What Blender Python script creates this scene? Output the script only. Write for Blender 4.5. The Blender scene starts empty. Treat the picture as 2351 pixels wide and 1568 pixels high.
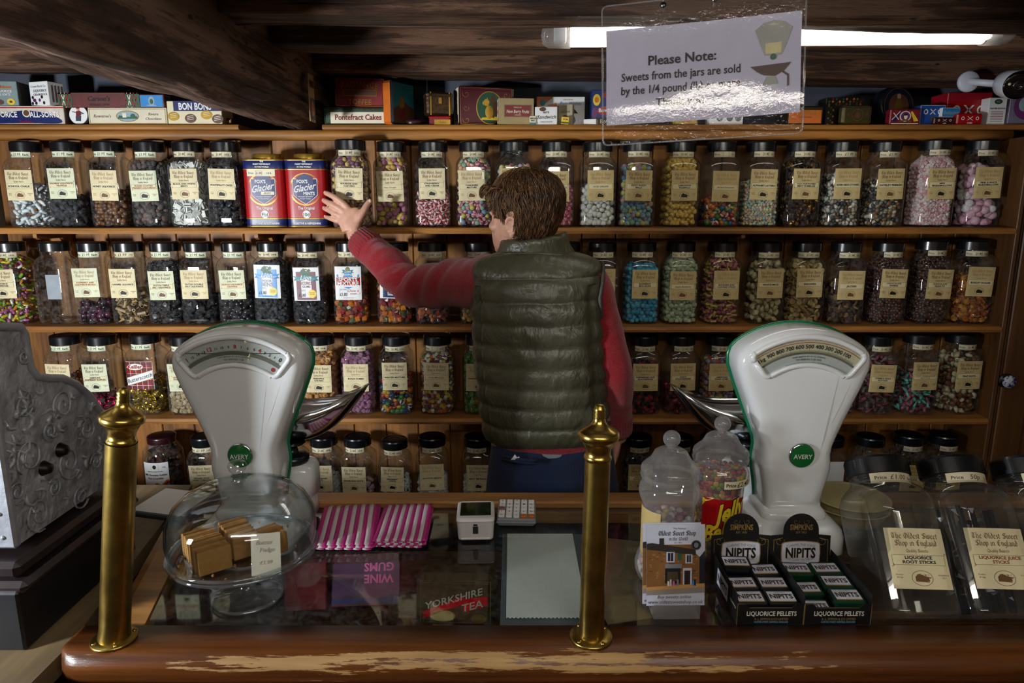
import bpy, math, random
import numpy as np
from mathutils import Vector, Matrix
R = random.Random(7)
SC = bpy.context.scene
COL = SC.collection
rad = math.radians

# ---------------------------------------------------------------- camera, light, exposure
F_PX, TILT, CAM_Z = 1567.0, rad(11.5), 1.6
cd = bpy.data.cameras.new('camera'); cam = bpy.data.objects.new('camera', cd); COL.objects.link(cam)
cam.location = (0, 0, CAM_Z); cam.rotation_euler = (rad(90) - TILT, 0, 0)
cd.sensor_width = 36; cd.lens = F_PX / 2351 * 36; cd.clip_start = .05
cd.dof.use_dof = True; cd.dof.focus_distance = 1.95; cd.dof.aperture_fstop = 15.0
SC.camera = cam
w = bpy.data.worlds.new('world'); SC.world = w; w.use_nodes = True
w.node_tree.nodes['Background'].inputs[0].default_value = (.55, .6, .7, 1)
w.node_tree.nodes['Background'].inputs[1].default_value = .02
SC.view_settings.view_transform = 'Standard'; SC.view_settings.look = 'None'
SC.view_settings.exposure = 0.0; SC.view_settings.gamma = 1; SC.view_settings.use_curve_mapping = False
cy = SC.cycles
cy.use_denoising = True; cy.max_bounces = 7; cy.diffuse_bounces = 3; cy.glossy_bounces = 3
cy.transmission_bounces = 4; cy.transparent_max_bounces = 24; cy.sample_clamp_indirect = 4
cy.caustics_reflective = False; cy.caustics_refractive = False; cy.use_adaptive_sampling = True; cy.adaptive_threshold = .025

def area(name, loc, aim, sx, sy, power, color, spread=180):
    l = bpy.data.lights.new(name, 'AREA'); l.shape = 'RECTANGLE'; l.size = sx; l.size_y = sy
    l.energy = power; l.color = color; l.spread = rad(spread)
    o = bpy.data.objects.new(name, l); COL.objects.link(o); o.location = loc
    o.rotation_euler = (Vector(aim) - Vector(loc)).to_track_quat('-Z', 'Y').to_euler()
    return o
# daylight entering by the low side window on the customers' side
area('window_daylight', (-1.70, .32, 1.33), (-.62, 2.22, 1.46), .16, .24, 30, (.90, .95, 1.0), 140)
TUBE_POWER = 5.5      # emission of the fluorescent tubes (each built in its own fitting)

def ray(px, py):
    u = (px - 1175.5) / F_PX; v = (784 - py) / F_PX
    return Vector((u, math.cos(TILT) + v * math.sin(TILT), -math.sin(TILT) + v * math.cos(TILT)))
def atY(px, py, Y): d = ray(px, py); return Vector((0, 0, CAM_Z)) + d * (Y / d.y)
def atZ(px, py, Z): d = ray(px, py); return Vector((0, 0, CAM_Z)) + d * ((Z - CAM_Z) / d.z)
def atX(px, py, X): d = ray(px, py); return Vector((0, 0, CAM_Z)) + d * (X / d.x)

# ---------------------------------------------------------------- mesh helpers
def T(x=0, y=0, z=0, rx=0, ry=0, rz=0, s=1):
    return np.array(Matrix.Translation((x, y, z)) @ Matrix.Rotation(rz, 4, 'Z') @ Matrix.Rotation(ry, 4, 'Y') @ Matrix.Rotation(rx, 4, 'X') @ Matrix.Scale(s, 4))
STAND = np.array(Matrix.Rotation(rad(90), 4, 'X'))     # a drawing in XY stood up to face -Y
class MB:
    """Collects shapes and links them as ONE mesh object."""
    def __init__(self): self.v = []; self.f = []; self.n = 0
    def add(self, v, faces, mat=0, smooth=False, M=None):
        v = np.asarray(v, float).reshape(-1, 3)
        if M is not None: v = v @ M[:3, :3].T + M[:3, 3]
        self.v.append(v)
        by = {}
        if isinstance(faces, np.ndarray): by[faces.shape[1]] = [faces]
        else:
            for f in faces: by.setdefault(len(f), []).append(f)
        for k, fs in by.items():
            a = fs[0] if isinstance(fs[0], np.ndarray) and fs[0].ndim == 2 else np.array(fs, int)
            m = np.full(len(a), mat) if np.isscalar(mat) else np.asarray(mat)
            self.f.append((a + self.n, m, smooth))
        self.n += len(v); return self
    def box(self, c, s, mat=0, bev=0, M=None, rz=0, ry=0, rx=0, smooth=False):
        hx, hy, hz = s[0] / 2, s[1] / 2, s[2] / 2
        L = T(c[0], c[1], c[2], rx, ry, rz)
        if M is not None: L = M @ L
        if bev <= 0:
            v = [(x, y, z) for x in (-hx, hx) for y in (-hy, hy) for z in (-hz, hz)]
            return self.add(v, [(0, 1, 3, 2), (4, 6, 7, 5), (0, 4, 5, 1), (2, 3, 7, 6), (0, 2, 6, 4), (1, 5, 7, 3)], mat, smooth, L)
        b = min(bev, hx * .99, hy * .99, hz * .99); v = []; ix = {}
        for i, x in enumerate((-1, 1)):
            for j, y in enumerate((-1, 1)):
                for k, z in enumerate((-1, 1)):
                    for a in range(3):
                        ix[i, j, k, a] = len(v)
                        d = [b, b, b]; d[a] = 0
                        v.append((x * (hx - d[0]), y * (hy - d[1]), z * (hz - d[2])))
        f = []
        for i in (0, 1):
            q = [ix[i, 0, 0, 0], ix[i, 1, 0, 0], ix[i, 1, 1, 0], ix[i, 0, 1, 0]]; f.append(q if i else q[::-1])
            q = [ix[0, i, 0, 1], ix[0, i, 1, 1], ix[1, i, 1, 1], ix[1, i, 0, 1]]; f.append(q if i else q[::-1])
            q = [ix[0, 0, i, 2], ix[1, 0, i, 2], ix[1, 1, i, 2], ix[0, 1, i, 2]]; f.append(q if i else q[::-1])
        def orient(q):
            p = [np.array(v[i]) for i in q]; n = np.cross(p[1] - p[0], p[2] - p[0])
            return q if n @ sum(p) > 0 else q[::-1]
        for i in (0, 1):
            for j in (0, 1):
                f.append(orient([ix[i, j, 0, 0], ix[i, j, 1, 0], ix[i, j, 1, 1], ix[i, j, 0, 1]]))
                f.append(orient([ix[i, 0, j, 0], ix[i, 1, j, 0], ix[i, 1, j, 2], ix[i, 0, j, 2]]))
                f.append(orient([ix[0, i, j, 1], ix[1, i, j, 1], ix[1, i, j, 2], ix[0, i, j, 2]]))
                for k in (0, 1): f.append(orient([ix[i, j, k, 0], ix[i, j, k, 1], ix[i, j, k, 2]]))
        return self.add(v, f, mat, smooth, L)
    def lathe(self, prof, n=24, mat=0, smooth=True, M=None, shape=None):
        k = len(prof); a = np.arange(n) * 2 * math.pi / n; v = []
        for r, z in prof:
            ex = shape(a, z) if shape else 1
            v.append(np.stack([np.cos(a) * r * ex, np.sin(a) * r * ex, np.full(n, z)], 1))
        v = np.concatenate(v); i = np.arange(n); j = (i + 1) % n
        f = np.concatenate([np.stack([q * n + i, q * n + j, (q + 1) * n + j, (q + 1) * n + i], 1) for q in range(k - 1)])
        return self.add(v, f, mat, smooth, M)
    def loft(self, rings, mat=0, smooth=True, cap=True, M=None, close=True):
        k, n = len(rings), len(rings[0]); v = np.concatenate([np.asarray(r, float) for r in rings])
        i = np.arange(n if close else n - 1); j = (i + 1) % n
        f = [tuple(x) for q in range(k - 1) for x in np.stack([q * n + i, q * n + j, (q + 1) * n + j, (q + 1) * n + i], 1)]
        if cap and close: f += [tuple(range(n))[::-1], tuple((k - 1) * n + x for x in range(n))]
        return self.add(v, f, mat, smooth, M)
    def tube(self, pts, r, n=8, mat=0, smooth=True, cap=True, M=None, flat=1.0, up=None):
        P = [Vector(p) for p in pts]; k = len(P); rs = [r] * k if np.isscalar(r) else r; rings = []; side = None
        for q in range(k):
            t = (P[min(q + 1, k - 1)] - P[max(q - 1, 0)]).normalized()
            if side is None:
                u = Vector(up) if up else (Vector((0, 0, 1)) if abs(t.z) < .9 else Vector((0, 1, 0)))
                side = t.cross(u).normalized()
            side = (side - t * side.dot(t)).normalized(); nn = side.cross(t)
            rings.append([P[q] + (side * math.cos(a) + nn * math.sin(a) * flat) * rs[q] for a in np.arange(n) * 2 * math.pi / n])
        return self.loft(rings, mat, smooth, cap, M)
    def prism(self, poly, z0, z1, mat=0, M=None, smooth=False, cap=True):
        n = len(poly); v = [(x, y, z0) for x, y in poly] + [(x, y, z1) for x, y in poly]
        f = [(i, (i + 1) % n, n + (i + 1) % n, n + i) for i in range(n)]
        if cap: f += [tuple(range(n))[::-1], tuple(range(n, 2 * n))]
        return self.add(v, f, mat, smooth, M)
    def ball(self, c, r, mat=0, n=14, m=9, M=None):
        r = (r, r, r) if np.isscalar(r) else r
        L = T(*c) @ np.diag([r[0], r[1], r[2], 1.])
        if M is not None: L = M @ L
        return self.lathe([(max(1e-5, math.sin(math.pi * i / m)), -math.cos(math.pi * i / m)) for i in range(m + 1)], n, mat, True, L)
    def flat(self, vf, mat=0, M=None, bend=None, off=0.0):
        """2-D drawing (verts, faces) lifted off; bend = radius of an upright drum it is wrapped on."""
        v, f = vf
        if len(v) == 0: return self
        v3 = np.column_stack([v[:, 0], v[:, 1], np.full(len(v), off)])
        if bend:
            v3 = np.column_stack([(bend + off) * np.sin(v[:, 0] / bend), -(bend + off) * np.cos(v[:, 0] / bend), v[:, 1]])
        return self.add(v3, f, mat, False, M)
    def build(self, name, mats, parent=None, loc=None, rot=None, **props):
        me = bpy.data.meshes.new(name)
        V = np.concatenate(self.v); me.vertices.add(len(V)); me.vertices.foreach_set('co', V.astype(np.float32).ravel())
        tot = np.concatenate([np.full(len(a), a.shape[1]) for a, m, s in self.f]); loops = np.concatenate([a.ravel() for a, m, s in self.f])
        me.loops.add(len(loops)); me.loops.foreach_set('vertex_index', loops.astype(np.int32))
        me.polygons.add(len(tot)); me.polygons.foreach_set('loop_start', np.concatenate([[0], np.cumsum(tot)[:-1]]).astype(np.int32))
        me.polygons.foreach_set('material_index', np.concatenate([m for a, m, s in self.f]).astype(np.int32))
        me.polygons.foreach_set('use_smooth', np.concatenate([np.full(len(a), s) for a, m, s in self.f]))
        me.update(calc_edges=True); me.validate()
        for m in (mats if isinstance(mats, (list, tuple)) else [mats]): me.materials.append(m)
        o = bpy.data.objects.new(name, me); COL.objects.link(o)
        if parent: o.parent = parent
        if loc is not None: o.location = loc
        if rot is not None: o.rotation_euler = rot
        for k, x in props.items(): o[k] = x
        return o
def tag(o, label, cat, group=None, kind=None):
    o['label'] = label; o['category'] = cat
    if group: o['group'] = group
    if kind: o['kind'] = kind
    return o
def thing(name, label, cat, loc=(0, 0, 0), rot=(0, 0, 0), group=None):
    o = bpy.data.objects.new(name, None); COL.objects.link(o); o.location = loc; o.rotation_euler = rot
    o.empty_display_size = .03
    return tag(o, label, cat, group)
def struct(mb, name, mats, label=None):
    o = mb.build(name, mats, kind='structure')
    if label: o['label'] = label
    return o
def share(src, parent, loc=None, rot=None):
    o = src.copy(); COL.objects.link(o); o.parent = parent
    if loc is not None: o.location = loc
    if rot is not None: o.rotation_euler = rot
    return o

# ---------------------------------------------------------------- lettering
_tc = {}
def text(s, size=1.0, x=0.0, y=0.0, bold=0.0, shear=0.0, align='CENTER', fit=None, sx=1.0):
    """Plain sans lettering as (verts, faces), cap height about .73*size; fit = greatest width."""
    key = (s, bold, shear)
    if key not in _tc:
        cu = bpy.data.curves.new('t', 'FONT'); cu.body = s; cu.align_x = 'LEFT'; cu.resolution_u = 2
        cu.offset = bold; cu.shear = shear; cu.fill_mode = 'FRONT'
        ob = bpy.data.objects.new('t', cu); me = bpy.data.meshes.new_from_object(ob)
        v = np.array([q.co[:2] for q in me.vertices]).reshape(-1, 2); f = [tuple(p.vertices) for p in me.polygons]
        bpy.data.objects.remove(ob); bpy.data.meshes.remove(me); bpy.data.curves.remove(cu)
        if len(v): v[:, 0] -= v[:, 0].min()
        _tc[key] = (v, f)
    v, f = _tc[key]
    if len(v) == 0: return v, f
    v = v * size; v[:, 0] *= sx; wd = v[:, 0].max()
    if fit and wd > fit: v[:, 0] *= fit / wd; wd = fit
    v[:, 0] += x - (wd / 2 if align == 'CENTER' else wd if align == 'RIGHT' else 0); v[:, 1] += y
    return v, f
def rect(x0, y0, x1, y1): return np.array([(x0, y0), (x1, y0), (x1, y1), (x0, y1)], float), [(0, 1, 2, 3)]
def oval(cx, cy_, rx, ry, n=24): return np.array([(cx + rx * math.cos(a), cy_ + ry * math.sin(a)) for a in np.arange(n) * 2 * math.pi / n]), [tuple(range(n))]
def ring(cx, cy_, rx, ry, t, n=24):
    a = np.arange(n) * 2 * math.pi / n; o = np.stack([cx + rx * np.cos(a), cy_ + ry * np.sin(a)], 1); i = np.stack([cx + (rx - t) * np.cos(a), cy_ + (ry - t) * np.sin(a)], 1)
    return np.concatenate([o, i]), [(k, (k + 1) % n, n + (k + 1) % n, n + k) for k in range(n)]
def frame2(x0, y0, x1, y1, t):
    return join(rect(x0, y0, x1, y0 + t), rect(x0, y1 - t, x1, y1), rect(x0, y0, x0 + t, y1), rect(x1 - t, y0, x1, y1))
def poly(*p): return np.array(p, float), [tuple(range(len(p)))]
def join(*a):
    v = []; f = []; n = 0
    for q, g in a:
        if len(q): v.append(q); f += [tuple(i + n for i in t) for t in g]; n += len(q)
    return (np.concatenate(v), f) if v else (np.zeros((0, 2)), [])
def arc(vf, cx, cy_, r, up=True):
    """Bends a drawing whose baseline is y = 0 round a circle."""
    v, f = vf; s = 1 if up else -1; a = v[:, 0] / r; rr = r + s * v[:, 1]
    return np.stack([cx + rr * np.sin(a), cy_ + s * rr * np.cos(a)], 1), f
def pen(lines, w=.1, ang=40, th=.03):
    """Strokes of a broad-edged pen held at ang degrees."""
    n = np.array([math.cos(rad(ang)), math.sin(rad(ang))]) * w / 2; v = []; f = []
    for L in lines:
        P = np.array(L, float)
        for a, b in zip(P[:-1], P[1:]):
            d = b - a; q = n.copy()
            l = math.hypot(*d) or 1; pr = np.array([-d[1], d[0]]) / l * th / 2
            if abs(q @ (pr * 2 / th)) < th / 2: q = pr
            k = len(v); v += [a - q, b - q, b + q, a + q]; f.append((k, k + 1, k + 2, k + 3))
    return (np.array(v), f) if v else (np.zeros((0, 2)), [])
_BL = {   # black letter, x height 1, ascender 1.6: (advance, strokes)
 'T': (1.15, [[(.1, 1.3), (.3, 1.5), (.75, 1.35), (1.0, 1.55)], [(.5, 1.4), (.3, 1.0), (.3, .3), (.55, .05), (.95, .25)], [(.65, 1.3), (.65, .2)]]),
 'h': (.78, [[(.12, 1.6), (.12, .12), (.22, 0)], [(.12, .8), (.36, 1), (.55, .85), (.55, .1), (.42, -.2)]]),
 'e': (.66, [[(.4, 0), (.12, .2), (.12, .75), (.36, 1), (.52, .8), (.14, .45)], [(.14, .15), (.36, 0), (.54, .15)]]),
 'O': (1.2, [[(.7, 1.5), (.3, 1.3), (.12, .8), (.25, .2), (.6, .02), (.95, .25), (1.05, .8), (.85, 1.3), (.45, 1.55)], [(.55, 1.3), (.55, .25)]]),
 'l': (.36, [[(.12, 1.6), (.12, .12), (.24, 0)]]),
 'd': (.74, [[(.3, 1.6), (.56, 1.1), (.56, .2), (.36, 0), (.12, .2), (.12, .75), (.36, 1), (.5, .9)]]),
 's': (.6, [[(.46, .85), (.3, 1), (.12, .8), (.16, .6), (.44, .4), (.46, .18), (.28, 0), (.1, .15)]]),
 't': (.48, [[(.16, 1.3), (.16, .12), (.28, 0), (.4, .1)], [(.02, .95), (.4, .95)]]),
 'S': (1.05, [[(.95, 1.25), (.65, 1.55), (.25, 1.35), (.2, 1.0), (.8, .65), (.9, .3), (.55, .02), (.1, .3)], [(.55, 1.4), (.55, .2)]]),
 'w': (1.05, [[(.12, 1), (.12, .2), (.3, 0), (.5, .2), (.5, 1)], [(.5, .2), (.66, 0), (.88, .2), (.88, .9), (.76, 1.05)]]),
 'o': (.7, [[(.34, 1), (.12, .75), (.12, .22), (.34, 0), (.56, .22), (.56, .75), (.34, 1)]]),
 'p': (.74, [[(.12, 1.05), (.12, -.45)], [(.12, .8), (.36, 1), (.56, .78), (.56, .2), (.36, 0), (.14, .15)]]),
 'i': (.36, [[(.08, .95), (.14, .95), (.14, .12), (.26, 0)], [(.14, 1.3), (.18, 1.36)]]),
 'n': (.76, [[(.06, .9), (.14, 1), (.14, .05)], [(.14, .8), (.36, 1), (.55, .85), (.55, .12), (.66, 0)]]),
 'E': (1.0, [[(.8, 1.4), (.5, 1.55), (.2, 1.2), (.2, .35), (.5, .02), (.85, .25)], [(.45, 1.35), (.45, .2)], [(.45, .85), (.75, .9)]]),
 'g': (.72, [[(.54, .9), (.34, 1), (.12, .78), (.12, .25), (.34, .02), (.54, .2)], [(.54, 1.02), (.54, -.25), (.3, -.48), (.1, -.35)]]),
 'a': (.7, [[(.12, .85), (.34, 1), (.52, .85), (.52, .12), (.62, 0)], [(.52, .55), (.2, .45), (.12, .2), (.3, 0), (.5, .15)]]),
 'Q': (1.2, [[(.7, 1.5), (.3, 1.3), (.12, .8), (.25, .2), (.6, .02), (.95, .25), (1.05, .8), (.85, 1.3), (.45, 1.55)], [(.6, .3), (.8, -.1), (1.1, -.15)]]),
 'u': (.76, [[(.12, 1), (.12, .2), (.3, 0), (.54, .18)], [(.54, 1), (.54, .12), (.66, 0)]]),
 'y': (.74, [[(.12, 1), (.12, .3), (.3, .12), (.54, .3)], [(.54, 1), (.54, -.1), (.3, -.45), (.1, -.35)]]),
 'r': (.55, [[(.06, .9), (.14, 1), (.14, .05)], [(.14, .8), (.34, 1), (.46, .9)]]),
 'W': (1.5, [[(.1, 1.4), (.25, 1.5), (.25, .25), (.5, 0), (.75, .25), (.75, 1.45)], [(.75, .25), (1.0, 0), (1.3, .3), (1.3, 1.1), (1.1, 1.55)]]),
 'F': (1.0, [[(.85, 1.35), (.5, 1.55), (.25, 1.2), (.25, .1), (.1, -.05)], [(.25, .8), (.7, .85)]]), ' ': (.5, []), 'm': (1.1, [[(.06, .9), (.14, 1), (.14, .05)], [(.14, .8), (.34, 1), (.5, .85), (.5, .05)], [(.5, .8), (.7, 1), (.88, .85), (.88, .1), (.98, 0)]]), 'c': (.58, [[(.5, .85), (.34, 1), (.12, .78), (.12, .22), (.34, 0), (.5, .12)]]),
}
def black(s, size, x, y, fit=None, w=.2):
    """Black-letter line centred on x; size = x height."""
    L = []; p = 0
    for ch in s:
        a, st = _BL[ch]
        L += [[(p + u, q) for u, q in k] for k in st]; p += a
    v, f = pen(L, w, 42, .06)
    k = size if not fit or p * size < fit else fit / p
    v = v.copy(); v[:, 0] = (v[:, 0] - p / 2) * k + x; v[:, 1] = v[:, 1] * size + y
    return v, f
def scroll(cx, cy_, s, flip=1, w=.1):
    return pen([[(cx + flip * s * r * math.cos(t), cy_ + s * r * math.sin(t)) for t, r in [(k * .6, .15 + k * .085) for k in range(12)]]], w * s, 60, .06 * s)
# ---------------------------------------------------------------- materials (all node based)
_mc = {}
def srgb(h):
    h = h.lstrip('#'); c = [int(h[i:i + 2], 16) / 255 for i in (0, 2, 4)]
    return tuple(x / 12.92 if x <= .04045 else ((x + .055) / 1.055) ** 2.4 for x in c)
def base_mat(name):
    m = bpy.data.materials.new(name); m.use_nodes = True; nt = m.node_tree
    return m, nt, nt.nodes['Principled BSDF'], nt.nodes, nt.links
def noise(nt, scale=10, detail=4, coord='Object', stretch=None, rough=.5):
    tc = nt.nodes.new('ShaderNodeTexCoord'); n = nt.nodes.new('ShaderNodeTexNoise')
    n.inputs['Scale'].default_value = scale; n.inputs['Detail'].default_value = detail; n.inputs['Roughness'].default_value = rough
    if stretch:
        mp = nt.nodes.new('ShaderNodeMapping'); mp.inputs['Scale'].default_value = stretch
        nt.links.new(tc.outputs[coord], mp.inputs[0]); nt.links.new(mp.outputs[0], n.inputs[0])
    else: nt.links.new(tc.outputs[coord], n.inputs[0])
    return n
def ramp(nt, src, stops):
    r = nt.nodes.new('ShaderNodeValToRGB'); e = r.color_ramp.elements
    while len(e) < len(stops): e.new(.5)
    for q, (p, c) in zip(e, stops): q.position = p; q.color = (*c, 1)
    nt.links.new(src, r.inputs[0]); return r
def bump(nt, src, strength, dist=.002):
    b = nt.nodes.new('ShaderNodeBump'); b.inputs['Strength'].default_value = strength; b.inputs['Distance'].default_value = dist
    nt.links.new(src, b.inputs['Height']); nt.links.new(b.outputs[0], nt.nodes['Principled BSDF'].inputs['Normal']); return b
def pm(name, col, rough=.5, metal=0, var=.12, vs=30, bmp=0, bs=60, coat=0, spec=.5, bd=.002):
    """Plain surface: one colour varied a little by noise, optional grain bump and coat."""
    key = (name, str(col), rough, metal)
    if key in _mc: return _mc[key]
    c = srgb(col) if isinstance(col, str) else col
    m, nt, b, N, L = base_mat(name)
    n = noise(nt, vs, 3)
    r = ramp(nt, n.outputs[0], [(.25, tuple(x * (1 - var) for x in c)), (.75, tuple(min(1, x * (1 + var)) for x in c))])
    L.new(r.outputs[0], b.inputs['Base Color'])
    b.inputs['Roughness'].default_value = rough; b.inputs['Metallic'].default_value = metal
    b.inputs['Coat Weight'].default_value = coat; b.inputs['Coat Roughness'].default_value = .08; b.inputs['Specular IOR Level'].default_value = spec
    if bmp: bump(nt, noise(nt, bs, 5).outputs[0], bmp, bd)
    _mc[key] = m; return m
def wood(name, dark, light, axis='X', scale=6, rough=.5, bmp=.3, coat=0, knots=True):
    m, nt, b, N, L = base_mat(name)
    st = {'X': (.08, 1, 1), 'Y': (1, .08, 1), 'Z': (1, 1, .08)}[axis]
    n1 = noise(nt, scale * 4, 6, stretch=st, rough=.6); n2 = noise(nt, scale * 22, 3, stretch=st); n3 = noise(nt, scale * .6, 2)
    mx = N.new('ShaderNodeMath'); mx.operation = 'MULTIPLY_ADD'; mx.inputs[1].default_value = .35
    L.new(n2.outputs[0], mx.inputs[0]); L.new(n1.outputs[0], mx.inputs[2])
    mx2 = N.new('ShaderNodeMath'); mx2.operation = 'MULTIPLY_ADD'; mx2.inputs[1].default_value = .3
    L.new(n3.outputs[0], mx2.inputs[0]); L.new(mx.outputs[0], mx2.inputs[2])
    d, l = srgb(dark), srgb(light)
    r = ramp(nt, mx2.outputs[0], [(.5, d), (.78, tuple((x + y) / 2 for x, y in zip(d, l))), (1.0, l)])
    L.new(r.outputs[0], b.inputs['Base Color']); b.inputs['Roughness'].default_value = rough; b.inputs['Coat Weight'].default_value = coat; b.inputs['Coat Roughness'].default_value = .15
    if bmp: bump(nt, mx.outputs[0], bmp, .003)
    return m
def thin_glass(name, tint=(.93, .96, .95), edge=(.55, .62, .6), ior=1.55, rough=.015, dust=.0, wob=0, haze=0):
    """Thin-walled glass: light passes, the surface mirrors by Fresnel, edges look denser; a little dust."""
    m, nt, b, N, L = base_mat(name); N.remove(b)
    tr = N.new('ShaderNodeBsdfTransparent'); gl = N.new('ShaderNodeBsdfGlossy'); gl.inputs['Roughness'].default_value = rough
    lw = N.new('ShaderNodeLayerWeight'); lw.inputs[0].default_value = .25
    r = ramp(nt, lw.outputs['Facing'], [(.45, tint), (1.0, edge)]); L.new(r.outputs[0], tr.inputs[0])
    lf = N.new('ShaderNodeLayerWeight'); lf.inputs[0].default_value = .5; r0 = ((ior - 1) / (ior + 1)) ** 2 * 1.35
    pw = N.new('ShaderNodeMath'); pw.operation = 'POWER'; pw.inputs[1].default_value = 5; L.new(lf.outputs['Facing'], pw.inputs[0])
    fr = N.new('ShaderNodeMath'); fr.operation = 'MULTIPLY_ADD'; fr.inputs[1].default_value = 1 - r0; fr.inputs[2].default_value = r0; L.new(pw.outputs[0], fr.inputs[0])
    mx = N.new('ShaderNodeMixShader'); L.new(fr.outputs[0], mx.inputs[0]); L.new(tr.outputs[0], mx.inputs[1]); L.new(gl.outputs[0], mx.inputs[2])
    if wob:
        bb = N.new('ShaderNodeBump'); bb.inputs['Strength'].default_value = wob; bb.inputs['Distance'].default_value = .01
        L.new(noise(nt, 9, 2).outputs[0], bb.inputs['Height']); L.new(bb.outputs[0], gl.inputs['Normal'])
    out = mx
    if dust:
        df = N.new('ShaderNodeBsdfDiffuse'); df.inputs[0].default_value = (.75, .75, .78, 1)
        d = ramp(nt, noise(nt, 60, 6, rough=.75).outputs[0], [(.45, (0, 0, 0)), (.75, (dust,) * 3)])
        m2 = N.new('ShaderNodeMixShader'); L.new(d.outputs[0], m2.inputs[0]); L.new(mx.outputs[0], m2.inputs[1]); L.new(df.outputs[0], m2.inputs[2]); out = m2
    if haze:
        df = N.new('ShaderNodeBsdfTranslucent'); df.inputs[0].default_value = (.8, .78, .78, 1); d2 = N.new('ShaderNodeBsdfDiffuse'); d2.inputs[0].default_value = (.8, .78, .78, 1)
        m3 = N.new('ShaderNodeMixShader'); m3.inputs[0].default_value = .5; L.new(df.outputs[0], m3.inputs[1]); L.new(d2.outputs[0], m3.inputs[2])
        hz = ramp(nt, noise(nt, 14, 3).outputs[0], [(.3, (haze * .7,) * 3), (.7, (haze,) * 3)])
        m2 = N.new('ShaderNodeMixShader'); L.new(hz.outputs[0], m2.inputs[0]); L.new(out.outputs[0], m2.inputs[1]); L.new(m3.outputs[0], m2.inputs[2]); out = m2
    L.new(out.outputs[0], N['Material Output'].inputs[0]); return m
def emit(name, col, strength):
    m, nt, b, N, L = base_mat(name)
    b.inputs['Base Color'].default_value = (*col, 1); b.inputs['Emission Color'].default_value = (*col, 1)
    b.inputs['Emission Strength'].default_value = strength; return m
GLASS = thin_glass('jar_glass', dust=.10)
GLASS_CLEAN = thin_glass('dome_glass', (.95, .97, .97), (.30, .38, .42), 1.7, .01)
GLASS_TOP = thin_glass('counter_glass', (.86, .9, .9), (.8, .85, .85), 1.75, .035, dust=.05)
PLASTIC = thin_glass('clear_plastic', (.88, .87, .86), (.62, .6, .6), 1.55, .05, haze=.22)
SHELF_W = wood('shelf_pine', '#52300f', '#b57a36', 'X', 5, .55, .25)
PLANK_W = wood('plank_pine', '#46280c', '#a56a2a', 'Z', 5, .55, .25)
def old_oak(name, axis, dark, mid, light):
    """Rough old timber: long grain, dark pits and checks, pale rubbed streaks."""
    m, nt, b, N, L = base_mat(name); st = {'X': (.10, 1, 1), 'Y': (1, .10, 1)}[axis]; st2 = {'X': (.03, 1, 1), 'Y': (1, .03, 1)}[axis]
    g = noise(nt, 38, 8, stretch=st, rough=.68); lg = noise(nt, 5, 4, stretch=tuple(max(.35, q) for q in st), rough=.6); ck = noise(nt, 26, 3, stretch=st2); pit = noise(nt, 48, 2, stretch=tuple(max(.4, q) for q in st))
    a = N.new('ShaderNodeMath'); a.operation = 'MULTIPLY_ADD'; a.inputs[1].default_value = .9; L.new(lg.outputs[0], a.inputs[0]); L.new(g.outputs[0], a.inputs[2])
    r = ramp(nt, a.outputs[0], [(.68, srgb(dark)), (.92, srgb(mid)), (1.12 / 1.0 if False else 1.0, srgb(light))])
    c1 = ramp(nt, ck.outputs[0], [(.30, (.12,) * 3), (.40, (1, 1, 1))]); c2 = ramp(nt, pit.outputs[0], [(.26, (.1,) * 3), (.34, (1, 1, 1))])
    q = r.outputs[0]
    for c in (c1, c2):
        mx = N.new('ShaderNodeMix'); mx.data_type = 'RGBA'; mx.blend_type = 'MULTIPLY'; mx.inputs[0].default_value = 1; L.new(q, mx.inputs[6]); L.new(c.outputs[0], mx.inputs[7]); q = mx.outputs[2]
    L.new(q, b.inputs['Base Color']); b.inputs['Roughness'].default_value = .62
    s = N.new('ShaderNodeMath'); s.operation = 'MULTIPLY'; L.new(a.outputs[0], s.inputs[0]); L.new(c1.outputs[0], s.inputs[1]); bump(nt, s.outputs[0], 1.0, .016); return m
BEAM_W = old_oak('oak_beam_wood', 'X', '#1a0f09', '#50331f', '#7d5a42'); BEAMY_W = old_oak('oak_main_beam_wood', 'Y', '#1d120d', '#573b2e', '#8a6c5c')
DARK_W = wood('dark_panel_wood', '#1e0d05', '#57300f', 'Z', 4, .5, .2)
COUNTER_W = wood('counter_pine', '#52300f', '#ad7a41', 'X', 4, .45, .2, coat=.2)
DOOR_W = wood('door_wood', '#3a2311', '#6e4722', 'Z', 3, .5, .2)
PALE_W = wood('pale_ledge_wood', '#493b2b', '#84704f', 'Y', 3, .6, .2)
BLACK_LID = pm('black_lid_plastic', '#0c0e12', .28, 0, .3, 40, coat=.2)
BRASS = pm('aged_brass', '#ab924c', .30, 1, .40, 26, .12, 40)
BRASS_HI = pm('polished_brass', '#c2a254', .25, 1, .2, 26)
CHROME = pm('chrome', '#d6d8da', .12, 1, .05)
ENAMEL = pm('white_enamel', '#e3e5e6', .16, 0, .02, 5, coat=.6)
GREEN = pm('green_enamel', '#0a6b45', .25, 0, .1, coat=.5)
BADGE = pm('green_badge', '#12602c', .2, 0, .1, coat=.6)
CREAMP = [pm('cream_paper', c, .6, 0, .17, 14, spec=.3) for c in ('#dccfa6', '#cbb680', '#d5d8b8', '#b9a26a')]
PRICEP = pm('price_paper', '#dbd0ae', .6, 0, .05); PRICEG = pm('green_price_paper', '#dfe4c6', .6, 0, .05)
INK_B = pm('black_ink', '#15130f', .6, 0, .05); INK_BR = pm('brown_ink', '#6a4526', .6, 0, .1); INK_T = pm('tan_ink', '#a8895a', .6); INK_R = pm('rust_ink', '#8c4a30', .6)
RIBBON = pm('label_ribbon_paper', '#ded3a8', .6, 0, .04)
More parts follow.
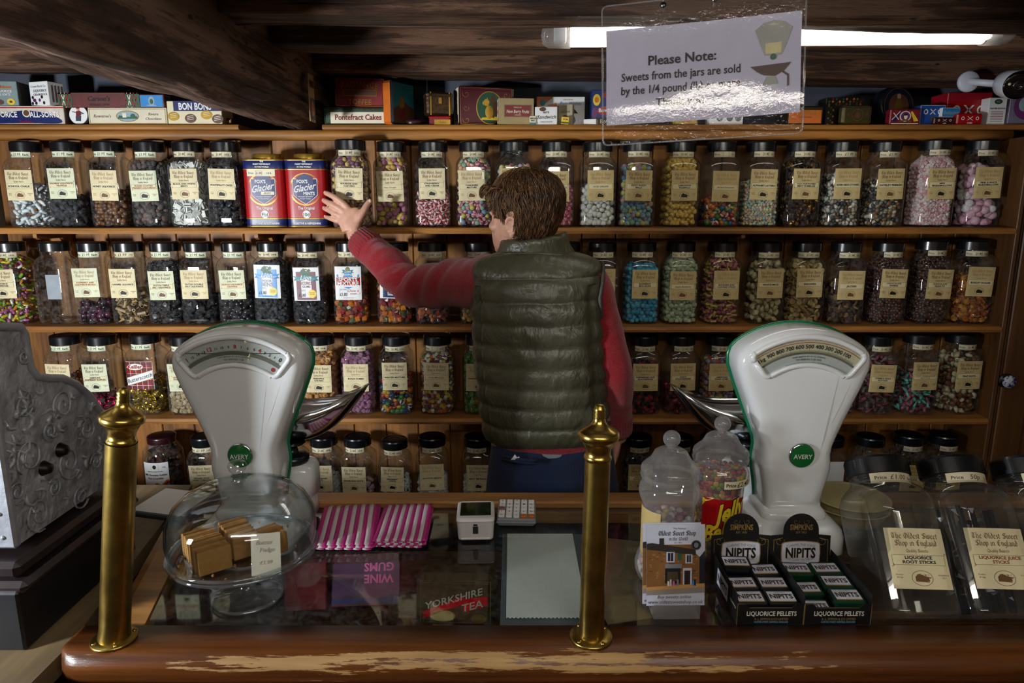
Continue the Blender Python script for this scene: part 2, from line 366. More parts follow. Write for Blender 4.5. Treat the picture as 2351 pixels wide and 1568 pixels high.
WHITE = pm('white_card', '#e8e8e6', .6, 0, .03); RED = pm('red_print', '#a3080f', .35, 0, .06, spec=.4, coat=.1); BLUE = pm('navy_print', '#121f5a', .35, 0, .08)
GOLD = pm('gold_print', '#b8913a', .3, .8, .15); BLACKC = pm('black_card', '#0e0d0d', .45, 0, .1); DKRED = pm('dark_red_print', '#7c1520', .4)
GREY = pm('grey_print', '#77797c', .5); SKYB = pm('blue_print', '#2f86c8', .4); YEL = pm('yellow_print', '#e2c32a', .4); CREAM = pm('cream_card', '#e3dac0', .55, 0, .05)
GREENP = pm('green_print', '#24563a', .45); ORANGE = pm('orange_print', '#d06a1c', .4); BROWNP = pm('brown_print', '#5a3520', .5); TEAL = pm('teal_print', '#1f7f8a', .45); PURPLE = pm('purple_print', '#6a2a68', .45); PINK = pm('pink_print', '#d9649c', .5)
# ---------------------------------------------------------------- room shell
from mathutils import noise as MN
PLASTER = pm('old_plaster', '#4d525e', .9, 0, .25, 6, .5, 20)
CEIL = pm('ceiling_plaster', '#c9c8c6', .9, 0, .1, 8, .3, 25)
ROOMW = pm('shop_wall_paint', '#9a8a74', .9, 0, .1, 5, .2, 30)
FLOORM = wood('floor_boards', '#2c1a0e', '#6b4526', 'Y', 3, .6, .2)
def wallbox(name, c, s, m): return struct(MB().box(c, s), name, m)
wallbox('floor', (0, 0, -.03), (4.6, 5.4, .06), FLOORM)
wallbox('ceiling', (0, 0, 2.1), (4.6, 5.4, .06), CEIL)
wallbox('wall_back', (0, 2.49, 1.03), (4.6, .06, 2.06), PLASTER)
wallbox('wall_front', (0, -2.43, 1.03), (4.6, .06, 2.06), ROOMW)
wallbox('wall_right', (2.3, 0, 1.03), (.06, 4.8, 2.06), ROOMW)
wl = MB()    # left wall with an opening for the low window
for c, s in (((-1.79, -1.18, 1.03), (.06, 2.50, 2.06)), ((-1.79, 1.51, 1.03), (.06, 1.88, 2.06)), ((-1.79, .32, .53), (.06, .50, 1.06)), ((-1.79, .32, 1.83), (.06, .50, .46))): wl.box(c, s)
struct(wl, 'wall_left', ROOMW)
wf = MB()
for y in (.085, .555): wf.box((-1.79, y, 1.33), (.08, .04, .58))
for z in (1.06, 1.60): wf.box((-1.79, .32, z), (.08, .50, .04))
struct(wf, 'window_1', DARK_W)

def beam(name, axis, a0, a1, sect, mat, seed, amp=.008, wob=.012, seg=60, wane=0, slope=0):
    """Rough-hewn timber: a four-cornered section swept along an axis with noise on every face."""
    per = []
    for i in range(4):
        p, q = Vector(sect[i]), Vector(sect[(i + 1) % 4])
        for k in range(9): t = .04 + .92 * k / 8; per.append(p.lerp(q, t))
    rings = []
    for s in range(seg + 1):
        a = a0 + (a1 - a0) * s / seg; r = []
        dw = Vector((MN.noise((a * 1.3, seed, 0)), MN.noise((a * 1.3, seed, 5)))) * wob
        for p in per:
            n1 = MN.fractal((a * 5, p.x * 14, p.y * 14 + seed), 1, 2, 4) * amp
            n2 = MN.noise((a * 2.0, p.x * 8 + seed, p.y * 8)) * amp * 1.4
            c = sum((Vector(x) for x in sect), Vector((0, 0))) / 4
            q = p + (p - c).normalized() * (n1 + n2) + dw
            if slope and p.y < c.y + .03: q.y += slope * (a + .6)
            if wane:    # a split running along the lower right arris
                g = max(0, 1 - abs(p.x - sect[wane][0]) / .07 - abs(p.y - sect[wane][1]) / .09)
                q += (c - p) * g * (.22 + .5 * max(0, MN.noise((a * 2.2, seed, 9))))
            r.append((a, q.x, q.y) if axis == 'X' else (q.x, a, q.y))
        rings.append(r)
    return struct(MB().loft(rings, 0, True), name, mat)
beam('ceiling_beam', 'Y', -1.2, 2.455, [(-.845, 1.858), (-.615, 1.822), (-.60, 2.09), (-.84, 2.09)], BEAMY_W, 3, .012, .006, 110, 1)
for k, (y0, y1, zb) in enumerate(((.95, 1.10, 1.955), (1.50, 1.61, 1.980), (1.82, 1.95, 1.988), (2.19, 2.33, 1.994))):
    beam('ceiling_joist', 'X', -.60, 2.28, [(y0, zb), (y1, zb), (y1, 2.09), (y0, 2.09)], BEAM_W, 11 + k * 7, .005, .006, 80, 0, (0, -.008, -.006, -.016)[k]).name = 'ceiling_beam_joist'
    beam('ceiling_joist', 'X', -1.76, -.845, [(y0, zb + .012), (y1, zb + .012), (y1, 2.09), (y0, 2.09)], BEAM_W, 51 + k * 7, .008, .010, 40).name = 'ceiling_beam_joist'

# ---------------------------------------------------------------- built-in shelving
SZ = [1.843, 1.523, 1.208, .897, .540]          # tops of the five shelves
YF = 2.17; XL, XR = -1.745, 1.582
shelving = thing('pine_shelving', 'built-in pine wall shelving with four rows of sweet jars and a top ledge', 'shelves', (0, 2.3, 0))
def sh(mb, name, mat, label=None):
    o = mb.build(name, mat, shelving, (0, -2.3, 0))
    if label: o['label'] = label
    return o
def board(x0, x1, y0, y1, z, t=.021):
    m = MB(); n = 40; rings = []
    for i in range(n + 1):
        x = x0 + (x1 - x0) * i / n; e = .0015 * MN.noise((x * 3, z * 7, 0)); g = -.002 * abs(MN.noise((x * 2, z * 9, 4)))
        rings.append([(x, y0 + e, z - t + .002), (x, y0 + e - .003, z - t / 2), (x, y0 + e + .001, z - .002 + g), (x, y0 + .005, z + g), (x, y1, z), (x, y1, z - t)])
    return m.loft(rings, 0, False)
sh(board(XL, -.865, 2.25, 2.46, SZ[0], .018), 'shelf', SHELF_W); sh(board(-.60, 1.78, 2.25, 2.46, SZ[0], .018), 'shelf', SHELF_W)
for z in SZ[1:]: sh(board(XL, XR, YF, 2.385, z), 'shelf', SHELF_W)
bn = MB()    # bull-nosed moulding under the top ledge
bn.loft([[(x, 2.275 + .016 * math.cos(a) * -1, 1.812 + .016 * math.sin(a)) for a in np.linspace(-1.4, 1.4, 7)] + [(x, 2.30, 1.828), (x, 2.30, 1.797)] for x in np.linspace(XL, 1.597, 30)])
sh(bn, 'cornice_moulding', SHELF_W)
bp = MB(); x = XL
while x < XR:
    wd = .117; x1 = min(x + wd - .003, XR); y = 2.385 + R.uniform(-.001, .001)
    bp.box(((x + x1) / 2, y + .009, 1.17), (x1 - x, .018, 1.28), 0, .0025); x += wd
bp.box((-.0825, 2.405, 1.17), (3.32, .01, 1.29))
sh(bp, 'back_panel', PLANK_W)
for z in SZ[1:4]:
    for lx in ((-1.522, -.816, .738) if z > 1.3 else (.752,) if z > 1 else ()):
        b = MB(); pr = [(0, 0), (.185, 0), (.185, -.012), (.17, -.018), (.06, -.018), (.048, -.03), (.042, -.06), (.03, -.09), (.012, -.11), (0, -.125)]
        b.prism([(2.385 - u, z - .021 + v) for u, v in pr], -.006, .006, 0, np.array([[0, 0, 1, lx], [1, 0, 0, 0], [0, 1, 0, 0], [0, 0, 0, 1.]]))
        sh(b, 'bracket', SHELF_W)
sp = MB().box((1.5905, 2.30, .90), (.014, .26, 1.80), 0, .002); sh(sp, 'side_panel', DOOR_W)
# cupboard beside it, with a blue and white china knob
cup = thing('tall_cupboard', 'tall brown wooden cupboard with a blue and white china knob beside the shelving', 'cupboard', (1.935, 2.3, 0))
MB().box((0, .03, .895), (.662, .25, 1.79), 0, .003).build('body', DOOR_W, cup)
dr = MB().box((0, -.105, .895), (.645, .02, 1.75), 0, .003)
for fx in (-.275, .275): dr.box((fx, -.118, .895), (.09, .012, 1.75), 0, .003)
dr = dr.build('door', DOOR_W, cup)
kp = atY(2311, 878, 2.15)
CHINA = pm('blue_white_china', '#cfd6ee', .12, 0, .1, coat=.5)
m_, nt_, b_, N_, L_ = base_mat('willow_china'); rr_ = ramp(nt_, noise(nt_, 130, 4).outputs[0], [(.42, srgb('#20348f')), (.52, srgb('#dfe5f5'))]); L_.new(rr_.outputs[0], b_.inputs['Base Color']); b_.inputs['Roughness'].default_value = .12
kb = MB().lathe([(.001, 0), (.020, .003), (.021, .009), (.017, .014), (.008, .018), (.009, .026)], 20, 1, True, T(-.312, -.124 - .026, kp.z, rx=rad(-90))).lathe([(.008, .02), (.010, .026), (.022, .027), (.024, .031), (.001, .031)], 20, 0, True, T(-.312, -.124 - .026 - .005, kp.z, rx=rad(-90)))
kb.build('knob', [pm('knob_backplate', '#1a1512', .4), m_], dr)

# ---------------------------------------------------------------- display counter
CZ = .92
counter = thing('shop_counter', 'wooden display counter with a glass top and a worn rounded front rail', 'counter', (.45, 1.2, 0))
def ct(mb, name, mat, label=None, par=None):
    o = mb.build(name, mat, par or counter, (-.45, -1.2, 0) if par is None else None)
    if label: o['label'] = label
    return o
CXR = 2.1
def worn():
    m, nt, b, N, L = base_mat('worn_rail_varnish')
    n1 = noise(nt, 58, 7, stretch=(.085, 1, 1), rough=.7); n2 = noise(nt, 7, 3, stretch=(.35, 1, 1)); g = noise(nt, 60, 5, stretch=(.05, 1, 1))
    tc = N.new('ShaderNodeTexCoord'); sx = N.new('ShaderNodeSeparateXYZ'); L.new(tc.outputs['Object'], sx.inputs[0])
    band = N.new('ShaderNodeMapRange'); band.inputs[1].default_value = .962; band.inputs[2].default_value = .925; band.inputs[3].default_value = -.17; band.inputs[4].default_value = .10; L.new(sx.outputs[1], band.inputs[0])
    bz = N.new('ShaderNodeMapRange'); bz.inputs[1].default_value = .890; bz.inputs[2].default_value = .906; bz.inputs[3].default_value = -.22; bz.inputs[4].default_value = .0; L.new(sx.outputs[2], bz.inputs[0])
    mid = N.new('ShaderNodeMath'); mid.operation = 'SUBTRACT'; mid.inputs[1].default_value = -.12; L.new(sx.outputs[0], mid.inputs[0])
    ab = N.new('ShaderNodeMath'); ab.operation = 'ABSOLUTE'; L.new(mid.outputs[0], ab.inputs[0])
    far = N.new('ShaderNodeMapRange'); far.inputs[1].default_value = .25; far.inputs[2].default_value = .75; far.inputs[3].default_value = .04; far.inputs[4].default_value = -.16; L.new(ab.outputs[0], far.inputs[0])
    s = n1.outputs[0]
    for o in (band.outputs[0], far.outputs[0], bz.outputs[0]):
        a = N.new('ShaderNodeMath'); L.new(s, a.inputs[0]); L.new(o, a.inputs[1]); s = a.outputs[0]
    a = N.new('ShaderNodeMath'); a.operation = 'MULTIPLY_ADD'; a.inputs[1].default_value = .35; L.new(n2.outputs[0], a.inputs[0]); L.new(s, a.inputs[2])
    msk = ramp(nt, a.outputs[0], [(.752, (0, 0, 0)), (.772, (1, 1, 1))])
    v = ramp(nt, g.outputs[0], [(.3, srgb('#3f200c')), (.7, srgb('#6d3d17'))]); p = ramp(nt, g.outputs[0], [(.3, srgb('#8a6638')), (.7, srgb('#b8935c'))])
    mx = N.new('ShaderNodeMix'); mx.data_type = 'RGBA'; L.new(msk.outputs[0], mx.inputs[0]); L.new(v.outputs[0], mx.inputs[6]); L.new(p.outputs[0], mx.inputs[7])
    L.new(mx.outputs[2], b.inputs['Base Color'])
    rg = N.new('ShaderNodeMapRange'); rg.inputs[3].default_value = .28; rg.inputs[4].default_value = .65; L.new(msk.outputs[0], rg.inputs[0]); L.new(rg.outputs[0], b.inputs['Roughness'])
    bump(nt, a.outputs[0], .3, .004); return m
WORN = worn()
# front rail: flat top, bull-nosed front edge, rounded left end
rings = []
def rail_sect(x, sy=1.0, yb=1.002):
    out = [(yb, CZ - .03), (yb, CZ + .002), (.955, CZ + .002)]
    out += [(.945 - .026 * math.sin(t) * sy, CZ - .026 + .028 * math.cos(t)) for t in np.linspace(.25, 2.9, 9)] + [(.955, CZ - .055)]
    return [(x, p, q) for p, q in out]
for x, s in [(-.70, .1), (-.695, .5), (-.685, .8), (-.665, 1)] + [(q, 1) for q in np.linspace(-.6, CXR, 40)]: rings.append(rail_sect(x, s))
o = ct(MB().loft(rings), 'front_rail', WORN); o.data.shade_smooth() if hasattr(o.data, 'shade_smooth') else None
o = ct(MB().loft([[(-.602 + (-.118) * (y - 1.0) / .5 + dx, y, z) for dx, z in ((0, CZ - .03), (0, CZ + .001), (-.045, CZ + .001), (-.062, CZ - .006), (-.066, CZ - .03))] for y in np.linspace(.985, 1.52, 12)], 0, False), 'side_rail', COUNTER_W)
MBk = MB().box((.69, 1.478, CZ + .003), (CXR + .72, .055, .018), 0, .004).box((.69, 1.497, CZ - .03), (CXR + .72, .02, .06), 0, .003)
ct(MBk, 'back_rail', COUNTER_W)
ct(MB().add([(-.604, 1.0, CZ - .003), (.605, 1.0, CZ - .003), (.605, 1.19, CZ - .003), (CXR, 1.19, CZ - .003), (CXR, 1.455, CZ - .003), (-.71, 1.455, CZ - .003)], [(0, 1, 2, 3, 4, 5)]), 'glass_top', GLASS_TOP)
fp = MB(); x = -.66
while x < CXR: fp.box((x + .052, .985, .45), (.102, .016, .86), 0, .003); x += .104
fp.box((.72, .997, .45), (2.76, .008, .88))
ct(fp, 'front_panel', DARK_W)
ct(MB().box((.69, 1.245, .788), (2.76, .455, .02)).box((.69, 1.245, .05), (2.8, .46, .06)), 'display_floor', DARK_W)
ct(MB().box((-.675, 1.245, .45), (.02, .5, .86)).box((CXR, 1.245, .45), (.02, .5, .86)).box((.69, 1.48, .37), (2.78, .016, .74)), 'cabinet_body', DARK_W)
sc_ = thing('side_counter', 'low pale wooden side counter carrying the old cash register', 'counter', (-1.25, 1.2, 0))
MB().loft([[(-1.25 + a, 1.2 + b, z) for a, b in ((-.50, -.36), (.535, -.36), (.535, -.22), (.440, .42), (-.50, .42))] for z in (.866, .897, .90)], 0, False).build('worktop', PALE_W, sc_, (1.25 - 1.25, 0, 0)).location = (1.25, -1.2, 0)
bd_ = MB().box((-.06, .04, .43), (.86, .68, .86)); bd_.build('cabinet', DARK_W, sc_)
# ---------------------------------------------------------------- sweets: shapes and heaps
def _shape(fn):
    b = MB(); fn(b); return b
def _sph(b, n=10, m=7, alt=0, sq=2.0):
    prof = [(max(.004, math.sin(math.pi * i / m)), -math.cos(math.pi * i / m)) for i in range(m + 1)]
    v = np.concatenate([np.stack([np.cos(a) * r, np.sin(a) * r, np.full(n, z)], 1) for a in [np.arange(n) * 2 * math.pi / n] for r, z in prof]) * .5
    i = np.arange(n); j = (i + 1) % n; k = m + 1
    f = np.concatenate([np.stack([q * n + i, q * n + j, (q + 1) * n + j, (q + 1) * n + i], 1) for q in range(k - 1)])
    b.add(v, f, np.tile((i // alt) % 2, k - 1) if alt else 0, True)
def _tubecandy(b):
    a = np.arange(10) * 2 * math.pi / 10; n = 10; rr = [(.5, -1), (.5, 1), (.3, 1), (.3, -1)]
    v = np.concatenate([np.stack([np.cos(a) * r, np.sin(a) * r, np.full(n, z)], 1) for r, z in rr]); i = np.arange(n); j = (i + 1) % n
    for q, mt in ((0, 0), (1, 0), (2, 1), (3, 0)):
        p = (q + 1) % 4; b.add(v, np.stack([q * n + i, q * n + j, p * n + j, p * n + i], 1), mt, False)
def _foil(b):
    _sph(b, 8, 6); r = random.Random(3); b.v[0] = b.v[0] * np.array([[r.uniform(.75, 1.25)] for _ in b.v[0]])
    b.f[0] = (b.f[0][0], b.f[0][1], False)
    for s in (-1, 1): b.add([(s * .45, 0, 0), (s * .95, .3, .12), (s * .95, -.3, -.1), (s * .9, 0, .3)], [(0, 1, 3), (0, 3, 2), (0, 2, 1)], 0)
SHAPES = {
 'ball': lambda b: _sph(b, 12, 8), 'stripe': lambda b: _sph(b, 16, 8, 2), 'pebble': lambda b: _sph(b, 9, 6),
 'rod': lambda b: b.lathe([(.01, -1), (.3, -.96), (.45, -.8), (.5, -.6), (.5, .6), (.45, .8), (.3, .96), (.01, 1)], 9),
 'cube': lambda b: b.box((0, 0, 0), (.9, .9, .9), 0, .16), 'slab': lambda b: b.box((0, 0, .2), (1, 1, .12), 0).box((0, 0, -.2), (1, 1, .12), 0).box((0, 0, .07), (.97, .97, .13), 1).box((0, 0, -.07), (.97, .97, .13), 0),
 'disc': lambda b: b.lathe([(.01, -.14), (.42, -.15), (.5, -.08), (.5, .08), (.42, .15), (.34, .12), (.01, .13)], 14),
 'tube': _tubecandy, 'wedge': lambda b: b.prism([(-.5, -.4), (.5, -.4), (0, .5)], -.2, .2), 'foil': _foil,
 'stick2': lambda b: b.lathe([(.01, -1), (.42, -1), (.5, -.9), (.5, .9), (.42, 1), (.01, 1)], 8).box((0, .3, 0), (.72, .5, 1.8), 1, .1),
 'gum': lambda b: b.lathe([(.01, -.4), (.36, -.4), (.5, -.2), (.42, .3), (.2, .45), (.01, .45)], 10),
 'bottle': lambda b: b.lathe([(.01, -1), (.4, -1), (.45, -.8), (.45, 0), (.22, .45), (.22, .9), (.01, 1)], 8),
 'shell': lambda b: b.loft([[(x * r, y, -.5 + .9 * t) for x, y in [(.5 * math.cos(a), .32 * math.sin(a)) for a in np.arange(8) * .785]] for t, r in ((0, .1), (.2, .7), (.5, 1), (.8, .7), (1, .15))]),
}
_sc = {}
def shape(k):
    if k not in _sc: b = MB(); SHAPES[k](b); _sc[k] = b
    return _sc[k]
_cm = {}
def candy_mat(c, fin):
    key = (c, fin)
    if key not in _cm:
        rough, metal, coat, var = {'s': (.55, 0, .0, .15), 'g': (.22, 0, .3, .2), 'd': (.9, 0, 0, .35), 'f': (.25, .9, 0, .3), 'm': (.4, 0, .1, .2)}[fin]
        _cm[key] = pm('sweet_' + {'s': 'sugar', 'g': 'gloss', 'd': 'dusted', 'f': 'foil', 'm': 'smooth'}[fin], c, rough, metal, var, 140, .3 if fin in 'df' else 0, 180, coat)
    return _cm[key]
JH = .0565
def heap(name, kind, size, colors, fin, top, half=.0520, bottom=.006, rnd=None, keep_all=False, round_=False):
    """A jarful: sweets jostled in layers from the jar's bottom to its (uneven) top; only the outer layers are made."""
    b = shape(kind); r = rnd or R; long_ = 2.0 if kind in ('rod', 'tube', 'stick2', 'bottle') else 1.0
    s = size * (1.12 if long_ > 1 else .86); out = MB(); pts = []
    nz = int((top - bottom) / (s * .80)) + 1
    a_in = half - size * .42
    npt = max(1, int(2 * a_in / s) + 1)
    for iz in range(nz):
        z = bottom + size * .4 + iz * s * .80
        for ix in range(npt):
            for iy in range(npt):
                x = -a_in + (ix + (.5 if iz % 2 else 0)) * s + r.uniform(-.22, .22) * s; y = -a_in + (iy + (.5 if iz % 2 else 0)) * s + r.uniform(-.22, .22) * s
                zz = z + r.uniform(-.25, .25) * s
                aa = a_in * (1 if zz < .19 else max(.55, 1 - (zz - .19) / .03 * .3))
                if round_:
                    q = math.hypot(x, y)
                    if q > aa: x *= aa / q; y *= aa / q
                else:
                    x = max(-aa, min(aa, x)); y = max(-aa, min(aa, y))
                    if abs(x) + abs(y) > aa * 1.75: continue
                zt = top + .010 * MN.noise((x * 30, y * 30, top * 50)) + .05 * 0
                if zz > zt - size * .3: continue
                d = math.hypot(x, y) if round_ else max(abs(x), abs(y))
                if keep_all or y < -(a_in - 1.7 * s) or d > a_in - 1.25 * s or zz > zt - 2.3 * s: pts.append((x, y, zz))
    N = len(pts)
    if N == 0: pts = [(0, 0, bottom + size / 2)]; N = 1
    P = np.array(pts); V = b.v[0] if len(b.v) == 1 else np.concatenate(b.v); nv = len(V); mats = []
    E = np.array([[r.uniform(0, 6.28), r.uniform(0, 6.28), r.uniform(0, 6.28)] for _ in range(N)])
    cx, sx = np.cos(E[:, 0]), np.sin(E[:, 0]); cyy, sy = np.cos(E[:, 1]), np.sin(E[:, 1]); cz, sz = np.cos(E[:, 2]), np.sin(E[:, 2])
    Rm = np.stack([cyy * cz, sx * sy * cz - cx * sz, cx * sy * cz + sx * sz, cyy * sz, sx * sy * sz + cx * cz, cx * sy * sz - sx * cz, -sy, sx * cyy, cx * cyy], 1).reshape(N, 3, 3)
    sc = np.array([size * r.uniform(.85, 1.12) for _ in range(N)])
    flat = {'pebble': (1.15, .9, .72), 'shell': (1.15, .8, .8), 'foil': (1.1, .85, .8)}.get(kind, (1, 1, 1))
    if long_ > 1: flat = (.55, .55, .62)
    W = (np.einsum('nij,vj->nvi', Rm, V * np.array(flat)) * sc[:, None, None] + P[:, None, :]).reshape(-1, 3)
    W[:, 2] = np.maximum(W[:, 2], .0065)                       # pressed flat where they meet the glass
    if not round_:
        zz = W[:, 2]; hh = np.interp(zz, [0, .0065, .018, .182, .190, .200, .210, .218, .223], [.050, .0535, JH, JH, .0550, .0500, .0430, .0375, .0370]) - .0022
        e = 5.5 - 3.5 * np.clip((zz - .190) / .032, 0, 1)
        q = ((np.abs(W[:, 0]) / hh) ** e + (np.abs(W[:, 1]) / hh) ** e) ** (1 / e); q = np.maximum(q, 1)
        W[:, 0] /= q; W[:, 1] /= q
    else:
        hh = np.interp(W[:, 2], [0, .012, .19, .215, .235, .25], [.053, .063, .065, .061, .049, .042]); q = np.maximum(np.hypot(W[:, 0], W[:, 1]) / hh, 1); W[:, 0] /= q; W[:, 1] /= q
    cols = [c if isinstance(c, tuple) else (c, c) for c in colors]; pick = np.array([r.randrange(len(cols)) for _ in range(N)])
    for c in cols: mats += [candy_mat(c[0], fin), candy_mat(c[1], fin)]
    out.v.append(W); out.n = len(W); off = np.arange(N) * nv
    for fa, m, sm in b.f:
        F = (fa[None] + off[:, None, None]).reshape(-1, fa.shape[1])
        out.f.append((F, (m[None, :] + 2 * pick[:, None]).ravel(), sm))
    return out, mats

# ---------------------------------------------------------------- the square sweet jar
def sq(n): return lambda a, z: 1 / (np.abs(np.cos(a)) ** n + np.abs(np.sin(a)) ** n) ** (1 / n)
def jar_shape(a, z):
    t = min(1, max(0, (z - .190) / .032)); return sq(5.5 - 3.5 * t)(a, z)
def jar_glass():
    pr = [(.002, .0045), (.038, .0035), (.048, .0005), (.0535, .003), (.0562, .010), (JH, .018), (JH, .186), (.0558, .195), (.0535, .205), (.0495, .2125), (.0455, .218), (.0432, .223), (.0432, .231), (.0437, .233), (.0432, .235), (.0432, .247)]
    return MB().lathe(pr, 48, 0, True, shape=jar_shape)
def lid_mb(r=.0472, h=.030, n=90):
    def kn(a, z): return 1 + (.012 * (np.sin(a * n / 2) > .2) if 0.004 < z < h - .004 else 0)
    pr = [(r - .003, 0), (r, .0), (r, .003), (r, .005), (r, h - .005), (r - .0015, h - .001), (r - .004, h), (r * .82, h), (r * .8, h - .0015), (r * .62, h - .0015), (r * .6, h - .0005), (r * .42, h - .0005), (r * .4, h - .0015), (.001, h - .0015)]
    return MB().lathe(pr, n, 0, False, shape=kn)
def face_y(x, h=JH, n=5.5): return h * (1 - min(.999, abs(x) / h) ** n) ** (1 / n)
def on_face(mb, vf, mat, off, h=JH, M=None):
    v, f = vf
    if not len(v): return
    v3 = np.column_stack([v[:, 0], [-(face_y(x, h) + off) for x in v[:, 0]], v[:, 1]])
    mb.add(v3, f, mat, False, M)
def strip(x0, y0, x1, y1, n=10):
    xs = np.linspace(x0, x1, n + 1); v = [(x, y) for x in xs for y in (y0, y1)]
    return np.array(v), [(2 * i, 2 * i + 2, 2 * i + 3, 2 * i + 1) for i in range(n)]
_hdr = None
def header():
    global _hdr
    if _hdr is None:
        r = random.Random(5); big = join(black('The Oldest Sweet', .0058, 0, .0775, .074), black('Shop in England', .0058, 0, .0660, .074))
        small = black('Quality Sweets', .0033, 0, .0560, .036)
        emb = [ring(0, .0165, .0150, .0118, .0007, 28)]
        for _ in range(26):
            x = r.uniform(-.0095, .0095); y = .0165 + r.uniform(-.006, .006); emb.append(pen([[(x, y), (x + r.uniform(.001, .005), y + r.uniform(-.001, .0012))]], .0011, 40, .0006))
        emb += [poly((-.0098, .0115), (-.0095, .0185), (-.006, .0222), (.001, .0218), (.004, .0195), (.009, .0185), (.0098, .0125), (.004, .0108))]
        side = []
        for sx, wds in ((-.031, ('Pateley', 'Bridge')), (.031, ('Established', '1827'))):
            for k, q in enumerate(wds): side.append(text(q, .0034, sx, .0205 - k * .0042, fit=.015))
        _hdr = (big, join(small, *side), join(*emb))
    return _hdr
LBL = {}
def paper_label(name, style='K', paper=0, seed=0, W=.083, H=.094):
    mb = MB(); big, small, emb = header()
    hdr = 2 if seed % 3 else 5                                            # header ink: brown or tan
    sh_ = lambda vf, dy=0: (vf[0] + np.array([0, dy]), vf[1])
    on_face(mb, strip(-W / 2, 0, W / 2, H), 0, .0006)
    on_face(mb, big, hdr, .0010); on_face(mb, small, hdr, .0010); on_face(mb, emb, 2 if seed % 2 else 1, .0010)
    rb = strip(-.037, .0365, .037, .0515, 8); on_face(mb, rb, 3, .0008)
    on_face(mb, join(strip(-.037, .0362, .037, .0367, 8), strip(-.037, .0513, .037, .0518, 8), rect(-.0372, .0365, -.0367, .0515), rect(.0367, .0365, .0372, .0515), pen([[(-.039, .034), (-.036, .035), (-.037, .039)], [(.037, .0515), (.040, .054), (.037, .0545)]], .0012, 40, .0006)), hdr, .0009)
    ls = name.split('|'); ink = {'K': 1, 'B': 2, 'T': 5, 'I': 1, 'R': 4}[style]; bold = .035 if style != 'I' else .005; shr = .22 if style == 'I' else 0
    if len(ls) == 1: on_face(mb, text(ls[0], .0078 if style != 'I' else .0072, 0, .0412, bold, shr, fit=.069, sx=1.15), ink, .0012)
    else:
        for k, q in enumerate(ls): on_face(mb, text(q, .0066, 0, .0455 - k * .0068, bold, shr, fit=.070, sx=1.15), ink, .0012)
    return mb, [CREAMP[paper], INK_B, INK_BR, RIBBON, INK_R, INK_T]
def price_mb(kind):
    """Strip round the neck: P printed price, E hand-written each, H hand-written, N no price filled in."""
    Rn = .0436; m = MB(); L = .074
    m.flat(strip(-L / 2, -.0085, L / 2, .0085, 14), 0, None, Rn, .0004)
    p = [text('Price', .0085, -.027, -.003, .01, fit=.015)]
    if kind == 'P': p += [frame2(-.010, -.005, .009, .006, .0006), text('£1.80', .0085, -.0005, -.0025, .01, fit=.016), text('1/4 lb', .0078, .023, -.003, .01, fit=.014)]
    if kind == 'N': p += [frame2(-.010, -.005, .009, .006, .0006), text('1/4 lb', .0078, .023, -.003, .01, fit=.014)]
    if kind == 'E': p += [frame2(-.012, -.0055, .010, .0065, .0004), text('£1.99', .0118, -.001, -.0035, 0, .25, fit=.023), text('Each', .0085, .024, -.003, .02, fit=.016)]
    if kind == 'H': p += [text('£1.99', .0130, .002, -.004, .005, .25, fit=.028), text('1/4 lb', .006, .028, -.002, fit=.010)]
    m.flat(join(*p), 1, None, Rn, .0008)
    return m, [PRICEG if kind == 'E' else PRICEP, INK_B]
PROTO = {}
def proto(key, make, mats, name):
    """First of each repeated part; the rest share its mesh."""
    if key not in PROTO: PROTO[key] = make().build(name, mats); COL.objects.unlink(PROTO[key])
    return PROTO[key]
def new_part(key, make, mats, name, parent, loc=(0, 0, 0), rot=(0, 0, 0)):
    o = proto(key, make, mats, name).copy(); o.name = name; COL.objects.link(o); o.parent = parent; o.location = loc; o.rotation_euler = rot; return o
JG = 'glass sweet jars on the wall shelves'
def jar(x, y, z, label_text, yaw=0, scale=1.0, price='P', label=None, lid=True, ldz=0, rot=None, group=JG):
    t = thing('sweet_jar', label_text, 'jar', (x, y, z), rot or (0, 0, yaw), group)
    t.scale = (scale,) * 3
    new_part('glass', jar_glass, GLASS, 'glass_body', t)
    new_part('lid', lid_mb, BLACK_LID, 'lid', t, (0, 0, .2368), (0, 0, R.uniform(0, 6)))
    if price:
        pb, pmts = price_mb(price) if ('price', price) not in PROTO else (None, None)
        new_part(('price', price), lambda: pb, pmts, 'price_label', t, (0, 0, .2262 + R.uniform(-.0015, .001)), (0, 0, R.uniform(-.12, .12)))
    if label:
        mb, ms = label; o = mb.build('paper_label', ms, t, (R.uniform(-.004, .004), 0, .083 + ldz)); o.rotation_euler = (0, R.uniform(-.025, .025), 0)
    return t
def fill(t, noun, desc, kind, size, colors, fin, frac, scale=1.0, **kw):
    mb, mats = heap(noun, kind, size, colors, fin, .006 + frac * .205, **kw)
    o = mb.build(noun, mats); o.location = t.location; o.rotation_euler = t.rotation_euler; o.scale = t.scale
    return tag(o, desc, 'sweets', 'sweets in the shelf jars', 'stuff')
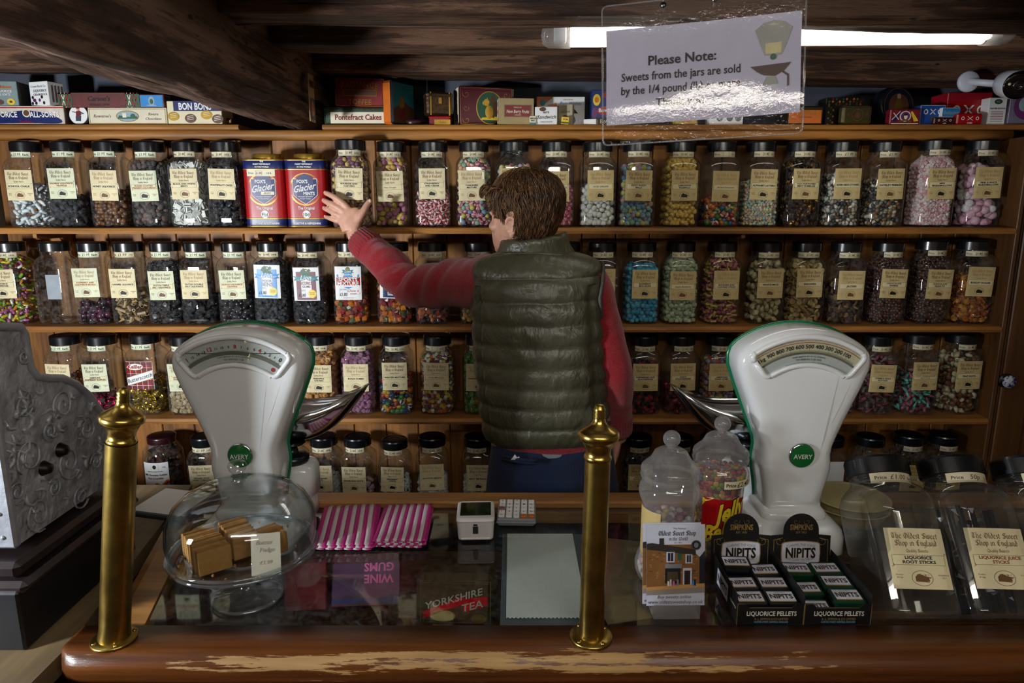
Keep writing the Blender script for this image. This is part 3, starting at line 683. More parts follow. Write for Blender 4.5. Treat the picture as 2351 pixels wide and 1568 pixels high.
# ---------------------------------------------------------------- the jars, row by row
# (px of the foot, words on the label, style, price strip, fill, sweets' name, shape, size, colours, finish, description)
BLK = ['#15161a', '#1d1e22', '#101114']; W1 = ['#e6ebf2', '#dfe4ea']
ROWS = {1: (522, [
 (57, 'SCHOOL CHALK', 'K', 'E', .66, 'chalk_sweets', 'rod', .019, W1, 'm', 'over half full of white chalk sticks'),
 (150, 'SALMIAK LIQUORICE|TRUFFLES', 'B', 'E', .46, 'liquorice_truffles', 'pebble', .018, ['#2b2d31', '#3a3c42', '#1d1e20'], 'd', 'half full of dusty black truffles'),
 (247, 'HONEY LIQUORICE', 'K', 'E', .55, 'liquorice_gums', 'gum', .016, ['#6e4526', '#5a361c', '#7d5230'], 'm', 'half full of brown gums'),
 (340, 'SUGAR COATED|FINNISH LIQUORICE', 'R', 'E', 1.0, 'coated_liquorice', 'pebble', .018, ['#443c3b', '#5a5150', '#352e2d', '#6a5048'], 'd', 'filled with sugared dark pebbles'),
 (429, 'BLACK AND WHITE|MINTS', 'K', 'P', .97, 'striped_mints', 'slab', .020, [('#e8e6e0', '#15151a')], 'm', 'full of square striped mints'),
 (516, 'PONTEFRACT CAKES', 'K', 'P', .97, 'liquorice_cakes', 'disc', .021, ['#1b1c20', '#24262b'], 'm', 'full of round black liquorice cakes'),
 (897, 'Pear Drops', 'I', 'P', 1.08, 'pear_drops', 'pebble', .0205, ['#c07c9c', '#cfae52', '#b56c90', '#c9a24a'], 's', 'full of pink and yellow drops'),
 (993, 'STRAWBERRY|AND CREAM', 'K', 'P', .55, 'striped_sweets', 'stripe', .0165, [('#c22a3c', '#e9d8d6'), ('#8f1626', '#e0c4c4')], 'g', 'half full of red and white striped sweets'),
 (1087, 'YORKSHIRE|MIXTURE', 'K', 'P', 1.05, 'mixed_boiled_sweets', 'stripe', .0165, [('#c75a78', '#e0b7bd'), '#d6c65a', '#8fb89a', '#7c96b4', '#d9a07c', ('#e0d6c8', '#b8536a'), '#6a2f48'], 's', 'full of pastel boiled sweets'),
 (1180, 'SHERBET FRUITS', 'K', None, .92, 'pastel_fizzballs', 'ball', .017, ['#a9c9a5', '#c9a9c9', '#d8c87a', '#c98a8a'], 'd', None),
 (1278, 'KOLA FIZZBALLS', 'K', 'P', .62, 'pink_fizzballs', 'stripe', .0165, [('#c2506a', '#dd8ea0')], 's', 'over half full of pink striped balls'),
 (1373, 'ACID DROPS', 'I', 'P', .62, 'acid_drops', 'ball', .0185, ['#dcdad0', '#e3e0d8'], 's', 'over half full of white balls'),
 (1465, 'FIZZY WIZZY|BALLS', 'K', 'P', .93, 'fizzy_balls', 'ball', .0175, ['#7f9fae', '#c0b35a', '#c2927c', '#a883a3', '#8fb0a0', '#5a84ae'], 'd', 'full of dull pastel balls'),
 (1566, 'LEMONADE|FIZZBALLS', 'K', 'P', 1.08, 'lemonade_fizzballs', 'stripe', .0175, [('#d0a53c', '#e3c468')], 's', 'full of yellow striped balls'),
 (1658, 'Boiled Selection', 'I', 'N', .44, 'boiled_sweets', 'stripe', .017, ['#a3161c', ('#c9a425', '#b8332a'), '#1c5a8c', '#3d7d2c', ('#d8d2c8', '#b02030'), '#c86a1e', ('#1f7d74', '#c9a425')], 'g', 'holding glossy multicoloured boiled sweets'),
 (1749, 'ALPHABET LETTERS', 'K', 'P', .68, 'alphabet_sweets', 'gum', .011, ['#c9bf9e', '#d0a79c', '#8fb5aa', '#d3c98f', '#c9c2b4'], 'd', 'over half full of tiny pastel letters'),
 (1843, 'OLD FASHIONED|MINT HUMBUGS', 'K', 'P', 1.02, 'wrapped_humbugs', 'foil', .019, ['#8f6a1e', '#4a3020', '#6f4f22', '#38241a'], 'f', 'full of gold wrapped humbugs'),
 (1937, 'RIVER NIDD STONES', 'K', 'H', .80, 'stone_sweets', 'pebble', .0145, ['#c9c2b5', '#3a3d40', '#6a4a30', '#8a8680', '#20242a', '#b3a58c', '#d6d0c4'], 'm', 'full of small pebble sweets'),
 (2036, 'PATELEY PEBBLES', 'K', 'H', .74, 'pebble_sweets', 'pebble', .0155, ['#c5b9a0', '#7a5632', '#44484a', '#9a8a68', '#2a2a28', '#d2cabb'], 'm', 'three quarters full of pebble sweets'),
 (2150, 'MINI|MARSHMALLOWS', 'K', 'P', 1.04, 'mini_marshmallows', 'cube', .0105, ['#d89aa6', '#e8cfcf', '#e0b0b8', '#e6dcd4'], 'm', 'packed with tiny pink and white cubes'),
 (2262, 'PINK & WHITE|MARSHMALLOWS', 'K', 'P', .92, 'marshmallows', 'gum', .028, ['#d79ab4', '#e3dadc', '#e0b2c4'], 'm', 'full of large pink and white pieces'),
 ]), 2: (746, [
 (20, 'LIQUORICE|TORPEDOES', 'K', 'P', 1.06, 'candy_torpedoes', 'rod', .016, ['#d9c21f', '#7fae35', '#c9781d', '#b3578f', '#8c1d3a', '#e2ddd2'], 'g', 'full of bright sugar torpedoes'),
 (209, 'RASPBERRY AND|LIQUORICE SKULLS', 'R', 'E', .34, 'liquorice_skulls', 'gum', .020, ['#3a0f28', '#551437', '#18121a', '#2a1020'], 'g', 'a third full of dark purple skulls'),
 (294, 'CARAMEL LIQUORICE', 'K', 'H', .60, 'caramel_tubes', 'tube', .020, [('#a5875c', '#120f0e'), ('#b6986a', '#120f0e')], 'm', 'holding tan caramel tubes'),
 (375, 'DUTCH TRIPLE|SALT LIQUORICE', 'K', 'E', .97, 'salt_liquorice_coins', 'disc', .0175, BLK, 'm', 'full of black coins'),
 (455, 'DUTCH DOUBLE|SALT LIQUORICE', 'K', 'E', .44, 'salt_liquorice_wedges', 'wedge', .019, BLK, 'g', 'under half full of black wedges'),
 (541, 'DUTCH LIQUORICE|CROWNS', 'R', 'E', .62, 'liquorice_crowns', 'gum', .019, BLK, 'g', 'over half full of black crowns'),
 (622, '@bens', 'K', 'P', .97, 'black_pastilles', 'gum', .015, ['#23262b', '#2f3338', '#16181b'], 'd', None),
 (711, '@gums', 'K', 'P', .68, 'black_gums', 'cube', .0165, ['#1d1f24', '#2b2d32', '#141518'], 'g', None),
 (803, '@sports', 'K', 'P', .74, 'sports_gums', 'cube', .019, ['#a5481a', '#8c1420', '#6a2a14', '#4a5a22', '#c06a20', '#5c1020'], 'g', None),
 (904, '@wine', 'K', 'P', .70, 'fruit_gums', 'cube', .019, ['#b05a1c', '#8f1a20', '#c47a25', '#701018', '#5a4a1c'], 'g', None),
 (991, 'FRUIT GUMS', 'K', 'P', .72, 'amber_gums', 'cube', .018, ['#9a4a18', '#2a2420', '#b8641e', '#3a3038', '#7a2a14'], 'g', 'behind the outstretched red sleeve, holding amber gums'),
 (1096, 'JELLY BABIES', 'K', 'P', .5, 'jelly_sweets', 'gum', .018, ['#b8641e', '#8f2a20', '#a88a2c', '#5a6a2c'], 'g', 'half hidden by the shopkeeper under his chin'),
 (1300, 'CREAM ROCK', 'K', 'P', .6, 'rock_sweets', 'rod', .015, ['#c98a94', '#e0cfc8'], 's', "only its lid showing over the vest's right shoulder"),
 (1383, 'FLOSS CANDY', 'K', 'P', .78, 'pink_candy', 'rod', .014, ['#b3848c', '#c9a3a6', '#a56a78'], 's', 'partly behind the right shoulder, full of dull pink sweets'),
 (1474, 'RASPBERRY|BON BONS', 'K', 'P', .93, 'blue_bonbons', 'ball', .0172, ['#3a94b4', '#4aa3c0', '#3388aa'], 'd', 'full of bright blue balls'),
 (1564, 'Apple Bonbons', 'I', 'P', 1.1, 'apple_bonbons', 'ball', .0172, ['#a9b491', '#b9c1a3', '#9caa84'], 'd', 'full of pale green balls'),
 (1659, 'RHUBARB AND|CUSTARD STICKS', 'K', 'P', 1.08, 'fruit_sticks', 'stick2', .0145, [('#b5507a', '#c2a83a'), ('#c2ac48', '#b5507a')], 's', 'full of pink and yellow sticks'),
 (1762, 'WHITE MICE', 'K', 'P', 1.02, 'white_chocolate_mice', 'shell', .026, ['#b9a97c', '#c4b58a', '#ad9c6e'], 'm', 'full of cream chocolate mice'),
 (1856, 'SNOWIES', 'K', 'P', .99, 'white_chocolate_drops', 'disc', .021, ['#c4ac70', '#cdb981', '#b3955a', '#a8804e'], 'm', 'full of cream speckled discs'),
 (1945, 'JAZZIES', 'K', 'P', .70, 'chocolate_jazzies', 'disc', .021, ['#3c2418', '#8a6a3c', '#4f3220', '#6f5030'], 'd', 'holding brown speckled discs'),
 (2043, 'CHOCOLATE|RAISINS', 'K', 'P', 1.06, 'chocolate_raisins', 'pebble', .0125, ['#4a2418', '#3c1c12', '#552c1c'], 'g', 'full of small brown chocolate balls'),
 (2145, 'CHOCOLATE|PEANUTS', 'K', 'P', 1.06, 'chocolate_peanuts', 'pebble', .0140, ['#42200f', '#351a0d', '#4c2816'], 'g', 'full of brown chocolate peanuts'),
 (2240, 'BARLEY SUGAR', 'K', 'P', .72, 'barley_sugars', 'foil', .021, ['#a85a14', '#b87a1c', '#8a4410'], 'g', 'holding amber wrapped sweets'),
 ]), 3: (955, [
 (146, 'BUTTER NUGGETS', 'K', 'E', .6, 'gold_sweets', 'foil', .018, ['#b8801c', '#a03a18', '#c9962a'], 'f', 'just right of the silver till top, holding gold sweets'),
 (230, 'JAMESONS|RASPBERRY RUFFLES', 'K', 'E', .28, 'pink_foil_ruffles', 'foil', .018, ['#b0184a', '#8f1038'], 'f', 'with a few bright pink foil sweets'),
 (330, '@keiller', 'K', 'E', .55, 'gold_foil_butterscotch', 'foil', .018, ['#b8992c', '#a08420', '#d0b648'], 'f', None),
 (422, 'CRYSTALLISED|STEM GINGER', 'K', 'E', .42, 'ginger_cubes', 'cube', .018, ['#a58f6c', '#b5a180', '#94805c'], 'd', 'behind the left scale dial, holding beige cubes'),
 (642, 'LEMON BON BONS', 'K', 'P', .6, 'yellow_bonbons', 'ball', .017, ['#c9a512', '#b8920c'], 'd', 'mostly hidden by the left scale, holding yellow balls'),
 (733, 'PINEAPPLE|CHUNKS', 'K', 'P', .98, 'pineapple_chunks', 'cube', .0185, ['#b5793a', '#c28a4a', '#a86c30'], 'd', 'full of orange sugared cubes'),
 (821, 'KOLA CUBES', 'K', 'P', 1.0, 'kola_cubes', 'cube', .0175, ['#8f5a78', '#9c6885', '#834e6c'], 'd', 'full of mauve sugared cubes'),
 (908, 'WINTER MIXTURE', 'K', 'P', .60, 'winter_sweets', 'stripe', .0185, ['#a81c1c', '#c9701c', ('#d8d0c4', '#1c2a4a'), '#1c3a6a', '#2c6a34', '#b8962a', '#1a1a1e'], 'g', 'holding dark bright boiled sweets'),
 (1003, 'Dolly Mixtures', 'I', 'N', 1.04, 'dolly_mixture', 'cube', .0125, ['#d8d2cc', '#7a2a5a', '#c2641c', '#c9b22c', '#5a7048', '#e0dad0', '#6a3a2c'], 'm', 'full of tiny mixed cubes'),
 (1100, 'CHOCOLATE LIMES', 'K', 'P', .98, 'chocolate_limes', 'foil', .020, ['#5a9c4a', '#6cae5a', '#4a8a3c', '#a8802a'], 'g', 'full of green wrapped limes beside the vest'),
 (1480, 'RASPBERRIES AND|BLACKBERRIES', 'K', 'P', .80, 'berry_gums', 'gum', .0165, ['#8a1018', '#18151a', '#a01820', '#101014'], 'd', 'full of red and black berries'),
 (1565, 'GIANT|STRAWBERRIES', 'K', 'P', .48, 'strawberry_jellies', 'shell', .026, ['#7a0c22', '#8f1830', '#5c0a1a'], 'g', 'half full of dark red strawberries'),
 (1655, 'AMERCIAN|HARD GUMS', 'K', 'P', .92, 'hard_gums', 'gum', .0175, ['#c2bda8', '#a88aa0', '#c2a22c', '#b85a40', '#b0b890', '#8a7a9a'], 'd', 'full of pale hard gums'),
 (1748, 'MIDGET GEMS', 'K', 'P', .85, 'small_gums', 'gum', .014, ['#8f3a34', '#a8643c', '#7a6a3a', '#b09a80', '#6a2a34'], 'd', 'mostly behind the left edge of the right scale'),
 (1930, 'COLA BOTTLES', 'K', 'P', .90, 'cola_bottles', 'bottle', .017, ['#7a6a60', '#8f7f70', '#5c4a44'], 'd', 'mostly behind the right edge of the right scale'),
 (2018, 'CHERRY COLA|BOTTLES', 'K', 'P', .95, 'cherry_cola_bottles', 'bottle', .020, ['#8c3440', '#5c4640', '#7a3038', '#6e5c54'], 'd', 'full of red and brown bottles'),
 (2113, 'FIZZY BUBBLEGUM|BOTTLES', 'T', 'P', .72, 'bubblegum_bottles', 'bottle', .0185, ['#5fae9c', '#b4586c', '#6cbcaa', '#a84a60'], 'd', 'holding pink and turquoise bottles'),
 (2212, 'PINT POTS', 'K', 'P', .99, 'jelly_pint_pots', 'shell', .024, ['#6a3a14', '#c9bc98', '#7c4a1c', '#bfae84'], 'm', 'full of brown and cream jellies'),
 ]), 4: (1250, [
 (468, 'SPANISH GOLD|SWEET TOBACCO', 'K', 'H', .2, 'coconut_tobacco', 'tube', .012, ['#7a5a2c', '#5c4220'], 'd', 'left of the left scale, bottom shelf'),
 (664, 'CLOTTED CREAM', 'K', 'P', .8, 'cream_sweets', 'ball', .016, ['#b8b0a0', '#a8a090'], 'd', 'mostly behind the left scale pan'),
 (741, 'AFTER DINNER|MINTS', 'K', 'P', .55, 'white_mints', 'ball', .016, ['#c9c9c4', '#d5d5d0'], 's', 'bottom shelf beside the chrome pan, white mints'),
 (820, 'EDINBURGH ROCK', 'K', 'P', .5, 'edinburgh_rock', 'rod', .022, ['#c9a3a6', '#c9c29a', '#b8a0b8', '#d6cfc6'], 'd', 'bottom shelf, pastel rock sticks'),
 (905, 'SPEARMINT|CHEWS', 'K', 'P', .55, 'spearmint_chews', 'foil', .016, ['#c9d2cc', '#2c7a5a', '#d5dcd6'], 'm', 'bottom shelf, green and white wrapped chews'),
 (991, 'SCOTCH MINTS', 'K', 'P', .6, 'scotch_mints', 'ball', .0165, ['#c9cac8', '#d5d5d2'], 's', 'bottom shelf, round white mints'),
 (1096, 'MINT IMPERIALS', 'K', 'P', .6, 'mint_imperials', 'pebble', .017, ['#c5c6c4', '#d2d2d0'], 'm', 'bottom shelf beside the blue trousers, white mints'),
 (1466, 'LIQUORICE|ROCK STICKS', 'K', 'P', .9, 'dark_rock_sticks', 'rod', .020, ['#2a2420', '#1c1816', '#3a302a'], 'd', 'bottom shelf beside the lowered hand, dark sticks'),
 (1560, 'MINT CREAMS', 'K', 'P', .7, 'mint_creams', 'gum', .016, ['#8a8478', '#9a9488'], 'd', 'bottom shelf behind the ball-topped jar of eggs'),
 (1640, 'MINT CRUNCH', 'K', 'P', .7, 'dark_sweets', 'gum', .016, ['#4a3a30', '#5a4a3c'], 'd', 'bottom shelf behind the jelly bean jar'),
 (1906, '@blank', 'K', None, 0, None, None, 0, [], 'd', "empty sweet jar beside the right scale's green badge, bottom shelf"),
 (2000, '@blank', 'K', None, 0, None, None, 0, [], 'd', 'empty sweet jar with a plain white label, second right of the right scale'),
 (2090, 'CHOCOLATE|CRISPIES', 'K', 'P', .98, 'brown_sweets', 'pebble', .014, ['#4a2c1a', '#5c3a22', '#3c2214'], 'd', 'bottom shelf behind the tilted jars, full of brown sweets'),
 (2170, 'HAZELNUTS', 'K', 'P', .6, 'nut_sweets', 'pebble', .015, ['#5a3c22', '#4a301c'], 'd', 'bottom shelf at its far right end, brown sweets'),
 ])}
SPECIAL = {}
def brand_label(which):
    """The four printed white labels and the tartan one, drawn as they look."""
    W, H = .084, .108; m = MB(); mats = [WHITE, SKYB, TEAL, YEL, INK_B, RED, BLUE, GOLD, pm('mauve_print', '#7a4e56', .5), GREENP, BROWNP]
    F = lambda vf, c, o: on_face(m, vf, c, o)
    F(strip(-W / 2, 0, W / 2, H), 0, .0006)
    if which in ('bens', 'gums', 'wine'):
        c = {'bens': 1, 'gums': 8, 'wine': 6}[which]
        F(strip(-.032, .006, -.017, .094), c, .0009); F(strip(.017, .006, .032, .094), c, .0009); F(strip(-.032, .078, .032, .094), c, .0009); F(strip(-.032, .003, .032, .010), c, .00095)
        F(oval(0, .088, .0125, .0155), 9, .0011); F(oval(.001, .088, .0088, .0115), 7, .0013); F(pen([[(-.006, .083), (0, .094), (.005, .088), (.002, .081)], [(-.003, .088), (.004, .095)]], .002), 9, .0015)
        F(poly((-.041, .066), (-.034, .0725), (-.041, .080), (-.024, .078), (0, .0825), (.024, .078), (.041, .080), (.034, .0725), (.041, .066), (.022, .064), (0, .068), (-.022, .064)), 2 if which != 'bens' else 1, .0017)
        F(join(pen([[(-.040, .0667), (-.022, .0653), (0, .0688), (.022, .0653), (.040, .0667)]], .0012, 80, .001)), 5, .0019)
        F(text('Lion', .021, 0, .0685, .015, .3), 0, .0021)
        n = {'bens': ('POOR', 'BENS'), 'gums': ('LICORICE', 'GUMS'), 'wine': ('WINE', 'GUMS')}[which]
        F(text(n[0], .0135 if which == 'gums' else .0115, 0, .0525, .02, fit=.040), 8 if which == 'gums' else 6, .0012); F(text(n[1], .0170 if which == 'bens' else .010, 0, .0395 if which == 'bens' else .0425, .02, fit=.040), 8 if which == 'gums' else 6, .0012)
    else:
        F(oval(0, .0985, .007, .008), 9, .0010); F(oval(0, .0985, .0048, .0055), 7, .0012); F(poly((-.020, .087), (-.014, .091), (-.018, .098), (0, .0955), (.018, .098), (.014, .091), (.020, .087), (0, .0875)), 2, .0014); F(text('Lion', .0115, 0, .0885, .015, .3), 0, .0017)
        F(poly((-.036, .082), (0, .089), (.036, .082), (.034, .048), (0, .036), (-.034, .048)), 1, .0009)
        F(arc(text('ORIGINAL', .0090, 0, 0, .015, fit=.052), 0, -.02, .099), 0, .0011)
        F(strip(-.0375, .046, .0375, .0745), 5, .0012); F(strip(-.0375, .046, .0375, .0475), 0, .0014); F(strip(-.0375, .073, .0375, .0745), 0, .0014)
        F(text('SPORTS', .0160, 0, .0605, .03, fit=.068, sx=1.1), 0, .0015); F(text('MIXTURE', .0160, 0, .0480, .03, fit=.068, sx=1.1), 0, .0015)
        F(text('Chew it', .0115, .016, .026, 0, .3), 5, .0010); F(text('over...!', .0115, .022, .0165, 0, .3), 5, .0010)
    F(frame2(-.028, .012, -.004, .036, .0006), 1, .0010); F(text('per 1/4 lb', .005, -.016, .0315), 6, .0010); F(text('£1.80', .0135, -.016, .0135, .012, .15, fit=.023), 4, .0011)
    if which != 'sports':
        a = np.arange(36) * 2 * math.pi / 36; F((np.stack([.018 + np.cos(a) * (.0145 - .0022 * (np.arange(36) % 2)), .0225 + np.sin(a) * (.0145 - .0022 * (np.arange(36) % 2))], 1), [tuple(range(36))]), 3, .0012)
        F(join(text('ORIGINAL', .0042, .018, .025, fit=.02), text('RECIPE', .0050, .018, .0195, .01, fit=.02)), 10, .0014)
    F(text('net weight when packed', .0034, 0, .0055, fit=.055), 4, .0012)
    return m, mats
def keiller():
    W, H = .084, .092; m = MB(); F = lambda vf, c, o: on_face(m, vf, c, o)
    F(strip(-W / 2, 0, W / 2, H), 0, .0006)
    for k in range(5):
        x = -.036 + k * .018; F(rect(x - .0035, 0, x + .0035, H), 1, .0008); F(rect(x + .0068, 0, x + .0076, H), 2, .0009)
        y = .006 + k * .02; F(strip(-W / 2, y - .0035, W / 2, y + .0035), 1, .00085); F(strip(-W / 2, y + .0068, W / 2, y + .0076), 2, .0009)
    F(oval(-.012, .076, .027, .0115), 3, .0012); F(oval(-.012, .076, .0255, .0102), 2, .0014); F(text('Keiller', .0175, -.012, .0705, .03), 4, .0016)
    rot = lambda vf: (np.stack([vf[0][:, 0], vf[0][:, 1] + vf[0][:, 0] * .30], 1), vf[1])
    F(rot(strip(-W / 2, .024, W / 2, .053)), 3, .0011); F(rot(strip(-W / 2, .0255, W / 2, .0515)), 2, .0013); F(rot(text('Butterscotch', .0195, 0, .032, .005, fit=.080)), 5, .0016)
    return m, [RED, pm('tartan_dark', '#5c0c12', .5), WHITE, GOLD, RED, INK_B]
SP = {'@bens': ('jar of black pastilles with a white, sky blue and teal label', lambda: brand_label('bens')), '@gums': ('jar of black gums with a white and mauve framed label', lambda: brand_label('gums')),
 '@sports': ('jar labelled sports mixture with blue and red shield, amber and red gums', lambda: brand_label('sports')), '@wine': ('jar with a white and navy label half hidden by the red sleeve', lambda: brand_label('wine')),
 '@keiller': ('jar with a red tartan butterscotch label and gold foil sweets', keiller)}
JARS = {}
for row, (yb, items) in ROWS.items():
    z = SZ[row]
    for k, (px, nm, st, pr, fr, noun, kind, size, cols, fin, desc) in enumerate(items):
        if row == 4:   # feet hidden by the counter: placed by the lid's middle (pixel row 1025)
            p = atY(px, 1025, 2.25)
        else: p = atY(px, yb, YF + .032)
        yc = YF + .032 + JH + R.uniform(-.002, .006)
        words = nm.replace('|', ' ').lower().replace('jamesons ', '')
        if nm in SP: lt, lb = SP[nm][0], SP[nm][1]()
        elif nm == '@blank':
            b = MB(); on_face(b, strip(-.036, 0, .036, .080), 0, .0006); lt, lb = desc, (b, [WHITE])
        elif nm == 'SHERBET FRUITS': lt = 'jar of pastel balls directly behind the top of the brown hair'; lb = paper_label('SHERBET FRUITS', st, 1, 1)
        else:
            lt = f'jar labelled {words}, {desc}'
            lb = paper_label(nm, st, (2 if pr == 'E' and k % 2 else (0 if px < 1250 else (3 if row == 4 else 1))), k + row)
        big = 1.02 if px > 2080 or nm == '@keiller' else 1.0
        hz = 0
        if row == 4 and 'SPEARMINT' in nm: hz = -.018
        t = jar(p.x, yc + (.004 if big > 1 else 0), z + hz * 0, lt, R.uniform(-.05, .05), big * (.955 if hz else 1), pr, lb, ldz=R.uniform(-.004, .008) if fr else .03)
        JARS[nm] = t
        if noun:
            fill(t, noun, f'{noun.replace("_", " ")} inside the ' + (f'jar labelled {words}' if nm not in SP and nm != 'SHERBET FRUITS' else lt), kind, size, cols, fin, fr)
# the clear empty jar at the left of the second shelf
p = atY(120, 746, YF + .032); b = MB(); on_face(b, strip(-.01, 0, .034, .080), 0, .0006)
jar(p.x, YF + .095, SZ[2], 'empty clear sweet jar with black lid and blank white label, left on the second shelf', .05, 1.0, None, (b, [pm('blank_label', '#8d979e', .6)]))
# the jar in the shopkeeper's hand, pulled forward and a little larger
p = atY(803, 523, 2.135)
t = jar(p.x, 2.135 + JH, SZ[1], 'jar labelled rhubarb and custard, held by the shopkeeper, full of yellow and purple sweets', 0, 1.0, 'P', paper_label('RHUBARB AND|CUSTARD', 'K', 0, 4), ldz=.003)
HELD = t
fill(t, 'rhubarb_and_custard_sweets', 'yellow and purple boiled sweets inside the jar held by the shopkeeper', 'stripe', .0165, [('#c9a95c', '#c9a95c'), ('#7a4a62', '#7a4a62'), ('#d6bd82', '#8a5a70')], 's', 1.06)
# two old red peppermint tins
def mint_tin(px, words, price, name2, denom, foot, lab, x_yaw):
    p = atY(px, 522, 2.20); t = thing('peppermint_tin', lab, 'tin', (p.x, 2.265, SZ[1]), (0, 0, x_yaw), 'red peppermint tins')
    hw = .0655; body = lambda a, z: sq(9)(a, z)
    mats = [RED, BLUE, GOLD, WHITE, INK_B, CREAM, DKRED]
    m = MB(); m.lathe([(hw - .006, .001), (hw - .001, .0), (hw, .003), (hw, .026)], 48, 1, True, shape=body); m.lathe([(hw, .026), (hw, .178)], 48, 0, True, shape=body)
    m.lathe([(hw, .178), (hw, .207), (hw - .002, .210), (hw - .006, .211)], 48, 1, True, shape=body); m.lathe([(hw - .006, .211), (.049, .2105), (.047, .212)], 48, 2, True, shape=lambda a, z: sq(9 if z < .2104 or z > .2109 and z < .2112 else 2)(a, z) if z > .2109 and z < .2112 else 1)
    F = lambda vf, c, o: on_face(m, vf, c, o, hw, None)
    for zz in (.0255, .0005, .177, .2055): m.lathe([(hw + .0004, zz), (hw + .0009, zz + .001), (hw + .0009, zz + .003), (hw + .0004, zz + .004)], 48, 2, True, shape=body)
    F(ring(0, .118, .050, .050, .0018, 48), 2, .001); F(ring(0, .118, .047, .047, .0008, 48), 2, .001)
    F(poly((-.020, .158), (-.010, .162), (0, .166), (.010, .162), (.020, .158), (.026, .150), (.038, .150), (.038, .100), (.026, .092), (.016, .082), (0, .072), (-.016, .082), (-.026, .092), (-.038, .100), (-.038, .150), (-.026, .150)), 1, .0012)
    F(join(*[pen([[a, b]], .0016, 90, .0014) for a, b in (((-.038, .150), (-.026, .150)), ((.038, .150), (.026, .150)), ((-.038, .150), (-.038, .100)), ((.038, .150), (.038, .100)), ((-.038, .100), (-.016, .082)), ((.038, .100), (.016, .082)), ((-.016, .082), (0, .072)), ((.016, .082), (0, .072)))]), 3, .0014)
    rt = lambda vf: (np.stack([vf[0][:, 0], vf[0][:, 1] + vf[0][:, 0] * .18], 1), vf[1])
    F(text("FOX'S", .0145, -.008, .137, .03, fit=.034), 3, .0016); F(rt(text('Glacier', .029, 0, .114, .015, .35, fit=.070)), 3, .0018)
    if name2 == 'FRUITS': F(strip(-.008, .101, .034, .111), 5, .0018); F(text('FRUITS', .007, .012, .1035, .01, .2), 4, .0021)
    else: F(text('MINTS', .0145, .012, .100, .03, fit=.036), 3, .0018)
    F(join(text('THE FINEST PEPPERMINT', .0048, 0, .0935, .015, fit=.048), text('IN THE WORLD', .0048, 0, .0875, .015)), 3, .0016)
    F(text('The Original', .0125, 0, .056, .02, fit=.052), 3, .001)
    F(oval(0, .0405, .0125, .0125), 3, .001); F(join(text(denom, .0165, -.0005, .0345, .01, fit=.019)), 4, .0013)
    F(text(foot, .0085, 0, .0095, .025, fit=.092), 3, .001)
    for k, (q, zz, ft) in enumerate((('THE', .2005, .02), ('FINEST PEPPERMINT', .1925, .058), ('IN THE WORLD', .1845, .05))): F(text(q, .0062, 0, zz, .03, fit=ft), 3, .001)
    if price: F(strip(-.052, .158, .040, .178), 5, .0022); F(join(text('Price', .008, -.035, .165, .01), frame2(-.020, .161, .000, .174, .0006), text('£1.80', .008, -.010, .165, .01), text('1/4 lb', .007, .022, .165, .02)), 4, .0024)
    ax = np.array(Matrix.Rotation(rad(90), 4, 'Z'))      # lettering on the right-hand side
    for vf, c, o in ((text("FOX'S", .0075, -.045, .190, .02), 3, .001), (text('THE ORIGINAL', .008, -.03, .150, .02, fit=.06), 6, .001), (frame2(-.055, .182, .055, .204, .001), 2, .001)): on_face(m, vf, c, o, hw, ax)
    m.build('body', mats, t)
    MB().lathe([(.0475, .2105), (.0475, .226), (.0462, .228), (.044, .2275), (.030, .2265), (.001, .2265)], 40).build('lid', GOLD, t)
mint_tin(611, 0, True, 'FRUITS', '9½ᴰ'.replace('ᴰ', 'd'), 'SOOTHING & SUSTAINING', 'red and navy peppermint tin with a cream price strip and fruits patch', .0)
mint_tin(706, 0, False, 'MINTS', '10d', 'DIGESTIVE & REFRESHING', 'red and navy peppermint tin touching the held jar, shield reading mints', .0)
# bulbous plastic jar of nut crumble on the bottom shelf, left
p = atY(372, 1060, 2.25)
t = thing('sweet_jar', 'bulbous clear jar with burgundy lid and white label of chocolate nut crumble', 'jar', (p.x, 2.265, SZ[4]), group=JG)
MB().lathe([(.001, .002), (.055, .002), (.066, .012), (.068, .10), (.068, .19), (.064, .215), (.052, .235), (.045, .243), (.045, .258)], 40).build('plastic_body', GLASS, t)
MB().lathe([(.047, .245), (.0475, .262), (.046, .268), (.040, .269), (.001, .268)], 40).build('lid', pm('burgundy_lid', '#2a0d12', .3, coat=.2), t)
m = MB(); L = .088
for vf, c, o in ((strip(-L / 2, .08, L / 2, .19, 16), 0, .0006), (rect(-.013, .164, .013, .186), 1, .0012), (oval(0, .175, .006, .007), 2, .0016), (text('CUMBRIAN CONFECTIONERY', .004, 0, .157, .02, fit=.055), 2, .0012), (text('3.0kg', .005, .030, .172, .01), 3, .0012), (text('Milk Chocolate Golden', .0095, 0, .143, .025, fit=.076), 3, .0012), (text('Nut Crumble', .0095, 0, .131, .025), 3, .0012)): m.flat(vf, c, None, .068, o)
for c, dy in ((4, .018), (5, .011), (6, .004)):
    xs = np.linspace(-.02, L / 2, 22); top = [.088 + dy + .016 * (x + .02) / .06 + .006 * math.sin(x * 190 + dy * 60) for x in xs]
    v = np.array([q for x, h in zip(xs, top) for q in ((x, .081), (x, h))]); m.flat((v, [(2 * i, 2 * i + 2, 2 * i + 3, 2 * i + 1) for i in range(21)]), c, None, .068, .0008 + (.018 - dy) * .03)
m.build('paper_label', [WHITE, CREAM, INK_B, BROWNP, ORANGE, RED, SKYB], t)
mb, ms = heap('nut_crumble', 'wedge', .030, ['#3a2016', '#4a2a1c', '#2c1810', '#6a4a24'], 'm', .232, half=.062, round_=True)
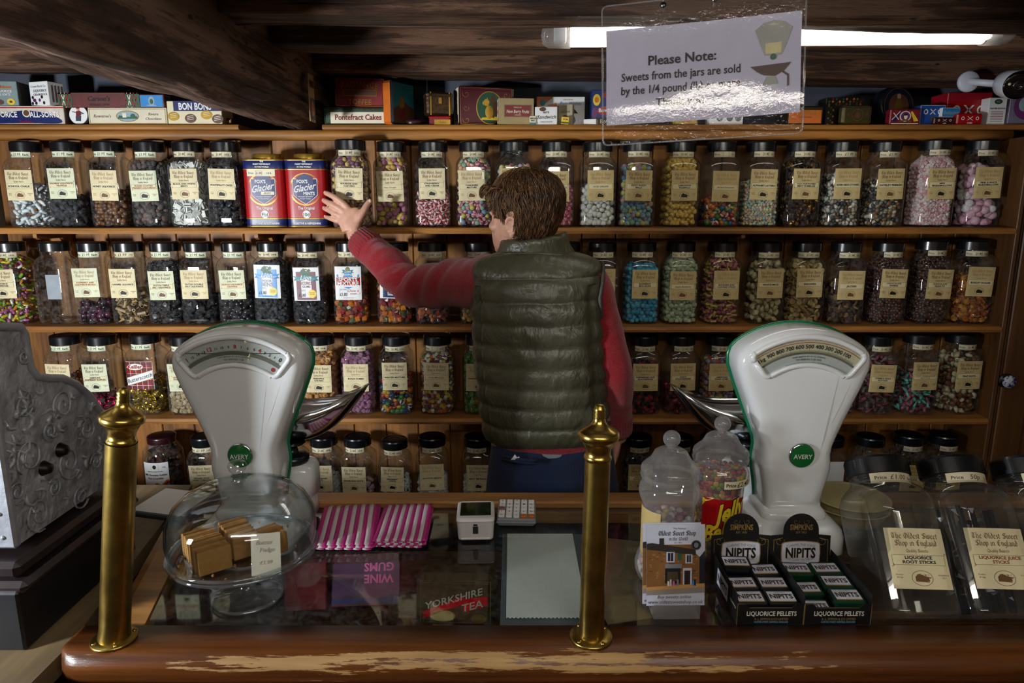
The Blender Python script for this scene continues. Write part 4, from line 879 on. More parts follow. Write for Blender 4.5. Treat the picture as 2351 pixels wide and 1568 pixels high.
o = mb.build('nut_crumble', ms, None, t.location); tag(o, 'broken brown chocolate nut crumble inside the bulbous burgundy-lidded jar', 'sweets', 'sweets in the shelf jars', 'stuff')
# ---------------------------------------------------------------- fluorescent fittings
TUBE = emit('fluorescent_tube', (1.0, .95, .84), TUBE_POWER); DIFF = pm('clear_diffuser_end', '#c9cbcf', .2, 0, .05)
def strip_light(name, a, b, label, strength=None, r=.027):
    A, B = Vector(a), Vector(b); mid = (A + B) / 2; L = (B - A).length; d = (B - A).normalized()
    t = thing(name, label, 'light', mid, (0, 0, math.atan2(d.y, d.x)), 'fluorescent strip lights')
    em = TUBE if strength is None else emit('fluorescent_tube_' + str(strength), (1.0, .94, .84), strength)
    dx = L / 2 - .07
    m = MB().tube([(-dx, 0, .002), (dx, 0, .002)], r * .9, 16); m.build('tube', em, t)
    mb = MB().box((0, 0, r + .022), (L, r * 2.2, .022), 0, .004); mb.build('batten', pm('white_batten', '#d8d8d4', .4), t)
    for s in (-1, 1):
        e = MB().lathe([(.001, 0), (r * .75, .004), (r * 1.05, .018), (r * 1.1, .07)], 18, 0, True, T(s * L / 2, 0, .004, ry=rad(-90 * s) + math.pi * 0) if s > 0 else T(-L / 2, 0, .004, ry=rad(90)))
        e.build('end_cap', PLASTIC, t)
        MB().box((s * (L / 2 - .045), 0, .004), (.03, r * 1.2, r * 1.2), 0, .003).build('lamp_holder', DIFF, t)
    return t
pL, pR = atY(1242, 96, 1.735), atY(2335, 88, 1.685)
strip_light('strip_light', (pL.x, 1.735, 1.985), (pR.x, 1.70, 1.985), 'white fluorescent strip light between two dark ceiling beams above the shopkeeper')
strip_light('strip_light', (-.45, -.25, 2.0), (.85, -.25, 2.0), 'fluorescent strip light on the ceiling on the customers side, parallel to counter', 20.0, .048)
strip_light('strip_light', (.5, -1.15, 2.0), (1.8, -1.15, 2.0), 'fluorescent strip light on the ceiling near the shop door side', 6.0, .045)

# ---------------------------------------------------------------- laminated notice hung from the near beam
NOTE_P = pm('notice_paper', '#aaa5b6', .55, 0, .03)
def lam_mat():
    m, nt, b, N, L = base_mat('laminate_film'); N.remove(b)
    tr = N.new('ShaderNodeBsdfTransparent'); tr.inputs[0].default_value = (.93, .93, .93, 1); gl = N.new('ShaderNodeBsdfGlossy'); gl.inputs['Roughness'].default_value = .05
    n = noise(nt, 95, 4, rough=.65); n2 = noise(nt, 13, 2)
    ad = N.new('ShaderNodeMath'); ad.operation = 'MULTIPLY_ADD'; ad.inputs[1].default_value = 1.2; L.new(n2.outputs[0], ad.inputs[0]); L.new(n.outputs[0], ad.inputs[2])
    bb = N.new('ShaderNodeBump'); bb.inputs['Strength'].default_value = .8; bb.inputs['Distance'].default_value = .0005; L.new(ad.outputs[0], bb.inputs['Height']); L.new(bb.outputs[0], gl.inputs['Normal'])
    mx = N.new('ShaderNodeMixShader'); mx.inputs[0].default_value = .075; L.new(tr.outputs[0], mx.inputs[1]); L.new(gl.outputs[0], mx.inputs[2]); L.new(mx.outputs[0], N['Material Output'].inputs[0]); return m
SN = atY(1607, 158, 1.105)
sg = thing('notice_sign', 'laminated notice reading please note, hung from the near ceiling beam', 'sign', SN, (rad(-3.5), rad(-2.4), rad(-14.5)))
HW, HH = .1485, .105
def wavy(x, z): return .0035 * math.sin(x * 21 + 1) * (1 if z < -.03 else .4) + .002 * math.sin(z * 40)
def card(w0, z0, w1, z1, off, nx=16, nz=12):
    v = []; f = []
    for j in range(nz + 1):
        for i in range(nx + 1):
            x = w0 + (w1 - w0) * i / nx; z = z0 + (z1 - z0) * j / nz; v.append((x, off + wavy(x, z), z))
    for j in range(nz):
        for i in range(nx): a = j * (nx + 1) + i; f.append((a, a + 1, a + nx + 2, a + nx + 1))
    return v, f
pp = MB(); pp.add(*card(-HW + .006, -HH + .030, HW - .005, HH - .036, 0), 0, True)
def on_note(vf, c, off):
    v, f = vf; pp.add(np.column_stack([v[:, 0], [wavy(x, z) - off for x, z in v], v[:, 1]]), f, c)
on_note(text('Please Note:', .0200, -.027, .012, .022), 1, .0008)
for k, q in enumerate(('Sweets from the jars are sold', 'by the 1/4 pound (lb) or more', 'Thank you')): on_note(text(q, .0178 if k < 2 else .0170, -.030, -.010 - k * .0205, .016, fit=.178), 1, .0008)
def cen(pts, cx=.105, cz=.03, s=1.0): return poly(*[(cx + x * s, cz + z * s) for x, z in pts])
fanp = [(-.026, .018), (-.015, .027), (0, .030), (.015, .027), (.026, .018), (.012, -.020), (-.012, -.020)]
on_note(cen(fanp), 2, .0007); on_note(cen(fanp, s=.85), 3, .0009); on_note(cen([(-.018, .014), (0, .020), (.018, .014), (.014, .007), (0, .012), (-.014, .007)]), 4, .0011)
on_note(oval(.105, .008, .0045, .0045, 14), 5, .0011); on_note(poly((.073, -.004), (.130, -.002), (.120, -.014), (.108, -.020), (.092, -.018), (.082, -.012)), 6, .0011); on_note(poly((.096, -.020), (.108, -.020), (.112, -.032), (.090, -.032)), 2, .0009)
on_note(join(pen([[(.118, -.014), (.126, -.020), (.126, -.036)]], .003, 30, .0025)), 6, .0009)
pp.build('paper', [NOTE_P, INK_B, pm('picture_grey', '#8e8c84', .6), pm('picture_cream', '#b7ab7c', .6), pm('picture_dark', '#4d4a42', .6), GREENP, pm('picture_brown', '#4a382c', .6)], sg)
LAM = lam_mat()
lm = MB(); rr = .008; out = [(sx * (HW - rr) + rr * math.cos(a), sz * (HH - rr) + rr * math.sin(a)) for sx, sz, a0 in ((1, 1, 0), (-1, 1, 90), (-1, -1, 180), (1, -1, 270)) for a in [rad(a0 + k * 22.5) for k in range(5)]]
v, f = card(-HW, -HH, HW, HH, -.0018, 24, 16); lm.add(v, f, 0, True)
lm.build('laminate', LAM, sg)
ed = MB().tube([(x, wavy(x, z), z) for x, z in out + [out[0]]], .0013, 6); ed.build('sealed_edge', PLASTIC, sg)
for x in (-.055, .02): MB().lathe([(.001, -.004), (.005, -.003), (.004, .0), (.0012, .001), (.0012, .03)], 12, 0, True, T(x, -.002, HH - .008, rx=rad(-90))).build('drawing_pin', pm('steel_pin', '#8a8a8c', .3, 1), sg)
cordm = pm('thin_string', '#b8b2a4', .8)
for x in (-.055, .02): MB().tube([(x, -.001, HH - .008), (x, .004, HH + .07)], .0011, 6).build('string', cordm, sg)

# ---------------------------------------------------------------- security camera on the third beam
cp = atY(2282, 195, 2.10)
cc = thing('security_camera', 'white bullet security camera with black face on the beam at far right', 'camera', (cp.x, 2.10, cp.z))
CW = pm('camera_white', '#d3d6e2', .35, 0, .02)
MC = T(0, 0, 0, rx=rad(-12), rz=rad(-18)) @ T(rx=rad(-90)) @ T(0, 0, -.03)
MC = T(0.008, -.06, -.008, rx=rad(102), rz=rad(-14))
MB().lathe([(.001, -.035), (.030, -.035), (.036, -.030), (.038, .0), (.0385, .04), (.0365, .046)], 32, 0, True, MC).build('housing', CW, cc)
MB().lathe([(.0365, .045), (.0372, .047), (.034, .049), (.026, .0492), (.001, .0492)], 32, 0, True, MC).build('front_face', pm('camera_black', '#08080a', .12, coat=.6), cc)
MB().lathe([(.014, .049), (.0135, .052), (.009, .0525), (.007, .050), (.001, .0515)], 24, 0, True, MC).build('lens', pm('lens_glass', '#1a1416', .05, coat=1), cc)
for s in (-1, 1): MB().ball((s * .022, .004, .0495), (.004, .004, .002), 0, M=MC).build('infrared_led', pm('led_cream', '#cfc9a8', .3), cc)
mt = MB().lathe([(.001, 0), (.028, .0), (.030, .003), (.030, .012), (.026, .016), (.001, .017)], 28, 0, True, T(-.040, .062, .018, rx=rad(90), rz=rad(-8))); mt.tube([(-.040, .05, .018), (-.028, .03, .012), (-.004, -.02, 0)], .010, 12)
mt.build('mounting_bracket', CW, cc)
# ---------------------------------------------------------------- old tins and cartons on the top ledge
TG = 'old tins and cartons on the top ledge'
SILV = pm('dull_silver', '#7d8088', .35, .8, .2); DKGRN = pm('old_green_tin', '#1f3d2a', .45, 0, .3, 60); BRONZE = pm('bronze_relief', '#5a4632', .4, .8, .5, 90, .8, 120)
LBLUE = pm('pale_blue_card', '#8fa7b0', .6); DBLUE = pm('deep_blue_card', '#15306e', .45); TAN = pm('tan_card', '#a89468', .6); OLIVE = pm('olive_tin', '#4d4426', .4, .5, .3, 80); LILAC = pm('lilac_tin', '#8b86a0', .35, .3, .15)
PAL = [CREAM, RED, BLUE, GOLD, INK_B, WHITE, DKRED, GREENP, BROWNP, ORANGE, TEAL, PURPLE, SKYB, YEL, GREY, LBLUE]
C_, R_, N_, G_, K_, W_, D_, E_, B_, O_, T_, P_, S_, Y_, A_, L_B = range(16)
def carton(name, px0, px1, yt, yb, label, cat, body, prints, Y=2.275, depth=.06, yaw=0, z=None, bev=.0015, tin=False, side=None, grp=TG, lidm=None, tilt=0):
    a = atY(px0, yb, Y); b = atY(px1, yb, Y); c = atY((px0 + px1) / 2, yt, Y)
    zz = SZ[0] if z is None else z; W = (b.x - a.x) * (1.0 if not yaw else 1 / max(.3, math.cos(yaw))); H = c.z - zz
    t = thing(name, label, cat, ((a.x + b.x) / 2, Y, zz), (0, tilt, yaw), grp); m = MB()
    m.box((0, depth / 2, H / 2), (W, depth, H), 0, bev)
    mats = [body] + PAL
    for vf, col, off in prints(W, H): m.flat(vf, col + 1, STAND, off=.0004 + off * .0004)
    if side:
        for sgn in (-1, 1):
            Ms = T(sgn * W / 2, depth / 2, 0, rz=rad(90 * sgn)) @ STAND
            for vf, col, off in side(depth, H): m.flat(vf, col + 1, Ms, off=.0004 + off * .0004)
    m.build('body', mats, t)
    if tin:
        lm = lidm or body; MB().box((0, depth / 2, H * .86), (W + .003, depth + .003, H * .27), 0, bev).build('lid', lm, t) if tin == 'top' else MB().box((0, .0075, H / 2 + .0004), (W + .0025, .012, H + .0008), 0, bev).build('rim', lm, t)
    return t
mid = lambda W, H, fx, fy, s, sz, c, off=2, **k: (text(s, H * sz, W * fx, H * fy, **k), c, off)
bnd = lambda W, H, x0, y0, x1, y1, c, off=1: (rect(W * x0, H * y0, W * x1, H * y1), c, off)
frm = lambda W, H, m_, c, off=1, t=.0012: (frame2(-W / 2 + m_, m_, W / 2 - m_, H - m_, t), c, off)
def stem(W, H): return []
# left of the main beam
c1 = carton('sweet_carton', -28, 150, 243, 287, 'worn cream carton reading all-sorts in a navy banner', 'carton', pm('worn_cream_carton', '#cfc4b4', .65, 0, .2, 40), lambda W, H: [
    (poly(*[(W * .47 * math.cos(a), H * (.42 + .33 * math.sin(a) - .25 * (math.cos(a)) ** 2)) for a in np.linspace(0, 6.28, 28)[:-1]]), N_, 1), (oval(W * .02, H * .62, H * .22, H * .22), C_, 2), (oval(W * .02, H * .62, H * .16, H * .16), B_, 3),
    mid(W, H, -.29, .40, 'LIQUORICE', .42, W_, 3, bold=.02, fit=W * .38), mid(W, H, .25, .40, 'ALL-SORTS', .42, W_, 3, bold=.02, fit=W * .38), mid(W, H, 0, .10, 'Sheffield', .2, R_, 3), bnd(W, H, -.5, .88, .5, .93, R_)], depth=.10, Y=2.268)
za = SZ[0] + .0655
zt = lambda px, y, Y=2.275: atY(px, y, Y).z
z1 = zt(60, 243, 2.268) + .0006
carton('sweet_carton', -12, 42, 186, 241, 'teal and tan liquorice carton stacked at the far left of the ledge', 'carton', pm('grey_teal_carton', '#7c8f8e', .6), lambda W, H: [
    mid(W, H, -.05, .72, 'Wilkinson', .16, O_, bold=.02, fit=W * .9), mid(W, H, -.05, .55, 'LIQUORICE', .13, W_, bold=.02, fit=W * .8), mid(W, H, -.05, .42, 'ALL SORTS', .11, W_, bold=.02, fit=W * .8), (oval(W * .2, H * .17, W * .16, H * .13), Y_, 1), (oval(W * .2, H * .17, W * .06, H * .05), B_, 2), (oval(-W * .25, H * .15, W * .17, H * .11), B_, 1)], z=z1, depth=.07, yaw=.1)
carton('sweet_carton', 66, 120, 187, 241, 'white liquorice cream rock carton tilted on top of the all-sorts carton', 'carton', WHITE, lambda W, H: [
    mid(W, H, 0, .76, 'Cream Rock Co', .13, A_, fit=W * .8), mid(W, H, .08, .57, 'LIQUORICE', .15, A_, bold=.01, fit=W * .75), mid(W, H, .08, .42, 'CREAM ROCK', .13, A_, bold=.01, fit=W * .75)] + [(oval(W * q, H * (.12 + .12 * (k % 3)), W * .06, H * .07, 10), (K_, P_, K_)[k % 3], 1 + k % 2) for k, q in enumerate((-.4, -.3, -.36, -.2, .0, .14, .22, -.25))], z=z1, depth=.055, yaw=-.32, side=lambda D, H: [(join(*[rect(-D * .3 + D * .2 * k, H * .15, -D * .3 + D * .2 * k + D * .07, H * .85) for k in range(4)]), A_, 1)])
# round tin standing on edge with a golfer
p = atY(182, 287, 2.275); rr = (atY(205, 266, 2.275).x - atY(160, 266, 2.275).x) / 2
t = thing('round_tin', 'small round white tin standing on edge with a red-coated golfer picture', 'tin', (p.x, 2.275, SZ[0]), (rad(-4), 0, 0), TG)
ML = T(0, .03, rr, rx=rad(90))
m = MB().lathe([(rr - .002, 0), (rr, .001), (rr, .028), (rr - .002, .03), (rr * .93, .0305)], 40, 0, True, ML); m.lathe([(rr * .93, .0302), (.001, .0302)], 40, 1, False, ML); m.lathe([(rr - .002, 0), (.001, 0)], 40, 0, False, ML)
MF = T(0, -.0005, rr) @ STAND; s = rr
for vf, c, o in ((poly((-.25 * s, -.05 * s), (.0, -.1 * s), (.28 * s, -.02 * s), (.3 * s, .3 * s), (.12 * s, .42 * s), (-.2 * s, .36 * s)), 2, .0006), (poly((-.28 * s, -.08 * s), (.28 * s, -.06 * s), (.22 * s, -.62 * s), (-.3 * s, -.6 * s)), 3, .0006), (oval(.0, .52 * s, .14 * s, .15 * s, 14), 4, .0008), (poly((-.22 * s, .6 * s), (.18 * s, .6 * s), (.1 * s, .74 * s), (-.12 * s, .74 * s)), 2, .001), (pen([[(.28 * s, .25 * s), (.55 * s, .1 * s), (.2 * s, .1 * s), (-.6 * s, .32 * s)]], .07 * s, 60, .05 * s), 3, .001)): m.flat(vf, c, MF, off=o)
m.build('body', [SILV, WHITE, DKRED, pm('tweed', '#3a3a4a', .7), pm('picture_skin', '#c99a7c', .6)], t)
carton('chocolate_box', 205, 385, 247, 287, 'long cream chocolate box with a small oval landscape', 'box', pm('cream_box', '#d8cfb4', .55, 0, .06), lambda W, H: [
    frm(W, H, .004, G_), (oval(0, H * .5, W * .145, H * .33), G_, 1), (oval(0, H * .5, W * .135, H * .29), pm and L_B, 2), (poly((-W * .13, H * .35), (W * .13, H * .35), (W * .12, H * .5), (0, H * .45), (-W * .1, H * .55)), E_, 3), (rect(-W * .06, H * .42, -W * .01, H * .68), C_, 4), (oval(W * .07, H * .52, W * .03, H * .12), E_, 4), mid(W, H, -.32, .42, "Rowntree's", .26, B_, 1, shear=.3, fit=W * .22), mid(W, H, .33, .55, 'Riviera', .22, B_, 1, shear=.3), mid(W, H, .33, .28, 'Chocolates', .22, B_, 1, shear=.3, fit=W * .2)], depth=.12, Y=2.27)
z2 = zt(300, 247, 2.27) + .0006
carton('tartan_box', 136, 322, 213, 246, 'long dark red toffee box with green tartan ends', 'box', pm('old_red_box', '#5e1f20', .55, 0, .25, 40), lambda W, H: [bnd(W, H, -.5, 0, -.33, 1, E_), bnd(W, H, .33, 0, .5, 1, E_)] + [(pen([[(W * (x0 + .04 * k), 0), (W * (x0 + .04 * k + .05), H)], [(W * (x0 + .04 * k + .05), 0), (W * (x0 + .04 * k), H)]], .0022, 0, .001), (D_, C_, R_)[k % 3], 2) for x0 in (-.5, .31) for k in range(4)] + [mid(W, H, 0, .45, "Carson's", .45, K_, 2, bold=.02, shear=.2, fit=W * .4), mid(W, H, 0, .15, 'EXCELLENT TOFFEE', .16, K_, 2, fit=W * .4), bnd(W, H, -.5, .92, .5, 1, B_)], z=z2, depth=.10, Y=2.275)
carton('small_tin', 322, 377, 217, 246, 'blue picture tin with silver border peeping below the main beam', 'tin', SILV, lambda W, H: [(rect(-W * .46, H * .07, W * .46, H * .95), S_, 1), (rect(-W * .44, H * .10, W * .44, H * .92), N_ if False else S_, 2), (oval(0, H * .5, W * .13, H * .35), L_B, 3), (oval(0, H * .45, W * .07, H * .2), E_, 4), mid(W, H, 0, .12, 'TRADE MARK', .12, W_, 4)], z=z2, depth=.05, Y=2.272, tin='rim', lidm=DKRED)
carton('chocolate_box', 387, 511, 232, 287, 'cream chocolate box printed with four truffles, partly under the main beam', 'box', pm('ivory_box', '#ded3ae', .55, 0, .04), lambda W, H: [bnd(W, H, -.38, .58, .5, 1, N_), (text('BON BONS', H * .4, W * .02, H * .64, .03, fit=W * .6), W_, 3)] + [(oval(W * x, H * y, W * .105, H * .19, 18), B_ if k % 2 else G_, 2) for k, (x, y) in enumerate(((-.39, .36), (-.08, .27), (.22, .42), (.42, .25)))] + [(join(*[pen([[(W * x - W * .06, H * (y + .07 * q)), (W * x + W * .06, H * (y + .07 * q + .05))]], .0016, 80, .001) for q in (-1, 0, 1)]), C_, 3) for x, y in ((-.39, .36), (-.08, .27), (.22, .42), (.42, .25))], depth=.09, Y=2.27)
carton('small_carton', 508, 532, 271, 287, 'tiny brown carton in the shadow just left of the main beam', 'carton', BROWNP, lambda W, H: [bnd(W, H, -.4, .3, .4, .7, G_)], depth=.04, Y=2.30)
# card strip pinned to the beam's side
t = thing('card_strip', 'narrow cream printed card pinned upright on the right side of the main beam', 'card', (-.598, 2.14, 1.905)); m = MB().box((0, 0, 0), (.002, .055, .135), 0)
Mx = T(.0014, 0, 0, rz=rad(90)) @ STAND
for vf, c in ((rect(-.022, -.06, .022, .0), 1), (oval(0, -.03, .015, .022), 2), (rect(-.018, .03, .018, .05), 3)): m.flat(vf, c, Mx, off=.0005 + c * .0003)
m.build('card', [pm('aged_card', '#b59a6c', .7, 0, .2), pm('blue_grey_print', '#4a5570', .6), ORANGE, BROWNP], t)
# between beam and notice
c = carton('toffee_tin', 745, 893, 246, 287, 'green and cream tin reading pontefract cakes, under the red toffee tin', 'tin', DKGRN, lambda W, H: [bnd(W, H, -.4, .08, .46, .72, C_), (text('Pontefract Cakes', H * .44, W * .03, H * .28, .025, fit=W * .72), D_, 3), (join(*[rect(W * (-.4 + .02 * k), H * .8, W * (-.4 + .02 * k + .008), H * .88) for k in range(43)]), E_, 2), frm(W, H, .002, E_)], depth=.11, Y=2.27, bev=.006, tin='top', lidm=pm('rusty_green_tin', '#3a3a28', .5, .3, .5, 70))
z3 = zt(820, 246, 2.27) + .0012
carton('toffee_tin', 769, 884, 178, 246, 'dark red toffee tin with gold lettering, lying on the green tin', 'tin', DKRED, lambda W, H: [frm(W, H, .003, G_, 1, .0016), (arc(text('RADIANCE', H * .27, 0, 0, .015, fit=W * .80), 0, -W * 1.6, W * 1.6 + H * .68), G_, 2), (text('TOFFEE', H * .25, 0, H * .09, .015, fit=W * .58), G_, 2), bnd(W, H, -.34, .37, .34, .60, G_), bnd(W, H, -.32, .40, .32, .57, pm and B_, 2), (join(scroll(-W * .42, H * .42, .006), scroll(W * .42, H * .42, .006, -1)), G_, 2)], z=z3, depth=.07, Y=2.278, bev=.007, tilt=rad(1.5), tin='rim', lidm=DKRED)
carton('picture_tin', 908, 948, 188, 287, 'orange sided tin with a blue picture front, standing upright and turned', 'tin', ORANGE, lambda W, H: [(rect(-W * .46, H * .04, W * .46, H * .96), T_, 1), (poly((-W * .46, H * .04), (W * .46, H * .04), (W * .46, H * .4), (0, H * .55), (-W * .46, H * .35)), B_, 2), (oval(-W * .1, H * .5, W * .12, H * .16), G_, 3), (rect(-W * .2, H * .15, W * .02, H * .4), D_, 3)], depth=.045, Y=2.285, yaw=1.02, bev=.008, tin='rim', lidm=pm('dark_blue_rim', '#16283a', .4, .3))
t = thing('round_tin', 'low dark round tin lying on the ledge between two taller tins', 'tin', (*atY(951, 287, 2.31).xy, SZ[0]), group=TG); MB().lathe([(.001, 0), (.034, 0), (.035, .002), (.035, .014)], 30).build('body', pm('dark_tin', '#241a1c', .35, .5), t); MB().lathe([(.036, .010), (.036, .016), (.034, .018), (.001, .018)], 30).build('lid', pm('dark_red_lid', '#3a1a1e', .35, .4), t)
carton('small_tin', 985, 1034, 266, 287, 'small red and gold flake tin under the bronze casket', 'tin', DKRED, lambda W, H: [bnd(W, H, -.25, .05, .5, .6, G_), mid(W, H, .15, .2, 'Flake', .35, B_, 2), bnd(W, H, -.5, .75, .5, .9, R_)], depth=.06, Y=2.275, bev=.003, tin='top', lidm=RED)
z4 = zt(1010, 265, 2.275) + .0012
cas = carton('casket_tin', 982, 1040, 211, 265, 'small bronze casket-shaped tin with straps, on the red and gold tin', 'tin', BRONZE, lambda W, H: [(rect(-W * .38, 0, -W * .33, H), G_, 1), (rect(W * .33, 0, W * .38, H), G_, 1), (rect(-W * .06, H * .5, W * .06, H * .75), G_, 2)], z=z4, depth=.05, Y=2.28, bev=.006, yaw=.35, tin='top', lidm=BRONZE)
SQM = pm('maroon_tin', '#571726', .35, .2, .12)
carton('picture_tin', 1056, 1178, 199, 287, 'large maroon tin with an oval squirrel picture and cream side lettering', 'tin', SQM, lambda W, H: [frm(W, H, .004, G_, 1, .001), (oval(W * .06, H * .47, W * .25, H * .42), G_, 1), (oval(W * .06, H * .47, W * .235, H * .40), E_, 2), (oval(W * .05, H * .36, W * .075, H * .17), G_, 4), (oval(W * .0, H * .60, W * .055, H * .085), G_, 4), (oval(-W * .045, H * .585, W * .03, H * .05), G_, 4), (poly((W * .0, H * .66), (W * .012, H * .74), (W * .03, H * .65)), G_, 4), (pen([[(W * .10, H * .24), (W * .17, H * .36), (W * .16, H * .56), (W * .10, H * .70), (W * .16, H * .76)]], .016, 30, .013), B_, 3), (poly((-W * .12, H * .16), (W * .24, H * .16), (W * .2, H * .25), (-W * .08, H * .22)), Y_, 3), (join(*[scroll(sx * W * .37 + W * .0, H * y, .012, sx) for sx in (-1, 1) for y in (.15, .8)], *[scroll(-W * .38, H * .45, .010), scroll(W * .42, H * .5, .008, -1)]), G_, 2)], depth=.09, Y=2.315, bev=.012, yaw=.27, side=lambda D, H: [(rect(-D * .48, H * .03, D * .48, H * .97), C_, 1), ((lambda q: (np.stack([q[0][:, 1] - D * .12, H * .93 - q[0][:, 0]], 1), q[1]))(text('SQUIRREL', D * .42, H * .43, 0, .03, fit=H * .82)), K_, 2)], tin='rim', lidm=SQM)
carton('sweet_carton', 1145, 1226, 225, 287, 'tan carton with a plum coloured fruits panel in front of the squirrel tin', 'carton', TAN, lambda W, H: [(rect(-W * .32, H * .3, W * .40, H * .72), D_, 1), (frame2(-W * .34, H * .28, W * .42, H * .74, .0008), B_, 2), mid(W, H, .04, .43, 'New Berry Fruits', .18, C_, 3, bold=.015, shear=.2, fit=W * .64), mid(W, H, .04, .62, 'MEADOW', .07, C_, 3), mid(W, H, .04, .33, 'CREAMS', .07, C_, 3)], depth=.05, Y=2.225 + .03, yaw=.1, side=lambda D, H: [(rect(-D * .45, H * .03, D * .45, H * .97), C_, 1)] + [(oval(0, H * (.2 + .3 * k), D * .25, H * .1, 14), (O_, R_, T_)[k], 2) for k in range(3)])
carton('sweet_carton', 1232, 1342, 222, 288, 'large white best wishes chocolate box with an orange corner, behind smaller cartons', 'box', WHITE, lambda W, H: [(poly((-W * .5, H * .55), (-W * .15, H), (-W * .2, H), (-W * .5, H)), O_, 1), (poly((-W * .3, H * .7), (-W * .05, H * .65), (-W * .1, H * .8)), O_, 1), mid(W, H, .2, .72, 'Best Wishes', .17, S_, 2, shear=.3, fit=W * .45), mid(W, H, .15, .88, 'chocolates', .08, G_, 2), (poly((W * .18, H * .45), (W * .27, H * .62), (W * .36, H * .45)), K_, 1), (oval(W * .22, H * .22, W * .09, H * .13), T_, 1), (oval(W * .22, H * .3, W * .07, H * .1), B_, 2), (oval(-W * .38, H * .8, W * .06, H * .1), T_, 2)], depth=.04, Y=2.335)
carton('sweet_carton', 1281, 1314, 239, 287, 'plain beige carton between the white cartons', 'carton', pm('beige_carton', '#a59a80', .6), lambda W, H: [mid(W, H, 0, .6, 'ORIGINS', .12, B_), (oval(0, H * .35, W * .25, H * .14), B_, 1)], depth=.04, Y=2.29, yaw=-.2)
carton('sweet_carton', 1228, 1279, 245, 287, 'small white sandwich chocolate carton at the front edge of the ledge', 'carton', WHITE, lambda W, H: [mid(W, H, 0, .62, "FRY'S", .15, K_, bold=.02), mid(W, H, .02, .32, 'Sandwich', .3, K_, shear=.3, fit=W * .85), mid(W, H, .02, .1, 'CHOCOLATE', .12, K_, fit=W * .8), (oval(-W * .15, H * .86, W * .15, H * .12), B_, 1)], depth=.035, Y=2.256, yaw=-.1)
carton('small_carton', 1216, 1231, 266, 286, 'tiny cream and teal gum carton standing on the ledge edge', 'carton', CREAM, lambda W, H: [mid(W, H, 0, .62, 'BEECH', .22, K_, bold=.03, fit=W * .9), mid(W, H, 0, .36, 'NUT', .22, K_, bold=.03), bnd(W, H, -.5, 0, .5, .2, T_)], depth=.012, Y=2.2525)
carton('small_carton', 1288, 1306, 268, 286, 'tiny yellow gum packet leaning on the ledge edge', 'carton', YEL, lambda W, H: [mid(W, H, 0, .55, 'GUM', .3, R_, bold=.03, fit=W * .85), bnd(W, H, -.5, .1, .5, .3, E_)], depth=.012, Y=2.2525, tilt=.08)
carton('sweet_carton', 1357, 1415, 206, 290, 'blue cylinder-like carton with yellow and red discs, beside the notice', 'carton', DBLUE, lambda W, H: [(oval(-W * .3, H * .72, W * .15, H * .16), Y_, 1), (oval(-W * .3, H * .72, W * .08, H * .08), O_, 2), (oval(W * .1, H * .86, W * .15, H * .1), R_, 1), (oval(W * .02, H * .42, W * .3, H * .12), R_, 2), mid(W, H, .04, .385, 'Barratt', .14, W_, 4, bold=.02, fit=W * .5), (oval(-W * .38, H * .35, W * .1, H * .16), P_, 1), (oval(0, H * .12, W * .36, H * .1), B_, 1), mid(W, H, .1, .07, 'Bovril', .16, W_, 3, bold=.02)], depth=.05, Y=2.30)
carton('small_carton', 1340, 1368, 273, 288, 'little open white carton flap lying beside the blue carton', 'carton', WHITE, stem, depth=.03, Y=2.265, yaw=-.3)
# seen through or behind the notice
carton('small_tin', 1546, 1602, 262, 290, 'yellow tin glimpsed through the clear bottom of the notice', 'tin', pm('ochre_tin', '#b59a3a', .4), lambda W, H: [frm(W, H, .003, B_), (oval(0, H * .5, W * .2, H * .3), O_, 1)], depth=.05, Y=2.28, bev=.004)
carton('sweet_carton', 1628, 1705, 252, 290, 'white carton with dark leaf drawings, behind the notice bottom edge', 'carton', WHITE, lambda W, H: [(oval(W * x, H * .5, W * .1, H * .25), A_, 1) for x in (-.2, .1, .35)], depth=.05, Y=2.285)
carton('toffee_tin', 1808, 1888, 243, 290, 'black and gold tin with an orange toffees panel, beside the notice', 'tin', pm('black_gold_tin', '#1c160c', .35, .3), lambda W, H: [(rect(-W * .48, H * .1, W * .44, H * .86), O_, 1), (frame2(-W * .49, H * .08, W * .46, H * .9, .0014), G_, 2), mid(W, H, .0, .52, 'TOFFEES', .30, G_, 3, bold=.01, fit=W * .8), mid(W, H, .0, .36, 'FLAVOURED', .12, B_, 3)], depth=.06, Y=2.272, bev=.004, tin='top', lidm=pm('dark_gold_lid', '#3a2f16', .35, .6))
carton('picture_tin', 1892, 1980, 224, 291, 'dark floral tin standing behind a brass-coloured tin', 'tin', pm('dark_floral_tin', '#1c1a14', .4, .2), lambda W, H: [(oval(W * (.09 * (k % 10) - .42), H * (.86 + .09 * ((k * 7) % 3 - 1)), .003, .0035, 8), (G_, O_, E_, D_)[k % 4], 1) for k in range(20)] + [(oval(-W * .42 + W * .06 * ((k * 5) % 3), H * (.08 + .07 * k), .003, .0035, 8), (G_, O_, E_)[k % 3], 1) for k in range(10)] + [(join(scroll(W * .3, H * .8, .008), scroll(-W * .2, H * .8, .008)), G_, 2)], depth=.06, Y=2.33)
carton('small_tin', 1932, 2000, 241, 292, 'dull olive brass tin with an embossed round portrait', 'tin', OLIVE, lambda W, H: [frm(W, H, .005, G_, 1, .001), (ring(0, H * .5, W * .19, H * .30, .001), G_, 1), (oval(0, H * .48, W * .09, H * .18), B_, 1), mid(W, H, -.32, .45, 'X', .15, G_), mid(W, H, .32, .45, 'X', .15, G_)], depth=.035, Y=2.268, bev=.008)
p = atY(2064, 291, 2.32); t = thing('round_tin', 'large round dark tin standing on edge behind the red royal tin', 'tin', (p.x, 2.33, SZ[0]), (rad(-6), 0, .25), TG); rr = .066; ML = T(0, .05, rr, rx=rad(90))
